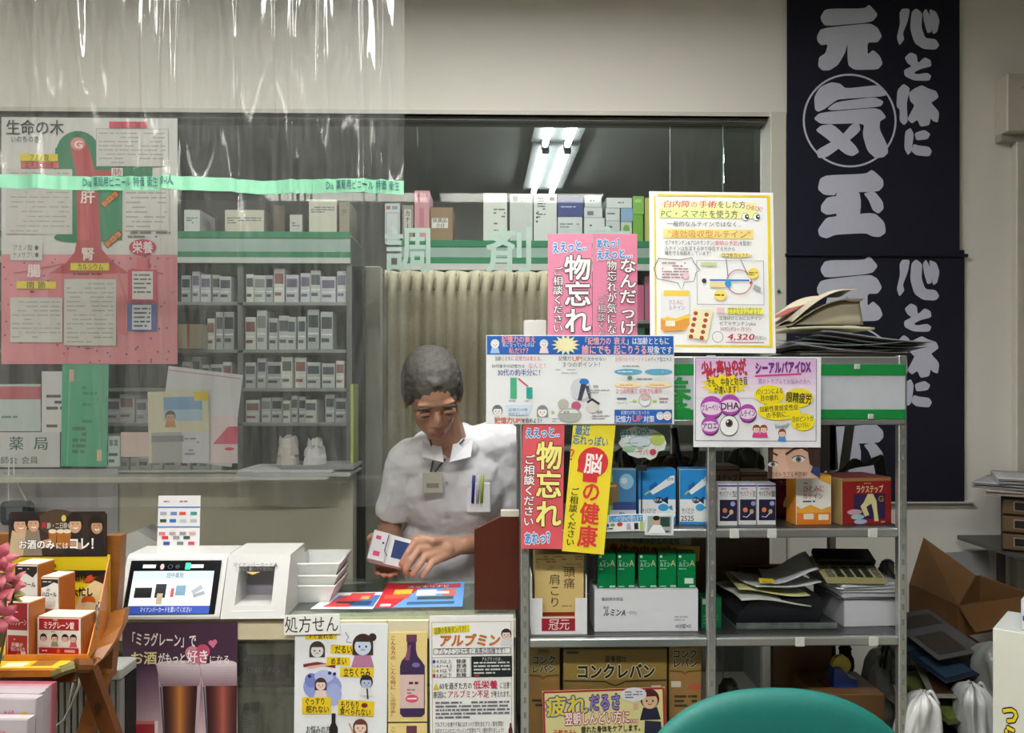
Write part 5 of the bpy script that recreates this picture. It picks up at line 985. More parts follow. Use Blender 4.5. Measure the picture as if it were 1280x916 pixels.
r = thing('yellow_note', 'small yellow note on the loose papers in the tray', 'note', (X(957, 2.0), 1.995, Z2 + .112), (rad(14), 0, rad(-10))); MB().box(-.018, .018, -.012, .012, 0, .0006, mat('c8b42a', .6)).build('note', r); MB().box(-.012, .012, -.009, -.006, .0006, .001, mat('6a5a20', .6)).build('handwriting', r)
# white carton, papers and calculator
p = carton('paper_carton', 'plain white carton under papers and the calculator', 1052, 749, 1119, 796, 1.98, .17, 'c6c7ce', '9c9da4', z0=Z2, rz=3); p.done()
zt = Zp(751, 1.98); r = thing('paper_bundle', 'stack of white papers in a plastic sleeve under the calculator', 'paper', (X(1074, 2.05), 2.07, zt + .001), (0, 0, rad(4)))
for k, (a, b, c) in enumerate(((-.095, .075, '3a3238'), (-.09, .072, 'b9bbbd'), (-.10, .075, 'cdcfd0'), (-.09, .078, 'c2c4c8'))): sheet(r, a, b, -.10, .10, .004 + k * .011, .002, c, k * 1.3, (k * 2 - 3))
MB().box(-.085, .07, -.095, .09, .0, .038, mat('b4b6ba', .5), .004).build('paper_block', r)
zt += .052; r = thing('calculator', 'black and cream desk calculator on the paper stack', 'calculator', (X(1060, 2.02), 2.03, zt + .005), (rad(14), 0, rad(-4))); r.scale = (.92, .92, .92)
mc = mat('a39c6a', .4)
MB().prism([(-.075, 0), (.078, 0), (.082, .010), (.078, .016), (-.078, .016), (-.082, .010)], -.07, .065, mc).build('body', r)
MB().box(-.08, .08, .005, .066, .014, .034, mat('15161a', .25), .004, Matrix.Rotation(rad(8), 4, 'X')).build('display_hood', r)
for i in range(6):
    for j in range(4): x = -.062 + i * .025; y = -.06 + j * .0155; MB().box(x - .009, x + .009, y - .0055, y + .0055, .016, .0205, mat('1c1c1e' if 1 <= i <= 4 else '5a5848', .4), .0015).build('key', r)
r = lump('plastic_bag', 'small clear crumpled plastic bag beside the calculator', 'bag', 1098, 702, 1122, 2.1, zt - .05, .03, '4c4e4e', .2, 15)
r = thing('star_ornament', 'tiny yellow star behind the calculator', 'ornament', (X(1062, 2.2), 2.2, zt - .03)); r.location.z = Z2
MB().prism([(.014 * (1 if i % 2 == 0 else .45) * math.cos(PI / 2 + PI * i / 5), Zp(695, 2.2) - Z2 + .014 * (1 if i % 2 == 0 else .45) * math.sin(PI / 2 + PI * i / 5)) for i in range(10)], -.001, .001, mat('a39018', .5)).build('star', r)
MB().tube([(0, 0, 0), (0, 0, Zp(697, 2.2) - Z2)], .0015, mat('55524a', .5), 6).build('stick', r)

# ------------------------------------------------------------------ below: gold boxes and poster
Z3 = SZ[3]
GD, GS = '8a7136', '5c4a22'
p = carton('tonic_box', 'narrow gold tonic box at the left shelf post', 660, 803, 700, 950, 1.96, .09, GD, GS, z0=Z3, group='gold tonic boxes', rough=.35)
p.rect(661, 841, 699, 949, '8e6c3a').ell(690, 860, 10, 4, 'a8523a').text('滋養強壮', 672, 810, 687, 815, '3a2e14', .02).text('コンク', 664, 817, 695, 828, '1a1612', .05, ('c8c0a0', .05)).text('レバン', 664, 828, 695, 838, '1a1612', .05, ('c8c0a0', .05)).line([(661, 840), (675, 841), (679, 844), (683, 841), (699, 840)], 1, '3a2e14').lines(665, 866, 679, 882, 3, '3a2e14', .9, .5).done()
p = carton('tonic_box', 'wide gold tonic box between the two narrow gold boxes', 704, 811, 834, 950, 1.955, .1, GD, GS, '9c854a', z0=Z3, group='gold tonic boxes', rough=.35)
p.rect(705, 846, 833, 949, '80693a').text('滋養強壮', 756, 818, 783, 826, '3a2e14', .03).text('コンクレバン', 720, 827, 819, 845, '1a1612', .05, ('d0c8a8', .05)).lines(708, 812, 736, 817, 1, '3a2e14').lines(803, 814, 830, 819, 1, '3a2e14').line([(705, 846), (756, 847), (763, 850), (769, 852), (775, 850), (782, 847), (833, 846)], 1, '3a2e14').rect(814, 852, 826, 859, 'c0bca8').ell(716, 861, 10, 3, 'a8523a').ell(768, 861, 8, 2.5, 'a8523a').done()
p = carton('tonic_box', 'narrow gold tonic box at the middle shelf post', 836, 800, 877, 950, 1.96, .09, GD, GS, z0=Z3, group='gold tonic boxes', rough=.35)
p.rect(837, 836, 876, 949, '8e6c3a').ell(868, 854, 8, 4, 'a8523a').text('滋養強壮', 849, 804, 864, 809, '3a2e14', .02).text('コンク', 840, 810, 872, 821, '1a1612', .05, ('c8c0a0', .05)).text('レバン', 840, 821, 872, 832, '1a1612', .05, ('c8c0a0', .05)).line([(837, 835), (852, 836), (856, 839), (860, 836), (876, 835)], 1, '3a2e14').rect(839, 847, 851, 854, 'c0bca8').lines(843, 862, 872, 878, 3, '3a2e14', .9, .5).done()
p = poster('fatigue_poster', 'yellow red-bordered poster with bold headline before the gold boxes', 'poster', 681, 861, 834, 975, 1.925, 'd8cf92', (0, -1.6, 0))
p.frame(682.5, 862.5, 832.5, 973, 2.6, 'a8262c').text('疲れ', 685, 867, 737, 893, 'dcc83a', .04, ('1f4a9a', .05), rot=-2).text('だるさ', 739, 866, 779, 888, '8a7ac8', .04, ('22204a', .05)).text('翌朝しんどい方に…', 708, 888, 800, 905, 'e8dcd8', .04, ('a8262c', .06))
p.person(815, 876, 11, '4a1f18', 'd8b090', '1c2038').ell(795, 869, 16, 9, 'd8d8de').lines(784, 864, 806, 874, 3, '55555a', .8, .4).poly([(806, 932), (830, 932), (828, 904), (808, 902)], '22243c').rect(794, 880, 800, 888, 'd8b090').text('元気の', 693, 909, 712, 918, 'b8402c', .03).text('モト', 713, 909, 722, 918, 'b8402c', .03).text('疲れた身体をケアします。', 728, 906, 806, 915, '1c1a16', .03).text('当店一押しの栄養剤！', 728, 916, 794, 925, '1c1a16', .03).lines(690, 930, 800, 968, 5, '6a6048').done()
p = carton('cardboard_sheet', 'plain brown cardboard sheet under the third shelf', 966, 800, 1040, 886, 2.19, .02, '6a4c2c', '553c22', z0=Z3, cat='cardboard'); p.done()
p = carton('brown_carton', 'low brown carton with a red and black sticker under the shelf', 1020, 868, 1106, 940, 2.0, .16, '5c3f24', '6c4c2c', '74522e', z0=Z3); p.done()
ro = p.root; MB().box(-.045, .02, -.03, .02, p.kz * 72 + .0004, p.kz * 72 + .0014, mat('1a1414', .5)).build('sticker_border', ro); MB().box(-.035, .01, -.025, .015, p.kz * 72 + .0014, p.kz * 72 + .002, mat('b02428', .5)).build('sticker', ro)
r = thing('tape_dispenser', 'blue tape dispenser on the low brown carton', 'tape dispenser', (X(1053, 2.06), 2.06, Z3 + p.kz * 72 + .0006)); MB().prism([(-.03, 0), (.03, 0), (.032, .02), (.012, .026), (-.01, .05), (-.028, .05)], -.018, .018, mat('1f3f8a', .4)).build('base', r)
MB().lathe([(.012, -.008), (.024, -.008), (.024, .008), (.012, .008)], mat('b09a3a', .3), 16, Matrix.Translation((-.005, 0, .055)) @ Matrix.Rotation(PI / 2, 4, 'X')).build('tape_roll', r, False)
lump('plastic_bag', 'translucent white plastic bag under the right end of the shelf', 'bag', 1072, 810, 1122, 2.24, Z3, .05, '8a8a86', .35, 21)
lump('dark_bag', 'dark purple brown cloth bag behind the blue tape dispenser', 'bag', 1044, 806, 1072, 2.26, Z3, .03, '2c2226', .7, 22)
lump('clear_wrapper', 'crumpled clear wrapper beside the gold box at the middle post', 'wrapper', 893, 850, 925, 2.1, Z3, .05, '5c5a50', .25, 23)
r = thing('power_cable', 'black power cable hanging by the right shelf post', 'cable', (X(1112, 2.2), 2.21, Z3))
for d in (0, .012): MB().tube([(d - .05, 0, 0), (d - .03, .01, .08), (d, 0, .3), (d + .004, 0, Z2 - Z3 - .03)], .004, mat('141416', .4), 7).build('cable', r, True)

# papers on top of the shelf
r = thing('paper_pile', 'loose pile of papers and plastic sleeves on the shelf top', 'paper', (X(1040, 2.08), 2.08, SZ[0]))
for k, (a, b, c, z, ph, an, sl, am) in enumerate(((-.14, .15, '5a5650', .004, 0, 2, 0, .002), (-.13, .16, '9a968c', .010, .5, -3, 0, .003), (-.15, .12, '4a4648', .016, 1, 1, 0, .003), (-.16, .10, 'c6c8ca', .026, 2.4, 6, -.012, .010), (-.15, .13, 'b4b8bc', .030, 2.2, -4, .004, .010), (-.12, .185, '5c6c66', .036, 1.8, -2, -.014, .010), (-.10, .18, '7d7d80', .046, 1.9, 3, -.018, .008), (-.06, .20, 'c2c4c8', .058, 1.6, -6, -.024, .006))):
    sheet(r, a, b, -.13, .13, z, am, c, ph, an, sl)
MB().box(-.13, .14, -.12, .12, 0, .012, mat('77726a', .6), .003).build('paper_block', r)
zt = SZ[0] + .066
r = thing('open_envelope', 'large beige torn envelope lying open on the paper pile', 'envelope', (X(1022, 2.06), 2.07, zt), (0, 0, rad(2))); r.scale = (1.05, 1, 1.3)
me_ = mat('b0a78e', .7, 0, .05, 14)
MB().grid(lambda u, v: (-.10 + .20 * u, -.10 + .2 * v, .004 + .003 * math.sin(u * 3)), 12, 6, mat('c8c09a', .6)).build('back_sheet', r, True, .004)
def ef(u, v): x = -.10 + .175 * u; t = min(1, u * 1.15); return (x, -.095 + .19 * v, .010 + .052 * math.sin(t * PI * .52) * (1 - .15 * v) - .010 * (u > .8) * math.sin(v * 14) * .3)
MB().grid(ef, 20, 12, me_).build('front_sheet', r, True, .0015)
def ef2(u, v): x = -.085 + .16 * u; return (x, -.094 + .02 * v, .010 + (.048 * math.sin(min(1, u * 1.15) * PI * .52)) * (v) + .002)
MB().grid(ef2, 20, 4, mat('9a917a', .7)).build('inner_fold', r, True, .001)
def ef3(u, v): x = -.10 + .165 * u; return (x, -.10 + .20 * v, .016 + .062 * math.sin(min(1, u * 1.2) * PI * .5) + .004 * math.sin(v * 8))
MB().grid(ef3, 20, 10, mat('bdb49c', .7)).build('flap', r, True, .0012)
MB().grid(lambda u, v: (-.105 + .05 * u, -.06 + .1 * v, .030 + .022 * u), 6, 4, mat('9a5048', .6)).build('red_stamp_sheet', r, True, .001)

# ------------------------------------------------------------------ navy banners on the wall
# the brush characters of the banners as outlines
BRUSH = {
 'gen': [[(188, 62), (205, 33), (345, 31), (362, 16), (394, 52), (372, 80), (205, 96), (190, 75)], [(175, 132), (190, 103), (365, 83), (392, 98), (408, 130), (392, 152), (356, 152), (356, 196), (376, 178), (400, 200), (411, 228), (393, 249), (310, 251), (288, 236), (284, 206), (284, 155), (276, 190), (252, 232), (222, 253), (194, 254), (179, 238), (183, 206), (206, 192), (214, 160), (190, 164), (177, 150)]],
 'ki': [[(168, 394), (165, 350), (185, 314), (225, 295), (258, 300), (278, 318), (392, 304), (412, 320), (427, 344), (252, 356), (236, 366), (205, 390), (180, 402)], [(244, 366), (380, 347), (414, 362), (404, 382), (226, 397), (212, 390)], [(163, 426), (186, 404), (380, 386), (405, 394), (424, 420), (400, 434), (399, 462), (427, 520), (430, 546), (415, 562), (385, 567), (355, 540), (338, 482), (345, 441), (190, 446)], [(190, 450), (232, 444), (312, 520), (327, 545), (302, 560), (275, 552), (208, 495), (170, 468)], [(325, 440), (332, 470), (215, 562), (180, 568), (171, 540), (260, 490), (300, 444)]],
 'dama': [[(178, 678), (186, 640), (210, 628), (350, 622), (372, 606), (412, 642), (413, 666), (395, 686), (242, 690), (240, 700), (200, 698)], [(243, 680), (330, 680), (330, 785), (243, 785)], [(190, 735), (214, 704), (332, 699), (332, 757), (246, 764), (210, 770), (189, 757)], [(341, 692), (380, 683), (410, 720), (414, 747), (395, 765), (374, 752), (360, 716)], [(178, 822), (208, 780), (245, 774), (380, 760), (416, 794), (422, 832), (400, 848), (372, 846), (350, 834), (240, 840), (210, 854), (184, 846)]],
 'kokoro': [[(470, 46), (480, 30), (508, 30), (501, 72), (482, 120), (488, 140), (470, 163), (460, 135), (472, 85)], [(513, 42), (530, 28), (552, 45), (549, 95), (562, 135), (600, 138), (614, 160), (600, 176), (555, 174), (523, 152), (508, 100)], [(553, 45), (565, 28), (582, 60), (587, 112), (570, 118), (559, 82)], [(576, 30), (602, 40), (614, 72), (606, 112), (590, 122), (583, 80)]],
 'to': [[(488, 205), (510, 186), (532, 195), (536, 226), (560, 203), (582, 214), (585, 236), (545, 246), (521, 259), (532, 265), (570, 259), (585, 270), (577, 288), (520, 287), (488, 271), (486, 250), (514, 236), (498, 225)]],
 'karada': [[(462, 322), (485, 298), (508, 315), (501, 345), (496, 370), (500, 435), (486, 448), (470, 432), (471, 392), (459, 381)], [(503, 332), (520, 318), (550, 303), (572, 315), (602, 324), (611, 346), (592, 361), (583, 366), (613, 400), (608, 438), (590, 432), (582, 422), (577, 447), (545, 453), (534, 427), (515, 442), (498, 426), (514, 395), (524, 376), (508, 361)]],
 'ni': [[(490, 470), (510, 456), (522, 480), (513, 542), (500, 555), (487, 530)], [(524, 475), (560, 463), (581, 478), (572, 497), (530, 502)], [(520, 514), (540, 520), (576, 524), (587, 540), (577, 559), (530, 555), (512, 540)]],
}
def banner(label, y0, y1, off, x1):
    Yb = YW - .012 - (.006 if off == 0 else 0)
    a = pt((984 + x1) / 2, y1, Yb); w_ = X(x1, Yb) - X(984, Yb); h = Zp(y0, Yb, 1095) - a.z
    r = thing('cloth_banner', label, 'banner', a)
    MB().box(-w_ / 2, w_ / 2, 0, .003, 0, h, mat('060920', .85, 0, .12, 30, .05), .001).build('cloth', r)
    MB().tube([(-w_ / 2 - .005, .004, -.002), (w_ / 2 + .03, .004, -.002)], .006, mat('b4b2a6' if off else '0b0d22', .5), 8).build('rod', r)
    P = Panel(r, 984, y0, x1, y1, w_, h, 0.0)
    c = 'c2c5d4'
    for nm, polys in BRUSH.items():
        if max(q[1] for pl in polys for q in pl) / 2.8625 + off > y1 + 4: continue
        keep = P.P; P.P = MB()
        for pl in polys:
            pl = [Vector((960 + x / 2.8625, y / 2.8625 + off)) for x, y in pl]
            for _ in range(2): pl = [q for i in range(len(pl)) for q in (pl[i] * .85 + pl[(i + 1) % len(pl)] * .15, pl[i] * .15 + pl[(i + 1) % len(pl)] * .85)]
            P.poly([tuple(q) for q in pl], c)
        P.P.build('character', r); P.P = keep
    keep = P.P; P.P = MB(); P.ring(1062, 151 + off, 58.5, 58.5, 2.4, c, n=56); P.P.build('circle_outline', r); P.P = keep
    P.done(); return r
banner('upper navy cloth banner with white brush characters on the wall', -30, 318, 0, 1200)
banner('lower navy cloth banner with white brush characters behind the shelf', 312, 628, 314, 1206)
r = thing('push_pin', 'small green push pin on the window frame beside the banner', 'pin', pt(973, 364, YW - .012)); MB().ball((0, -.004, 0), .006, mat('1f6a4a', .4)).build('head', r, True); MB().tube([(0, -.002, 0), (0, .012, 0)], .0012, mat('8a8a8a', .4), 6).build('needle', r)

# ------------------------------------------------------------------ right corner
m_bx = mat('bdb8aa', .5)
Yb = 2.728; x0 = X(1259, Yb); z0, z1 = Zp(164, Yb, 1259), Zp(91, Yb, 1259)
r = thing('wall_box', 'cream metal box mounted high on the wall beside the banner', 'box', (x0 + .12, YW - .036, z0)); MB().box(-.12, .12, -.036, .036, 0, z1 - z0, m_bx, .004).build('cover', r)
MB().box(-.118, .118, .0, .036, -.022, .001, mat('9f9b8e', .5), .002).build('base_plate', r)
P = Panel(r, 1259, 91, 1330, 164, .24, z1 - z0, -.0363); P.text('「換', 1271, 108, 1281, 114, '2a3a7a', .02).text('気」', 1281, 108, 1291, 114, '2a3a7a', .02).done()
MB().ball((-.105, -.036, z1 - z0 - .02), .003, mat('8a867a', .4)).build('screw', r)
dx0 = X(1266, YW - .01)
d = thing('door_1', 'pale framed glazed door at the right end of the wall', 'door', (dx0, YW - .012, 0)); struct(d); del d['category']
zt = Zp(120, YW)
MB().box(0, .03, -.02, .012, 0, zt, mat('bcb9ac', .5), .003).build('door_frame', d); MB().box(.75, .78, -.02, .012, 0, zt, mat('bcb9ac', .5), .003).build('door_frame', d)
MB().box(.03, .75, -.018, .010, zt - .03, zt, mat('bcb9ac', .5), .003).build('door_frame', d)
zc = Zp(226, YW); MB().box(.03, .75, -.016, .010, zc - .014, zc + .014, mat('bcb9ac', .5), .003).build('door_rail', d)
MB().box(.03, .75, -.004, .006, .05, zc - .014, mat('a9a79b', .4), .002).build('door_panel', d)
MB().box(.03, .75, -.002, .006, zc + .014, zt - .03, mat('8d9a94', .3), .001).build('door_pane', d)
r = thing('door_sign', 'white sign strip with green stripes above the door rail', 'sign', (dx0 + .04, YW - .02, zc + .016)); MB().box(0, .5, 0, .005, 0, .13, mat('b4b8b6', .4), .001).build('board', r)
for a, b in ((0, .025), (.105, .13)): MB().box(0, .5, -.001, .001, a, b, mat('1c8444', .4)).build('green_stripe', r)

# side stand with drawers and newspapers
Yd = 2.46; x0 = X(1252, Yd); zd0, zd1 = Zp(692, Yd, 1252), Zp(622, Yd, 1252)
r = thing('side_stand', 'thin steel stand carrying the brown drawer unit', 'stand', (x0 + .18, Yd + .16, 0)); MB().box(-.14, .3, -.28, .15, zd0 - .015, zd0, mat('4a4844', .5), .002).build('stand_top', r)
for a in (-.0, .18):
    for b in (-.12, .13): MB().box(a, a + .02, b, b + .02, 0, zd0 - .015, mat('4a4844', .5)).build('leg', r)
r = thing('drawer_unit', 'brown drawer unit with three drawers and dark handles at the wall', 'drawers', (x0 + .16, Yd + .12, zd0 + .0005), (0, 0, rad(-34))); mD = mat('5f4a30', .5, 0, .1, 8, 0, (1, 1, 6)); H = zd1 - zd0
R_ = Matrix.Rotation(rad(-34), 2) @ Vector((-.16, -.125)); r.location.x = X(1251, 2.5) - R_.x; r.location.y = 2.5 - R_.y; dru = r.location.copy()
MB().box(-.16, .16, -.115, .12, 0, H, mat('3a2c1c', .5), .002).build('cabinet', r)
for i in range(3):
    z = .006 + i * (H - .006) / 3; dr = MB().box(-.155, .155, -.125, -.114, z, z + (H - .006) / 3 - .008, mD, .002).build('drawer', r)
    for xx in (-.105,): MB().box(xx - .018, xx + .018, -.128, -.124, z + .014, z + .038, mat('141416', .4), .003).build('handle', dr); MB().box(xx - .021, xx + .021, -.1265, -.1245, z + .011, z + .041, mat('8a7a60', .5), .003).build('handle_plate', dr)
zz = zd1 + .001
for i, (c, dx, rz, t, lab) in enumerate((('b7a9a0', .0, 2, .012, 'pinkish newspaper directly on the brown drawer unit'), ('9c9a9c', -.02, -8, .014, 'grey folded newspaper on top of the drawer unit pile'), ('aaa9aa', .03, 6, .012, 'topmost pale newspaper on the drawer unit pile'))):
    r = thing('newspaper', lab, 'newspaper', (dru.x + dx - .01, dru.y, zz), (0, 0, rad(rz - 34)), 'newspapers on the drawer unit')
    for k in range(4):
        def nf(u, v, k=k, t=t): x = -.20 + .40 * u; return (x, -.14 + .28 * v, t * (k + .5) / 4 + .006 * math.sin(u * 3 + k * .4) * (1 - u) * (1 if k > 1 else .3) + .001)
        MB().grid(nf, 12, 4, mat(c, .7, 0, .08, 30)).build('page', r, True, .0015)
    zz += t + .006

# low table, magazines, cardboard box, bags
ZLT = .30
r = thing('low_table', 'low wooden table under the pile of magazines', 'table', (1.45, 2.15, 0)); MB().box(-.5, .25, -.6, .6, ZLT - .03, ZLT, mat('4c3a28', .6), .004).build('table_top', r)
for a in (-.46, .2):
    for b in (-.55, .52): MB().box(a, a + .04, b, b + .04, 0, ZLT - .03, mat('4c3a28', .6)).build('leg', r)
cols = [('57564f', '3a4a2c', 'grey green'), ('6a6a66', '141414', 'black and white'), ('5f6a34', '8a9a5a', 'olive green'), ('7d7d74', '8a4a2c', 'pale grey with a round food picture'), ('23382c', '4a6a3c', 'dark green'), ('1c2a44', '4a6a8a', 'dark blue'), ('14161c', '6a6a70', 'black'), ('6a6a6c', '9a9a9c', 'light grey'), ('5c2a34', '8a4a50', 'dark red'), ('83837c', '3c2420', 'off-white with a brown picture'), ('4a2c24', '8a7a6a', 'brown'), ('86867e', '2c3a2c', 'cream')]
zz = ZLT; n = 18; tp = Zp(799, 2.25) - .002; t = (tp - ZLT) / n; rg = random.Random(5); px_c = 1172
ml = {}
for i in range(n):
    c, c2, nm = cols[(i + 3) % 12]; o = ORD[n - 1 - i]
    r = thing('magazine', '%s magazine, %s from the top of the pile' % (nm, o), 'magazine', (X(px_c, 2.26) + rg.uniform(-.015, .02), 2.27 + rg.uniform(-.02, .02) - .002 * (n - i), zz), (0, 0, rad(rg.uniform(-22, 14))), 'magazines under the cardboard box')
    MB().box(-.098, .098, -.135, .135, .0008, t - .0018, mat('9a988e', .7, 0, .12, 300, 0, (.2, .2, 30)), .001).build('pages', r)
    MB().box(-.1, .1, -.137, .137, t - .0018, t - .0006, mat(c, .4), .0004).box(-.1, .1, -.137, .137, 0, .0009, mat(c, .4)).box(-.1, -.098, -.137, .137, .0009, t - .0018, mat(c, .4)).build('cover', r)
    MB().box(-.08, .06, -.12, -.02, t - .0006, t - .0002, mat(c2, .4)).box(-.07, .07, .03, .09, t - .0006, t - .0002, mat(c2, .4)).build('cover_picture', r)
    zz += t
# loose magazines fanned out in front of the pile
for i, (px, py, Yc, rz, c, c2, lab) in enumerate(((1172, 893, 2.02, 22, '4a4a46', '141414', 'black and white leaflet lying lowest at the front of the pile'), (1180, 868, 2.03, 12, '3c4420', '55602c', 'olive green leaflet slipping from the pile'), (1188, 842, 2.04, -14, '6e6e66', '3a2418', 'white leaflet with a round food picture at the front of the pile'), (1170, 818, 2.06, 18, '101a2c', '24384a', 'dark blue leaflet slipping from the pile'), (1166, 792, 2.09, 14, '48484a', '2c2420', 'grey leaflet with a brown picture near the cardboard box'))):
    q = pt(px, py, Yc); r = thing('loose_leaflet', lab, 'leaflet', q, (rad(16), rad(-4), rad(rz)))
    MB().box(-.075, .075, -.10, .10, 0, .003, mat(c, .4), .0008).build('pages', r)
    mb = MB(); mb.box(-.06, .03, -.085, .0, .003, .0034, mat(c2, .4)).box(-.065, .06, .03, .08, .003, .0034, mat(c2, .4)); mb.build('cover_picture', r)
    if i == 2: MB().lathe([(.028, 0), (.028, .0006)], mat('5a2a1c', .4), 18, Matrix.Translation((.035, -.05, .0034))).build('food_picture', r)
A = Vector((X(1198, 2.25), 2.25)); Bc = Vector((X(1137, 2.5), 2.5)); Dc = Vector((X(1292, 2.36), 2.36)); Cc = Bc + Dc - A
zb = zz + .0005; hb = .088; r = thing('cardboard_box', 'open brown cardboard box with a raised flap on the magazine pile', 'box', (A.x, A.y, zb)); mk = mat('6b4a24', .75, 0, .08, 14); mki = mat('4c351c', .8)
L = [Vector((0, 0)), Dc - A, Cc - A, Bc - A]
MB().add([(q.x, q.y, .002) for q in L], [(0, 1, 2, 3)], mki).build('box_bottom', r, False, .004)
for i in range(4):
    a, b = L[i], L[(i + 1) % 4]; MB().add([(a.x, a.y, 0), (b.x, b.y, 0), (b.x, b.y, hb), (a.x, a.y, hb)], [(0, 1, 2, 3)], mk).build('box_wall', r, False, .004)
def flap(a, b, da, db, name='flap'):
    o = MB().add([(a.x, a.y, hb), (b.x, b.y, hb), (b.x + db[0], b.y + db[1], hb + db[2]), (a.x + da[0], a.y + da[1], hb + da[2])], [(0, 1, 2, 3)], mk).build(name, r, False, .004); return o
tp1 = pt(1220, 719, 2.31); tp2 = pt(1155, 672, 2.55)
a, b = L[0], L[3]
flap(a, b, (tp1.x - A.x - a.x, tp1.y - A.y - a.y, tp1.z - zb - hb), (tp2.x - A.x - b.x, tp2.y - A.y - b.y, tp2.z - zb - hb))
flap(L[2], L[1], (.05, .04, -.05), (.05, .04, -.05)); flap(L[1], L[0], (.03, -.045, -.055), (.02, -.05, -.06))
dirf = (tp2 - tp1).normalized(); mbp = MB()
for k in range(3):
    u = tp1 + (tp2 - tp1) * (.80 - .045 * k) + Vector((-.004, -.006, -.025)) - Vector((A.x, A.y, zb)); e = u + (tp1 - tp2) * (.06 if k else .5) * (1 if k == 1 else .3)
    mbp.tube([u, e], .0012, mat('7a2c1c', .6), 5)
mbp.build('printed_mark', r)
p = poster('leaning_sheet', 'blank grey paper sheet leaning on the wall behind the cardboard box', 'paper', 1190, 690, 1243, 760, 2.72, '87888a', (-6, -3, 0)); p.done()
m_bag = mat('8c8e8c', .25, 0, .1, 14)
lump('plastic_bag', 'grey translucent plastic bag under the cardboard box', 'bag', 1214, 805, 1292, 1.99, ZLT, .08, '6f716e', .3, 31, taper=.3)
lump('plastic_bag', 'white plastic bag beside the detergent carton', 'bag', 1200, 856, 1250, 1.94, ZLT, .07, '9a9c9c', .3, 32, taper=.25)
lump('plastic_bag', 'bright white plastic bag beside the right shelf post', 'bag', 1118, 866, 1180, 1.92, ZLT, .06, 'b4b4b2', .3, 33, taper=.3)
# cartons at the right edge, turned towards the middle of the shop
def corner(root, w_, d, px, Y, rz):
    """move a turned carton so that its front left edge stands at (px, Y)"""
    R = Matrix.Rotation(rad(rz), 2); q = R @ Vector((-w_ / 2, -d / 2)); root.rotation_euler.z = rad(rz); root.location.x = X(px, Y) - q.x; root.location.y = Y - q.y
p = carton('detergent_carton', 'white carton with yellow lettering at the right edge', 1240, 784, 1340, 1100, 1.62, .16, 'c9cabd', 'c2c4ae', 'b4b8b4', z0=ZLT)
p.text('つらなり', 1250, 856, 1267, 940, 'd8c020', .05, ('22201c', .07), v=True).poly([(1278, 950), (1312, 944), (1314, 905), (1306, 885), (1294, 872), (1284, 882), (1294, 896), (1280, 915)], 'b8242c').poly([(1274, 868), (1279, 873), (1284, 868), (1279, 863)], 'd8c020').line([(1272, 918), (1282, 906), (1276, 892), (1286, 878)], 1.6, '33302c').done()
corner(p.root, p.kx * 100, .16, 1241, 1.62, -42)
zt = p.root.location.z + p.kz * 316
p2 = carton('tissue_carton', 'white carton with blue print stacked on the yellow lettered carton', 1275, 745, 1345, 783, 1.62, .09, 'c6c8cc', 'a8aab0', z0=zt + .001)
p2.ell(1286, 758, 6, 7, '24348a').rect(1277, 765, 1291, 771, '2c3a8a').lines(1278, 773, 1300, 781, 2, '2c3a8a', .6, .4).done()
corner(p2.root, p2.kx * 70, .09, 1276, 1.60, -42)

# ------------------------------------------------------------------ teal chair in front
Yc = 1.30; zt = Zp(863, Yc); r = thing('office_chair', 'teal padded chair with a rounded backrest in front of the shelf', 'chair', (X(966, Yc), Yc - .22, 0)); mt = mat('05635a', .6, 0, .04, 80, .05)
a_, b_, c_ = .235, .19, .028; zc = zt - b_
def bk(u, v):
    th = u * 2 * PI; ph = -PI / 2 + PI * v; cp = math.cos(ph); sp = math.sin(ph); sg = lambda q, e: math.copysign(abs(q) ** e, q)
    x = a_ * sg(math.cos(th), .85) * sg(cp, .35); z = b_ * sg(math.sin(th), .85) * sg(cp, .35); y = c_ * sg(sp, .8)
    return (x, .22 + y - .5 * x * x, zc + z)
MB().grid(bk, 64, 20, mt).build('backrest', r, True)
def st(u, v):
    th = u * 2 * PI; ph = -PI / 2 + PI * v; cp = math.cos(ph); sp = math.sin(ph); sg = lambda q, e: math.copysign(abs(q) ** e, q)
    return (.235 * sg(math.cos(th), .6) * sg(cp, .3), .22 * sg(math.sin(th), .6) * sg(cp, .3) - .02, .46 + .035 * sg(sp, .7))
MB().grid(st, 48, 14, mt).build('seat', r, True)
mbk = mat('1c1c1e', .45)
MB().tube([(0, .15, .43), (0, .25, .45), (0, .275, .6), (0, .255, zc)], .018, mbk, 10).build('back_support', r, True)
MB().tube([(0, 0, .10), (0, 0, .43)], .025, mbk, 12).build('gas_column', r, True)
for k in range(5):
    t = k * 2 * PI / 5; e = (.26 * math.cos(t), .26 * math.sin(t)); MB().tube([(0, 0, .11), (e[0], e[1], .07)], .022, mbk, 8, .014).build('base_leg', r, True)
    MB().lathe([(.01, -.012), (.027, -.012), (.027, .012), (.01, .012)], mbk, 14, Matrix.Translation((e[0], e[1], .0275)) @ Matrix.Rotation(t, 4, 'Z') @ Matrix.Rotation(PI / 2, 4, 'X')).tube([(e[0], e[1], .03), (e[0], e[1], .075)], .007, mbk, 8).build('caster', r, True)

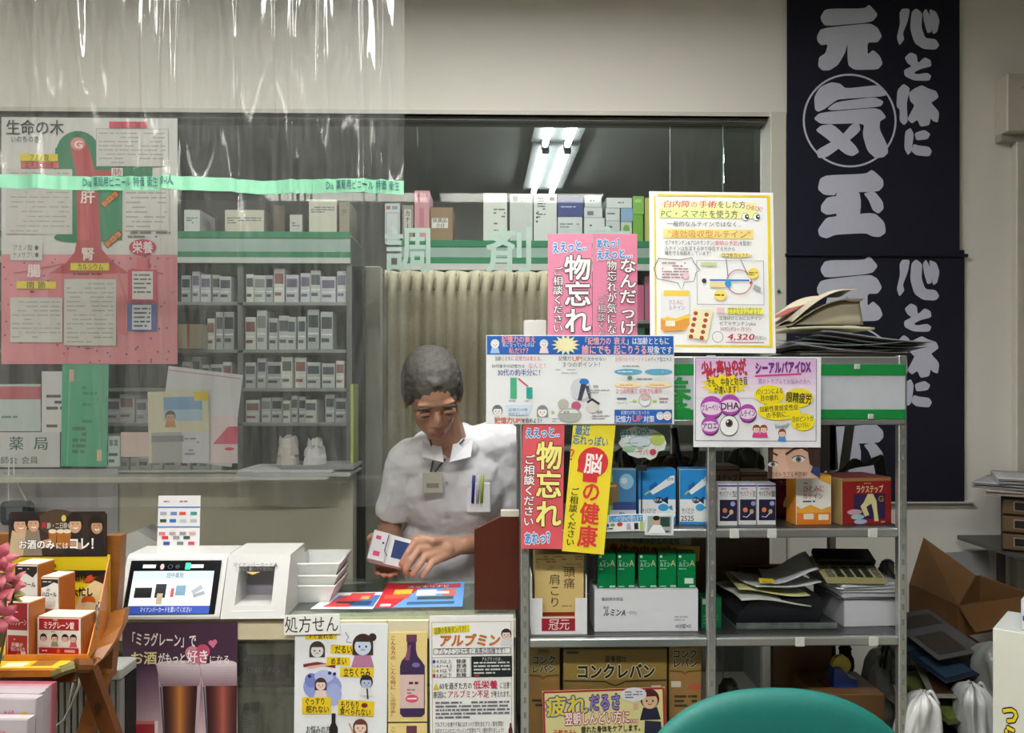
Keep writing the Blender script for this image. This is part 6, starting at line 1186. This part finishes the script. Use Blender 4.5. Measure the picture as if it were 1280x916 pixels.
# ------------------------------------------------------------------ left foreground: wooden folding stand with display
ZT0 = .60
r = thing('side_table', 'plain side table under the wooden folding stand', 'table', (X(20, 1.5), 1.52, 0)); MB().box(-.36, .30, -.27, .26, ZT0 - .025, ZT0, mat('6b5a45', .6), .003).build('table_top', r)
for a in (-.34, .25):
    for b in (-.25, .21): MB().box(a, a + .03, b, b + .03, 0, ZT0 - .025, mat('6b5a45', .6)).build('leg', r)
wd = mat('85521f', .4, 0, .12, 7, 0, (1, 1, 9)); wd2 = mat('6a3d19', .4, 0, .12, 7, 0, (9, 1, 1))
o = Vector((X(70, 1.62), 1.62, ZT0)); r = thing('folding_stand', 'small wooden folding chair used as a display stand', 'stand', o)
W = lambda px, py, Y: pt(px, py, Y) - o
def bar(name, pts, w_, d_, m, parent=r):
    """bent flat bar: width across x, depth along y"""
    mb = MB(); vs = []; fs = []; n = len(pts)
    for i, q in enumerate(pts):
        t = (pts[min(i + 1, n - 1)] - pts[max(i - 1, 0)]).normalized(); s_ = Vector((t.z, 0, -t.x)); s_ = s_.normalized() if s_.length > .05 else Vector((1, 0, 0)); k = Vector((0, 1, 0))
        for a, b in ((-1, -1), (1, -1), (1, 1), (-1, 1)): vs.append(q + s_ * a * w_ / 2 + k * b * d_ / 2)
    for i in range(n - 1):
        for j in range(4): fs.append([i * 4 + j, i * 4 + (j + 1) % 4, (i + 1) * 4 + (j + 1) % 4, (i + 1) * 4 + j])
    fs += [[3, 2, 1, 0], [(n - 1) * 4 + j for j in range(4)]]
    mb.add(vs, fs, m); return mb.build(name, parent)
bar('back_post', [W(145, 668, 1.76), W(143, 720, 1.755), W(139, 770, 1.75), W(132, 845, 1.74)], .034, .026, wd)
bar('back_post', [W(7, 666, 1.76), W(6, 720, 1.755), W(4, 845, 1.75)], .03, .026, wd)
bar('side_arm', [W(150, 762, 1.72), W(146, 782, 1.69), W(136, 800, 1.65), W(122, 817, 1.61), W(106, 829, 1.57)], .033, .024, wd)
bar('side_arm', [W(-16, 762, 1.72), W(-22, 800, 1.65), W(-40, 829, 1.57)], .033, .024, wd)
for q in (W(112, 832, 1.548), W(122, 884, 1.60)): MB().lathe([(.006, -.004), (.005, .002)], mat('3a2a1c', .4, .4), 12, Matrix.Translation(q) @ Matrix.Rotation(PI / 2, 4, 'X')).build('bolt', r)
e1 = W(160, 1000, 1.66); e1.z = .0; e2 = W(72, 1000, 1.56); e2.z = 0
bar('leg', [W(106, 826, 1.575), W(128, 884, 1.62), Vector((W(165, 990, 1.68).x, 1.68 - 1.62, 0))], .032, .022, wd2)
bar('leg', [W(131, 838, 1.70), W(112, 900, 1.655), Vector((W(84, 990, 1.63).x, 1.64 - 1.62, 0))], .03, .022, wd)
bar('leg', [W(-36, 826, 1.575), W(-10, 884, 1.62), Vector((W(30, 990, 1.68).x, 1.68 - 1.62, 0))], .032, .022, wd2)
zs = Zp(832, 1.50) - ZT0
MB().box(X(-40, 1.5) - o.x, X(70, 1.5) - o.x, -.12, -.098, zs - .016, zs, mat('a8611f', .4, 0, .1, 7, 0, (1, 9, 9)), .002).build('front_rail', r)
MB().box(X(-40, 1.5) - o.x, X(96, 1.62) - o.x, -.098, .12, zs - .012, zs - .001, wd, .002).build('seat_board', r)
MB().box(X(-40, 1.52) - o.x, X(92, 1.52) - o.x, -.095, -.08, zs - .035, zs - .012, wd2, .002).build('seat_apron', r)
MB().tube([W(66, 843, 1.505), W(78, 838, 1.51), W(94, 833, 1.52)], .010, mat('6a6438', .4, .5), 8).build('hinge_bracket', r)
MB().tube([W(94, 832, 1.53), W(112, 832, 1.55)], .014, wd2, 10).build('cross_dowel', r)
zseat = ZT0 + zs
# yellow sheet lying on the seat
r = thing('yellow_leaflet', 'yellow printed leaflet lying on the wooden stand', 'leaflet', (X(30, 1.53), 1.545, zseat)); MB().box(-.10, X(92, 1.55) - X(30, 1.53), -.042, .10, 0, .0012, mat('c8ac24', .45)).build('sheet', r)
mb = MB()
for a, b, c, d_, cc in ((-.09, -.05, -.035, -.01, 'b8402c'), (-.03, .01, -.035, -.012, 'd8d0b0'), (.02, .06, -.03, .01, '8a5a20'), (-.085, -.04, .0, .03, '7a6a30'), (-.02, .03, .0, .03, 'b87a5a')): mb.box(a, b, c, d_, .0012, .0016, mat(cc, .5))
mb.build('printed_picture', r)
# display stand of card
zq = zseat + .0016
r = thing('card_display', 'orange and yellow cardboard sales display with a party photo header', 'display', (X(75, 1.66), 1.66, zq)); ox = r.location.x
Yh = 1.735; p0 = lambda px, py: (X(px, Yh) - ox, Zp(py, Yh) - zq)
mO = mat('c8751c', .45)
MB().prism([p0(15, 775)[:1] + (0,), p0(138, 775)[:1] + (0,), p0(138, 691), p0(15, 691)], Yh - 1.66 - .004, Yh - 1.66, mat('dcc41c', .45)).build('yellow_back', r)
MB().prism([p0(13, 692), p0(135, 692), p0(135, 641), p0(132, 637), p0(16, 637), p0(13, 641)], Yh - 1.66 - .006, Yh - 1.66 - .004, mat('2a1c16', .4)).build('photo_header', r)
xr1, xl1 = X(110, 1.545) - ox, X(6, 1.545) - ox; xr0, xl0 = p0(138, 0)[0], p0(14, 0)[0]
MB().add([(xl1, -.115, 0), (xr1, -.115, 0), (xr0, .07, 0), (xl0, .07, 0)], [(0, 1, 2, 3)], mO).build('tray_floor', r, False, .002)
for (a, b, nm) in ((xr1, xr0, 'side_panel'), (xl1, xl0, 'side_panel')): MB().add([(a, -.115, 0), (b, .07, 0), (b, .07, p0(0, 693)[1]), (a + (b - a) * .55, -.115 + .185 * .55, p0(0, 735)[1]), (a, -.115, .012)], [(0, 1, 2, 3, 4)], mO).build(nm, r, False, .002)
MB().box(xl1, xr1, -.117, -.115, 0, .011, mO).build('front_lip', r)
P = Panel(r, 13, 637, 138, 775, p0(138, 0)[0] - p0(13, 0)[0], p0(0, 637)[1] - p0(0, 775)[1], Yh - 1.66 - .0062, x0=p0(13, 0)[0], z0=p0(0, 775)[1])
P.rect(14, 640, 134, 691, '33241c').ell(75, 650, 26, 16, '4a3826')
for x, y, rr, h, sk, fl in ((27, 651, 12, '1c1412', 'd0a080', 'c8b08c'), (43, 650, 10, '1a1210', 'c89878', '8a7a68'), (95, 651, 11, '1c1412', 'c89a78', '241c20'), (122, 653, 10, '1a1210', 'b88a68', '1c1618')):
    P.poly([(x - rr * 1.2, 691), (x + rr * 1.2, 691), (x + rr * .8, y + 9), (x - rr * .8, y + 9)], fl).ell(x, y - 1, rr * .95, rr * 1.1, h).ell(x + 1, y + 3, rr * .7, rr * .85, sk).ell(x, y - 2, rr * .85, rr * .5, h, 0, 180).ring(x + 1.5, y + 5, 3.4, 2.2, 1.4, 'f0e8e0', 190, 350, 10).ell(x - 2, y + 1, .8, .6, '22160f').ell(x + 4, y + 1, .8, .6, '22160f')
for x in (68, 78, 86): P.poly([(x - 4, 680), (x + 4, 680), (x + 5, 662), (x - 5, 662)], 'a8641c').ell(x, 661, 5, 2.6, 'e8dcc4')
P.poly([(55, 682), (66, 680), (66, 670), (56, 672)], 'c89a78').poly([(90, 680), (104, 684), (104, 676), (90, 670)], 'c89a78').ell(82, 645, 3, 4, 'd8c060')
P.rect(55, 650, 60, 657, 'b0243a').text('酔・二日酔い', 61, 650, 92, 658, 'e8e0d4', .0).text('お酒のみ', 25, 671, 71, 683, 'f8f6f0', .04, ('2a1c14', .04)).text('には', 72, 674, 88, 683, 'f8f6f0', .02).text('コレ！', 88, 668, 128, 684, 'f8f6f0', .045, ('2a1c14', .04))
P.ring(40, 708, 17, 12, 3, 'c8302c', 0, 180, 20).text('the', 60, 698, 73, 706, '22201c', .03).rect(62, 709, 137, 716, '1c1812').text('年末年始は', 65, 712, 112, 722, '16140f', .05).poly([(90, 772), (136, 772), (136, 715), (120, 722), (104, 735)], 'e8d8a0').poly([(118, 720), (136, 728), (136, 712)], '3a2418').poly([(106, 724), (120, 722), (117, 714), (112, 716)], 'c84a2a').ell(113, 747, 9, 7, 'c86a1c').ell(113, 751, 10, 3, 'd8d0b0').text('大忙し', 91, 730, 119, 741, '16140f', .05).poly([(90, 774), (137, 774), (137, 754), (124, 764), (104, 762)], 'b0521c').text('のハロー', 104, 763, 122, 770, '1c1812', .03)
P.done()
# print on the right side panel
P = Panel(r, 112, 735, 138, 806, .10, .105, -.0015); dv = Vector((xr0 - xr1, .185)); an = math.atan2(dv.y, dv.x)
P.M = Matrix.Translation((xr1 + dv.x * .35, -.115 + dv.y * .35, .01)) @ Matrix.Rotation(an + PI, 4, 'Z'); P.y = .0015
P.M = Matrix.Translation((xr1 + dv.x * .40, -.115 + dv.y * .40, .008)) @ Matrix.Rotation(an, 4, 'Z'); P.y = -.0015
P.text('忙しい!', 118, 750, 130, 800, '1c1812', .04, ('d8cfae', .05), v=True); P.done(let='side_lettering')
zd = zq + .0016
def hbox(lab, a, y0, b, Y, dep, rz, top, kind):
    p = carton('tonic_packet' if kind == 'h' else 'remedy_box', lab, a, y0, b, 815, Y, dep, 'e4e1da', 'a35a24', 'cfc9bc', rz=rz, z0=zd)
    return p
p = hbox('taller white and black tonic packet at the back of the sales display', 19, 705, 51, 1.655, .05, -8, 0, 'h'); p.poly([(20, 722), (35, 718), (44, 724), (50, 716), (50, 708), (20, 708)], '22140f').text('ハロール', 24, 730, 48, 738, '1c1812', .04).lines(24, 710, 48, 713, 1, 'd8d4cc').rect(20, 750, 50, 812, 'b0602c').done()
p = hbox('shorter white and black tonic packet in the middle of the sales display', 52, 721, 77, 1.62, .05, -8, 0, 'h'); p.poly([(53, 736), (62, 733), (70, 728), (76, 730), (76, 724), (53, 724)], '22140f').text('の', 60, 736, 65, 741, '1c1812', .02).text('ハロール', 54, 741, 74, 748, '1c1812', .04).lines(55, 726, 74, 729, 1, 'd8d4cc').rect(60, 754, 72, 760, 'd8ccc0').rect(53, 764, 76, 812, 'b0602c').done()
p = hbox('tall red and white remedy box at the front of the sales display', 9, 753, 40, 1.556, .045, -9, 0, 'm'); p.rect(11, 754, 38, 784, '9c1420').text('ミラグレーン', 13, 771, 37, 779, 'f4ece6', .02).lines(20, 762, 30, 765, 1, 'e8c0b8').rect(11, 790, 38, 814, 'a81c20').text('肝臓が', 16, 798, 32, 803, 'f4ece6', .02).text('気になる方', 15, 803, 35, 808, 'f4ece6', .02).lines(14, 793, 33, 796, 1, 'e8b8a8').ell(25, 811, 2, 2, 'd8641c').rect(29, 808, 36, 813, 'e8d8d0').done()
p = hbox('wide red and white remedy box with four printed faces in the sales display', 46, 771, 105, 1.565, .05, -6, 0, 'm'); p.rect(49, 773, 102, 786, 'a81420').text('ミラグレーン錠', 55, 776, 96, 785, 'f6efe8', .035).lines(66, 773, 86, 775.5, 1, 'e8c0b8').rect(49, 806, 102, 813, 'a81c20').ell(75, 809.5, 2.4, 2.2, 'd8641c').lines(53, 808, 62, 811, 1, 'f0dcd4').rect(83, 808, 97, 811, 'e0a8a0').lines(65, 787, 90, 789, 1, '8a8a86')
for x, sh_ in ((55, 'e4e1da'), (70, '8fa080'), (84, 'e4e1da'), (95, 'c8505a')): p.person(x, 795, 4.2, '1c1614', 'e8b8a8', sh_)
p.done()
# pink lilies
rl = thing('lily_spray', 'spray of pink artificial lilies at the left edge', 'flower', (X(-40, 1.47), 1.50, ZT0)); ol = rl.location.copy()
MB().lathe([(.03, 0), (.035, .02), (.03, .1), (.022, .16), (.026, .17)], mat('7d8a8a', .3), 16).build('vase', rl, True)
mp = mat('a8545e', .55, 0, .18, 25); mp2 = mat('98404c', .55, 0, .15, 25); mgr = mat('4a5a2c', .6)
rg = random.Random(2)
for i, (px, py, ang, tilt, sz) in enumerate(((6, 702, 20, 60, .05), (24, 734, -30, 50, .045), (3, 738, 100, 55, .05), (9, 771, 50, 70, .042), (-8, 716, 160, 50, .05), (12, 716, 0, 75, .04))):
    sz *= .8; q = pt(px - 6, py, 1.47 + rg.uniform(-.03, .03)) - ol
    MB().tube([(0, 0, .15), (q.x * .4, q.y * .3, q.z * .6), tuple(q)], .0025, mgr, 6).build('stem', rl, True)
    M = Matrix.Translation(q) @ Matrix.Rotation(rad(ang), 4, 'Y') @ Matrix.Rotation(rad(tilt), 4, 'X')
    fl = MB().ball((0, 0, 0), sz * .12, mgr, M, 8, 6).tube([(0, 0, 0), (0, sz * .05, sz * .5)], .0012, mat('c8b060', .5), 5, None, M).build('flower', rl, True)
    for k in range(6):
        t = k * 60 + rg.uniform(-8, 8); w_ = sz * (.22 if k % 2 else .3)
        def pf(u, v, w_=w_, sz=sz): s_ = math.sin(PI * min(1, .12 + u * .88)) ** .8; return ((v - .5) * 2 * w_ * s_, sz * (u * .9), sz * (.75 * u - .55 * u * u * u) - abs(v - .5) * .006)
        MB().grid(pf, 8, 4, mp if k % 2 else mp2, M @ Matrix.Rotation(rad(t), 4, 'Z')).build('petal', fl, True)
for px, py in ((14, 744), (10, 752)): q = pt(px, py, 1.46) - ol; MB().grid(lambda u, v: tuple(q + Vector(((u - .5) * .05, (v - .5) * .006, math.sin(u * PI) * .008 + (v - .5) * .012 * math.sin(u * PI)))), 8, 2, mat('8a8a4a', .6)).build('leaf', rl, True)
# upright pink packets at the bottom left
for i in range(7):
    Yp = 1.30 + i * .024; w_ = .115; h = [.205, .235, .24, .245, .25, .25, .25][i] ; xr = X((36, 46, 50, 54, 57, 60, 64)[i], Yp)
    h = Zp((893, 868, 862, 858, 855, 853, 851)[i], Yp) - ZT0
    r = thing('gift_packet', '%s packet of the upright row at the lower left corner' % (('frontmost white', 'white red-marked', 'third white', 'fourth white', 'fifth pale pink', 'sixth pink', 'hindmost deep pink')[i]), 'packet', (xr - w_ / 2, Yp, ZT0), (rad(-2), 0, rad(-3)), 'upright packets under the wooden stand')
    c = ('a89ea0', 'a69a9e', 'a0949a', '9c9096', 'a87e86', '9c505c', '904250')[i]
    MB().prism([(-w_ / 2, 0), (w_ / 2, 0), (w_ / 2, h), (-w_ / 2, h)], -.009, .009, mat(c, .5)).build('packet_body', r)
    MB().box(-w_ / 2 + .001, w_ / 2 - .001, -.0105, -.009, h - .035, h - .001, mat('aca4a6', .5), .0005).build('packet_flap', r)
    if i < 2:
        P = Panel(r, -40, 868, 46, 1000, w_, .176, -.0106, z0=h - .176); P.text('めぐり', 6, 880, 20, 896, 'c83a58', .02).ell(32, 889, 5, 5, 'c89a2a').lines(10, 900, 30, 904, 1, 'b06a78').rect(-30, 915, 40, 918, 'd8c0c4').done()
# slatted heater and cable
Yh2 = 1.865; x0, x1 = X(-40, Yh2), X(151, Yh2); zh = Zp(832, Yh2)
r = thing('slatted_heater', 'white heater with dark gaps between vertical slats beside the counter', 'heater', ((x0 + x1) / 2, Yh2 + .03, 0)); hw = (x1 - x0) / 2
MB().box(-hw, hw, -.005, .05, .02, zh - .03, mat('131412', .7)).build('core', r); MB().box(-hw, hw, -.03, .055, zh - .028, zh, mat('a9aaa4', .5), .004).build('top_cap', r)
n = 24
for k in range(n): xx = -hw + (k + .5) * 2 * hw / n; MB().box(xx - .0055, xx + .0055, -.026, -.005, .03, zh - .028, mat('8a8b86', .5), .002).build('slat', r)
for g in (-1, 1): MB().box(g * (hw - .03) - .02, g * (hw - .03) + .02, -.03, .05, 0, .02, mat('131412', .7)).build('foot', r)
r = thing('white_cable', 'thin white cable hanging before the slatted heater', 'cable', (X(85, 1.80), 1.80, 0)); oc = r.location
MB().tube([Vector((.0, .0, .0)), pt(66, 910, 1.80) - oc, pt(80, 900, 1.80) - oc, pt(90, 880, 1.80) - oc, pt(99, 856, 1.80) - oc, pt(100, 836, 1.81) - oc], .0028, mat('b4b4ac', .5), 7).build('cable', r, True)
MB().tube([Vector((.03, .0, .0)), pt(82, 930, 1.81) - oc, pt(86, 880, 1.81) - oc, pt(92, 850, 1.81) - oc], .0022, mat('a8a8a0', .5), 7).build('cable', r, True)

# ------------------------------------------------------------------ the pharmacist
pr = thing('person', 'person in a white short-sleeved shirt looking down at a payment terminal', 'person', (X(566, 2.52), 2.52, 0)); po = pr.location.copy()
m_skin = mat('b88a70', .5, 0, .06, 18); m_shirt = mat('ececf0', .8, 0, .03, 9, .05); m_hair = mat('54514d', .75, 0, .25, 60, .4); m_trou = mat('2c2e36', .8)
Q = lambda px, py, Y: pt(px, py, Y) - po
def remesh(mb, name, vox, sm, parent, seed=None):
    o = mb.build(name, parent, True)
    rm = o.modifiers.new('merge', 'REMESH'); rm.mode = 'VOXEL'; rm.voxel_size = vox; rm.use_smooth_shade = True
    s_ = o.modifiers.new('smooth', 'SMOOTH'); s_.factor = .5; s_.iterations = sm
    if seed:
        tx = bpy.data.textures.new('cloth_folds', 'CLOUDS'); tx.noise_scale = seed[0]
        d = o.modifiers.new('folds', 'DISPLACE'); d.texture = tx; d.strength = seed[1]; d.mid_level = .5; d.texture_coords = 'LOCAL'
    dg = bpy.context.evaluated_depsgraph_get(); me = bpy.data.meshes.new_from_object(o.evaluated_get(dg)); o.modifiers.clear()
    old = o.data; o.data = me; bpy.data.meshes.remove(old); me.name = name
    me.polygons.foreach_set('use_smooth', [True] * len(me.polygons)); return o
hc = Q(541, 492, 2.27); neck = Q(560, 548, 2.40)
shR, shL = Q(505, 572, 2.45), Q(632, 548, 2.49)                     # shoulders: photo left, photo right
elR, elL = Q(486, 664, 2.52), Q(646, 672, 2.55)
wrR, wrL = Q(486, 688, 2.275), Q(577, 682, 2.33)
hip = Vector((.01, .05, .92)); chest = Q(565, 610, 2.49); belly = Q(566, 690, 2.53)
th = rad(38); HM = Matrix.Translation(hc) @ Matrix.Rotation(rad(-6), 4, 'Y') @ Matrix.Rotation(rad(10), 4, 'Z') @ Matrix.Rotation(th, 4, 'X')
b = MB(); k = m_skin
# head: skull, jaw, brow, nose, lips, ears
b.ball((0, .012, .025), (.076, .095, .092), k, HM, 24, 16); b.ball((0, -.018, -.055), (.058, .068, .066), k, HM, 20, 12); b.ball((0, -.040, -.095), (.034, .038, .028), k, HM)
b.ball((0, -.083, -.028), (.014, .018, .024), k, HM); b.ball((0, -.088, -.04), (.018, .013, .010), k, HM); b.ball((0, -.072, .022), (.055, .014, .012), k, HM)
b.ball((0, -.080, -.070), (.026, .010, .007), k, HM); b.ball((0, -.078, -.080), (.022, .010, .006), k, HM)
for g in (-1, 1): b.ball((g * .078, .012, -.02), (.010, .020, .032), k, HM); b.ball((g * .036, -.062, -.022), (.022, .018, .018), k, HM)
b.cap(hc + Vector((.01, .05, -.02)), neck + Vector((0, .02, -.02)), .052, .06, k)
# torso under the shirt, arms
b.cap(shR + Vector((.04, 0, -.03)), shL + Vector((-.03, 0, -.03)), .04, .048, k); b.ball(chest, (.15, .09, .17), k, None, 24, 14); b.ball(belly, (.145, .09, .16), k, None, 24, 14); b.ball(hip, (.15, .10, .13), k, None, 24, 14)
b.cap(shR, elR, .036, .036, k); b.cap(shL, elL, .046, .038, k)
b.cap(elR, elR + (wrR - elR) * .35, .040, .039, k); b.cap(elR + (wrR - elR) * .35, wrR, .039, .027, k); b.cap(elL, elL + (wrL - elL) * .35, .040, .039, k); b.cap(elL + (wrL - elL) * .35, wrL, .039, .026, k)
def finger(pts, r0, r1):
    n = len(pts) - 1
    for i in range(n): b.cap(pts[i], pts[i + 1], r0 + (r1 - r0) * i / n, r0 + (r1 - r0) * (i + 1) / n, k, 10)
# photo-right hand: back of the hand towards the viewer, fingers closing over the terminal's near end
kn = [Q(519, 677, 2.235), Q(523, 687, 2.228), Q(531, 696, 2.230), Q(541, 702, 2.238)]
for q in kn: b.cap(wrL + (q - wrL) * .15, q, .022, .0125, k, 12)
b.ball((wrL + (kn[1] + kn[2]) / 2) / 2 + Vector((0, 0, 0)), (.036, .018, .026), k)
tips = [(Q(510, 690, 2.205), Q(502, 704, 2.200), Q(500, 708, 2.214)), (Q(514, 700, 2.198), Q(507, 712, 2.198), Q(506, 716, 2.214)), (Q(523, 708, 2.204), Q(516, 717, 2.206), Q(515, 719, 2.222)), (Q(534, 712, 2.214), Q(528, 719, 2.218), Q(527, 720, 2.232))]
for q, t in zip(kn, tips): finger([q, *t], .0105, .0078)
finger([wrL + Vector((-.02, 0, .012)), Q(540, 676, 2.25), Q(525, 672, 2.25), Q(515, 675, 2.258)], .015, .0095)
# photo-left hand: under and behind the terminal, thumb over its far edge, fingertips below
pm = Q(484, 694, 2.262)
b.ball(pm, (.042, .018, .040), k); b.cap(wrR, pm, .026, .026, k)
for (a, c, d) in ((Q(474, 702, 2.268), Q(470, 714, 2.255), Q(472, 716, 2.232)), (Q(480, 706, 2.268), Q(478, 718, 2.255), Q(480, 719, 2.232)), (Q(486, 708, 2.268), Q(486, 719, 2.255), Q(488, 719, 2.232)), (Q(492, 706, 2.268), Q(493, 716, 2.255), Q(495, 716, 2.234))): finger([a, c, d], .0105, .008)
finger([Q(474, 690, 2.268), Q(466, 680, 2.255), Q(463, 672, 2.236), Q(466, 669, 2.222)], .014, .0095)
body = remesh(b, 'body', .0038, 3, pr)
# face details
for g in (-1, 1):
    MB().ball((g * .033, -.0765, -.012), (.013, .006, .005), mat('d8d0c8', .3), HM).ball((g * .033, -.0805, -.014), (.005, .003, .004), mat('1c1410', .2), HM).build('eye', pr, True)
    MB().ball((g * .033, -.0775, -.0055), (.016, .0085, .0075), m_skin, HM).build('eyelid', pr, True)
    MB().ball((g * .033, -.084, -.0115), (.013, .0022, .0012), mat('2a201c', .6), HM).build('eyelashes', pr, True)
    MB().ball((g * .034, -.084, .016), (.022, .004, .0045), mat('4a4642', .8), HM).build('eyebrow', pr, True)
MB().ball((0, -.0885, -.075), (.020, .003, .0035), mat('8a4a42', .5), HM).build('lips', pr, True)
# hair
h = MB(); h.ball((0, .022, .040), (.086, .100, .090), m_hair, HM, 24, 16); h.ball((0, .06, -.01), (.078, .058, .075), m_hair, HM, 20, 12)
for g in (-1, 1): h.ball((g * .070, .015, .015), (.018, .055, .045), m_hair, HM)
rg = random.Random(9)
for i in range(26):
    a = rg.uniform(-1, 1); h.ball((a * .066, -.055 + abs(a) * .04 + rg.uniform(-.004, .004), .085 - abs(a) * .03 + rg.uniform(-.008, .006)), (.016, .02, .014), m_hair, HM, 8, 6)
remesh(h, 'hair', .004, 3, pr, (.02, .006))
# shirt
s = MB(); k2 = m_shirt
s.cap(shR + Vector((.02, .0, -.008)), shL + Vector((-.02, .0, -.012)), .067, .072, k2); s.ball(chest + Vector((0, 0, .02)), (.172, .112, .19), k2, None, 28, 18); s.ball(belly, (.17, .112, .19), k2, None, 28, 18); s.ball(hip + Vector((0, 0, .03)), (.172, .118, .12), k2, None, 28, 16)
s.cap(neck + Vector((-.035, .01, -.035)), neck + Vector((.04, .03, -.03)), .05, .055, k2)
def sleeve(p0, p1, t, r0, r1):
    e = p0 + (p1 - p0) * t; d = (e - p0); q = Vector((0, 0, 1)).rotation_difference(d.normalized()).to_matrix().to_4x4(); L_ = d.length
    s.lathe([(r0 * .7, -.03), (r0, 0), ((r0 + r1) / 2, L_ * .5), (r1, L_)], k2, 20, Matrix.Translation(p0) @ q)
sleeve(shR + Vector((.008, 0, 0)), elR, .78, .062, .056); sleeve(shL + Vector((-.008, 0, 0)), elL, .90, .072, .066)
sh = remesh(s, 'shirt', .006, 4, pr, (.07, .018))
# collar, placket, pocket with pens, lanyard with badge
mcl = mat('eeeef2', .8)
for g in (-1, 1):
    a = neck + Vector((g * .02, -.075, -.015)); c = MB(); c.add([(a.x - g * .012, a.y + .005, a.z - .05), (a.x + g * .05, a.y + .012, a.z - .035), (a.x + g * .055, a.y + .06, a.z + .015), (a.x, a.y + .035, a.z + .018)], [(0, 1, 2, 3)], mcl); c.build('collar', pr, False, .004)
yf = chest.y - .122
pk = Q(598, 622, 2.35); MB().box(pk.x - .036, pk.x + .036, yf + .018, yf + .026, pk.z - .05, pk.z + .04, mcl, .003).build('pocket', pr)
for dx, c in ((-.018, '22307a'), (-.004, 'c8c8cc'), (.008, 'a8b82a')): MB().tube([(pk.x + dx, yf + .016, pk.z - .02), (pk.x + dx + .004, yf + .014, pk.z + .062)], .0045, mat(c, .35), 8).build('pen', pr, True)
bd = Q(540, 606, 2.33)
for g in (-1, 1): MB().tube([neck + Vector((g * .05, -.045, .0)), Vector((neck.x + g * .02 - .02, yf + .012, chest.z + .11)), Vector((bd.x + g * .006, yf - .006, bd.z + .034))], .003, mat('55585c', .6), 6).build('lanyard', pr, True)
MB().box(bd.x - .030, bd.x + .030, yf - .012, yf - .008, bd.z - .028, bd.z + .034, mat('c2c0b0', .4), .002).build('name_badge', pr); MB().box(bd.x - .018, bd.x + .018, yf - .0126, yf - .0119, bd.z - .012, bd.z + .002, mat('8a8a80', .5)).build('badge_print', pr)
for i in range(3): q = Vector((chest.x - .01, yf + .008 + .004 * i, chest.z + .03 - i * .09)); MB().lathe([(.005, 0), (.005, .002)], mat('b4b4b4', .4), 10, Matrix.Translation(q) @ Matrix.Rotation(PI / 2, 4, 'X')).build('button', pr)
# trousers and shoes
t = MB(); t.ball(hip + Vector((0, .005, -.06)), (.165, .115, .13), m_trou, None, 24, 14)
for g in (-1, 1): t.cap(hip + Vector((g * .085, .005, -.08)), (g * .095, .04, .48), .085, .06, m_trou); t.cap((g * .095, .04, .48), (g * .10, .06, .09), .06, .05, m_trou)
remesh(t, 'trousers', .012, 3, pr)
for g in (-1, 1): MB().ball((g * .10, .0, .04), (.045, .12, .04), mat('1c1a18', .4)).box(g * .10 - .042, g * .10 + .042, -.10, .10, 0, .015, mat('141210', .5), .004).build('shoe', pr, True)

# payment terminal in the hands
tc = pt(491, 689, 2.222); r = thing('payment_terminal', 'white handheld payment terminal with a blue screen in the hands', 'terminal', tc); r.rotation_euler = (rad(-24), rad(17), rad(12))
prf = []                                                            # outline (x, z), rounded
for cx_, cz_, a0 in ((.062, -.028, -90), (.062, .028, 0), (-.052, .030, 90), (-.052, -.030, 180)):
    for j in range(5): a = rad(a0 + j * 22.5); prf.append((cx_ + .012 * math.cos(a), cz_ + .012 * math.sin(a)))
mt_ = mat('d4d2d4', .35)
MB().prism(prf, -.012, .016, mt_).build('body', r); MB().prism([(x * .97 - .001, z * .97) for x, z in prf], .016, .022, mat('9a9ca0', .4)).build('back_shell', r)
MB().prism([(-.066, -.040), (-.022, -.040), (-.020, .040), (-.066, .040)], -.022, -.010, mt_).build('printer_cover', r)
MB().box(-.004, .052, -.0135, -.0118, -.020, .030, mat('2c3c6c', .2), .0005).build('screen', r)
MB().tube([(-.024, -.0235, .036), (-.026, -.0235, -.01), (-.016, -.0235, -.022)], .0012, mat('2a2c30', .4), 6).build('cover_seam', r)
for a, b_ in (((-.050, .022), .007), ((-.046, -.022), .009)): MB().box(a[0] - b_, a[0] + b_, -.0235, -.0218, a[1] - b_ * .7, a[1] + b_ * .7, mat('d03a6a', .4), .001).build('pink_mark', r)
MB().lathe([(.003, 0), (.003, .001)], mat('1c1c20', .3), 10, Matrix.Translation((-.034, -.0225, .010)) @ Matrix.Rotation(PI / 2, 4, 'X')).build('button', r)

bpy.data.objects.remove(_fo)
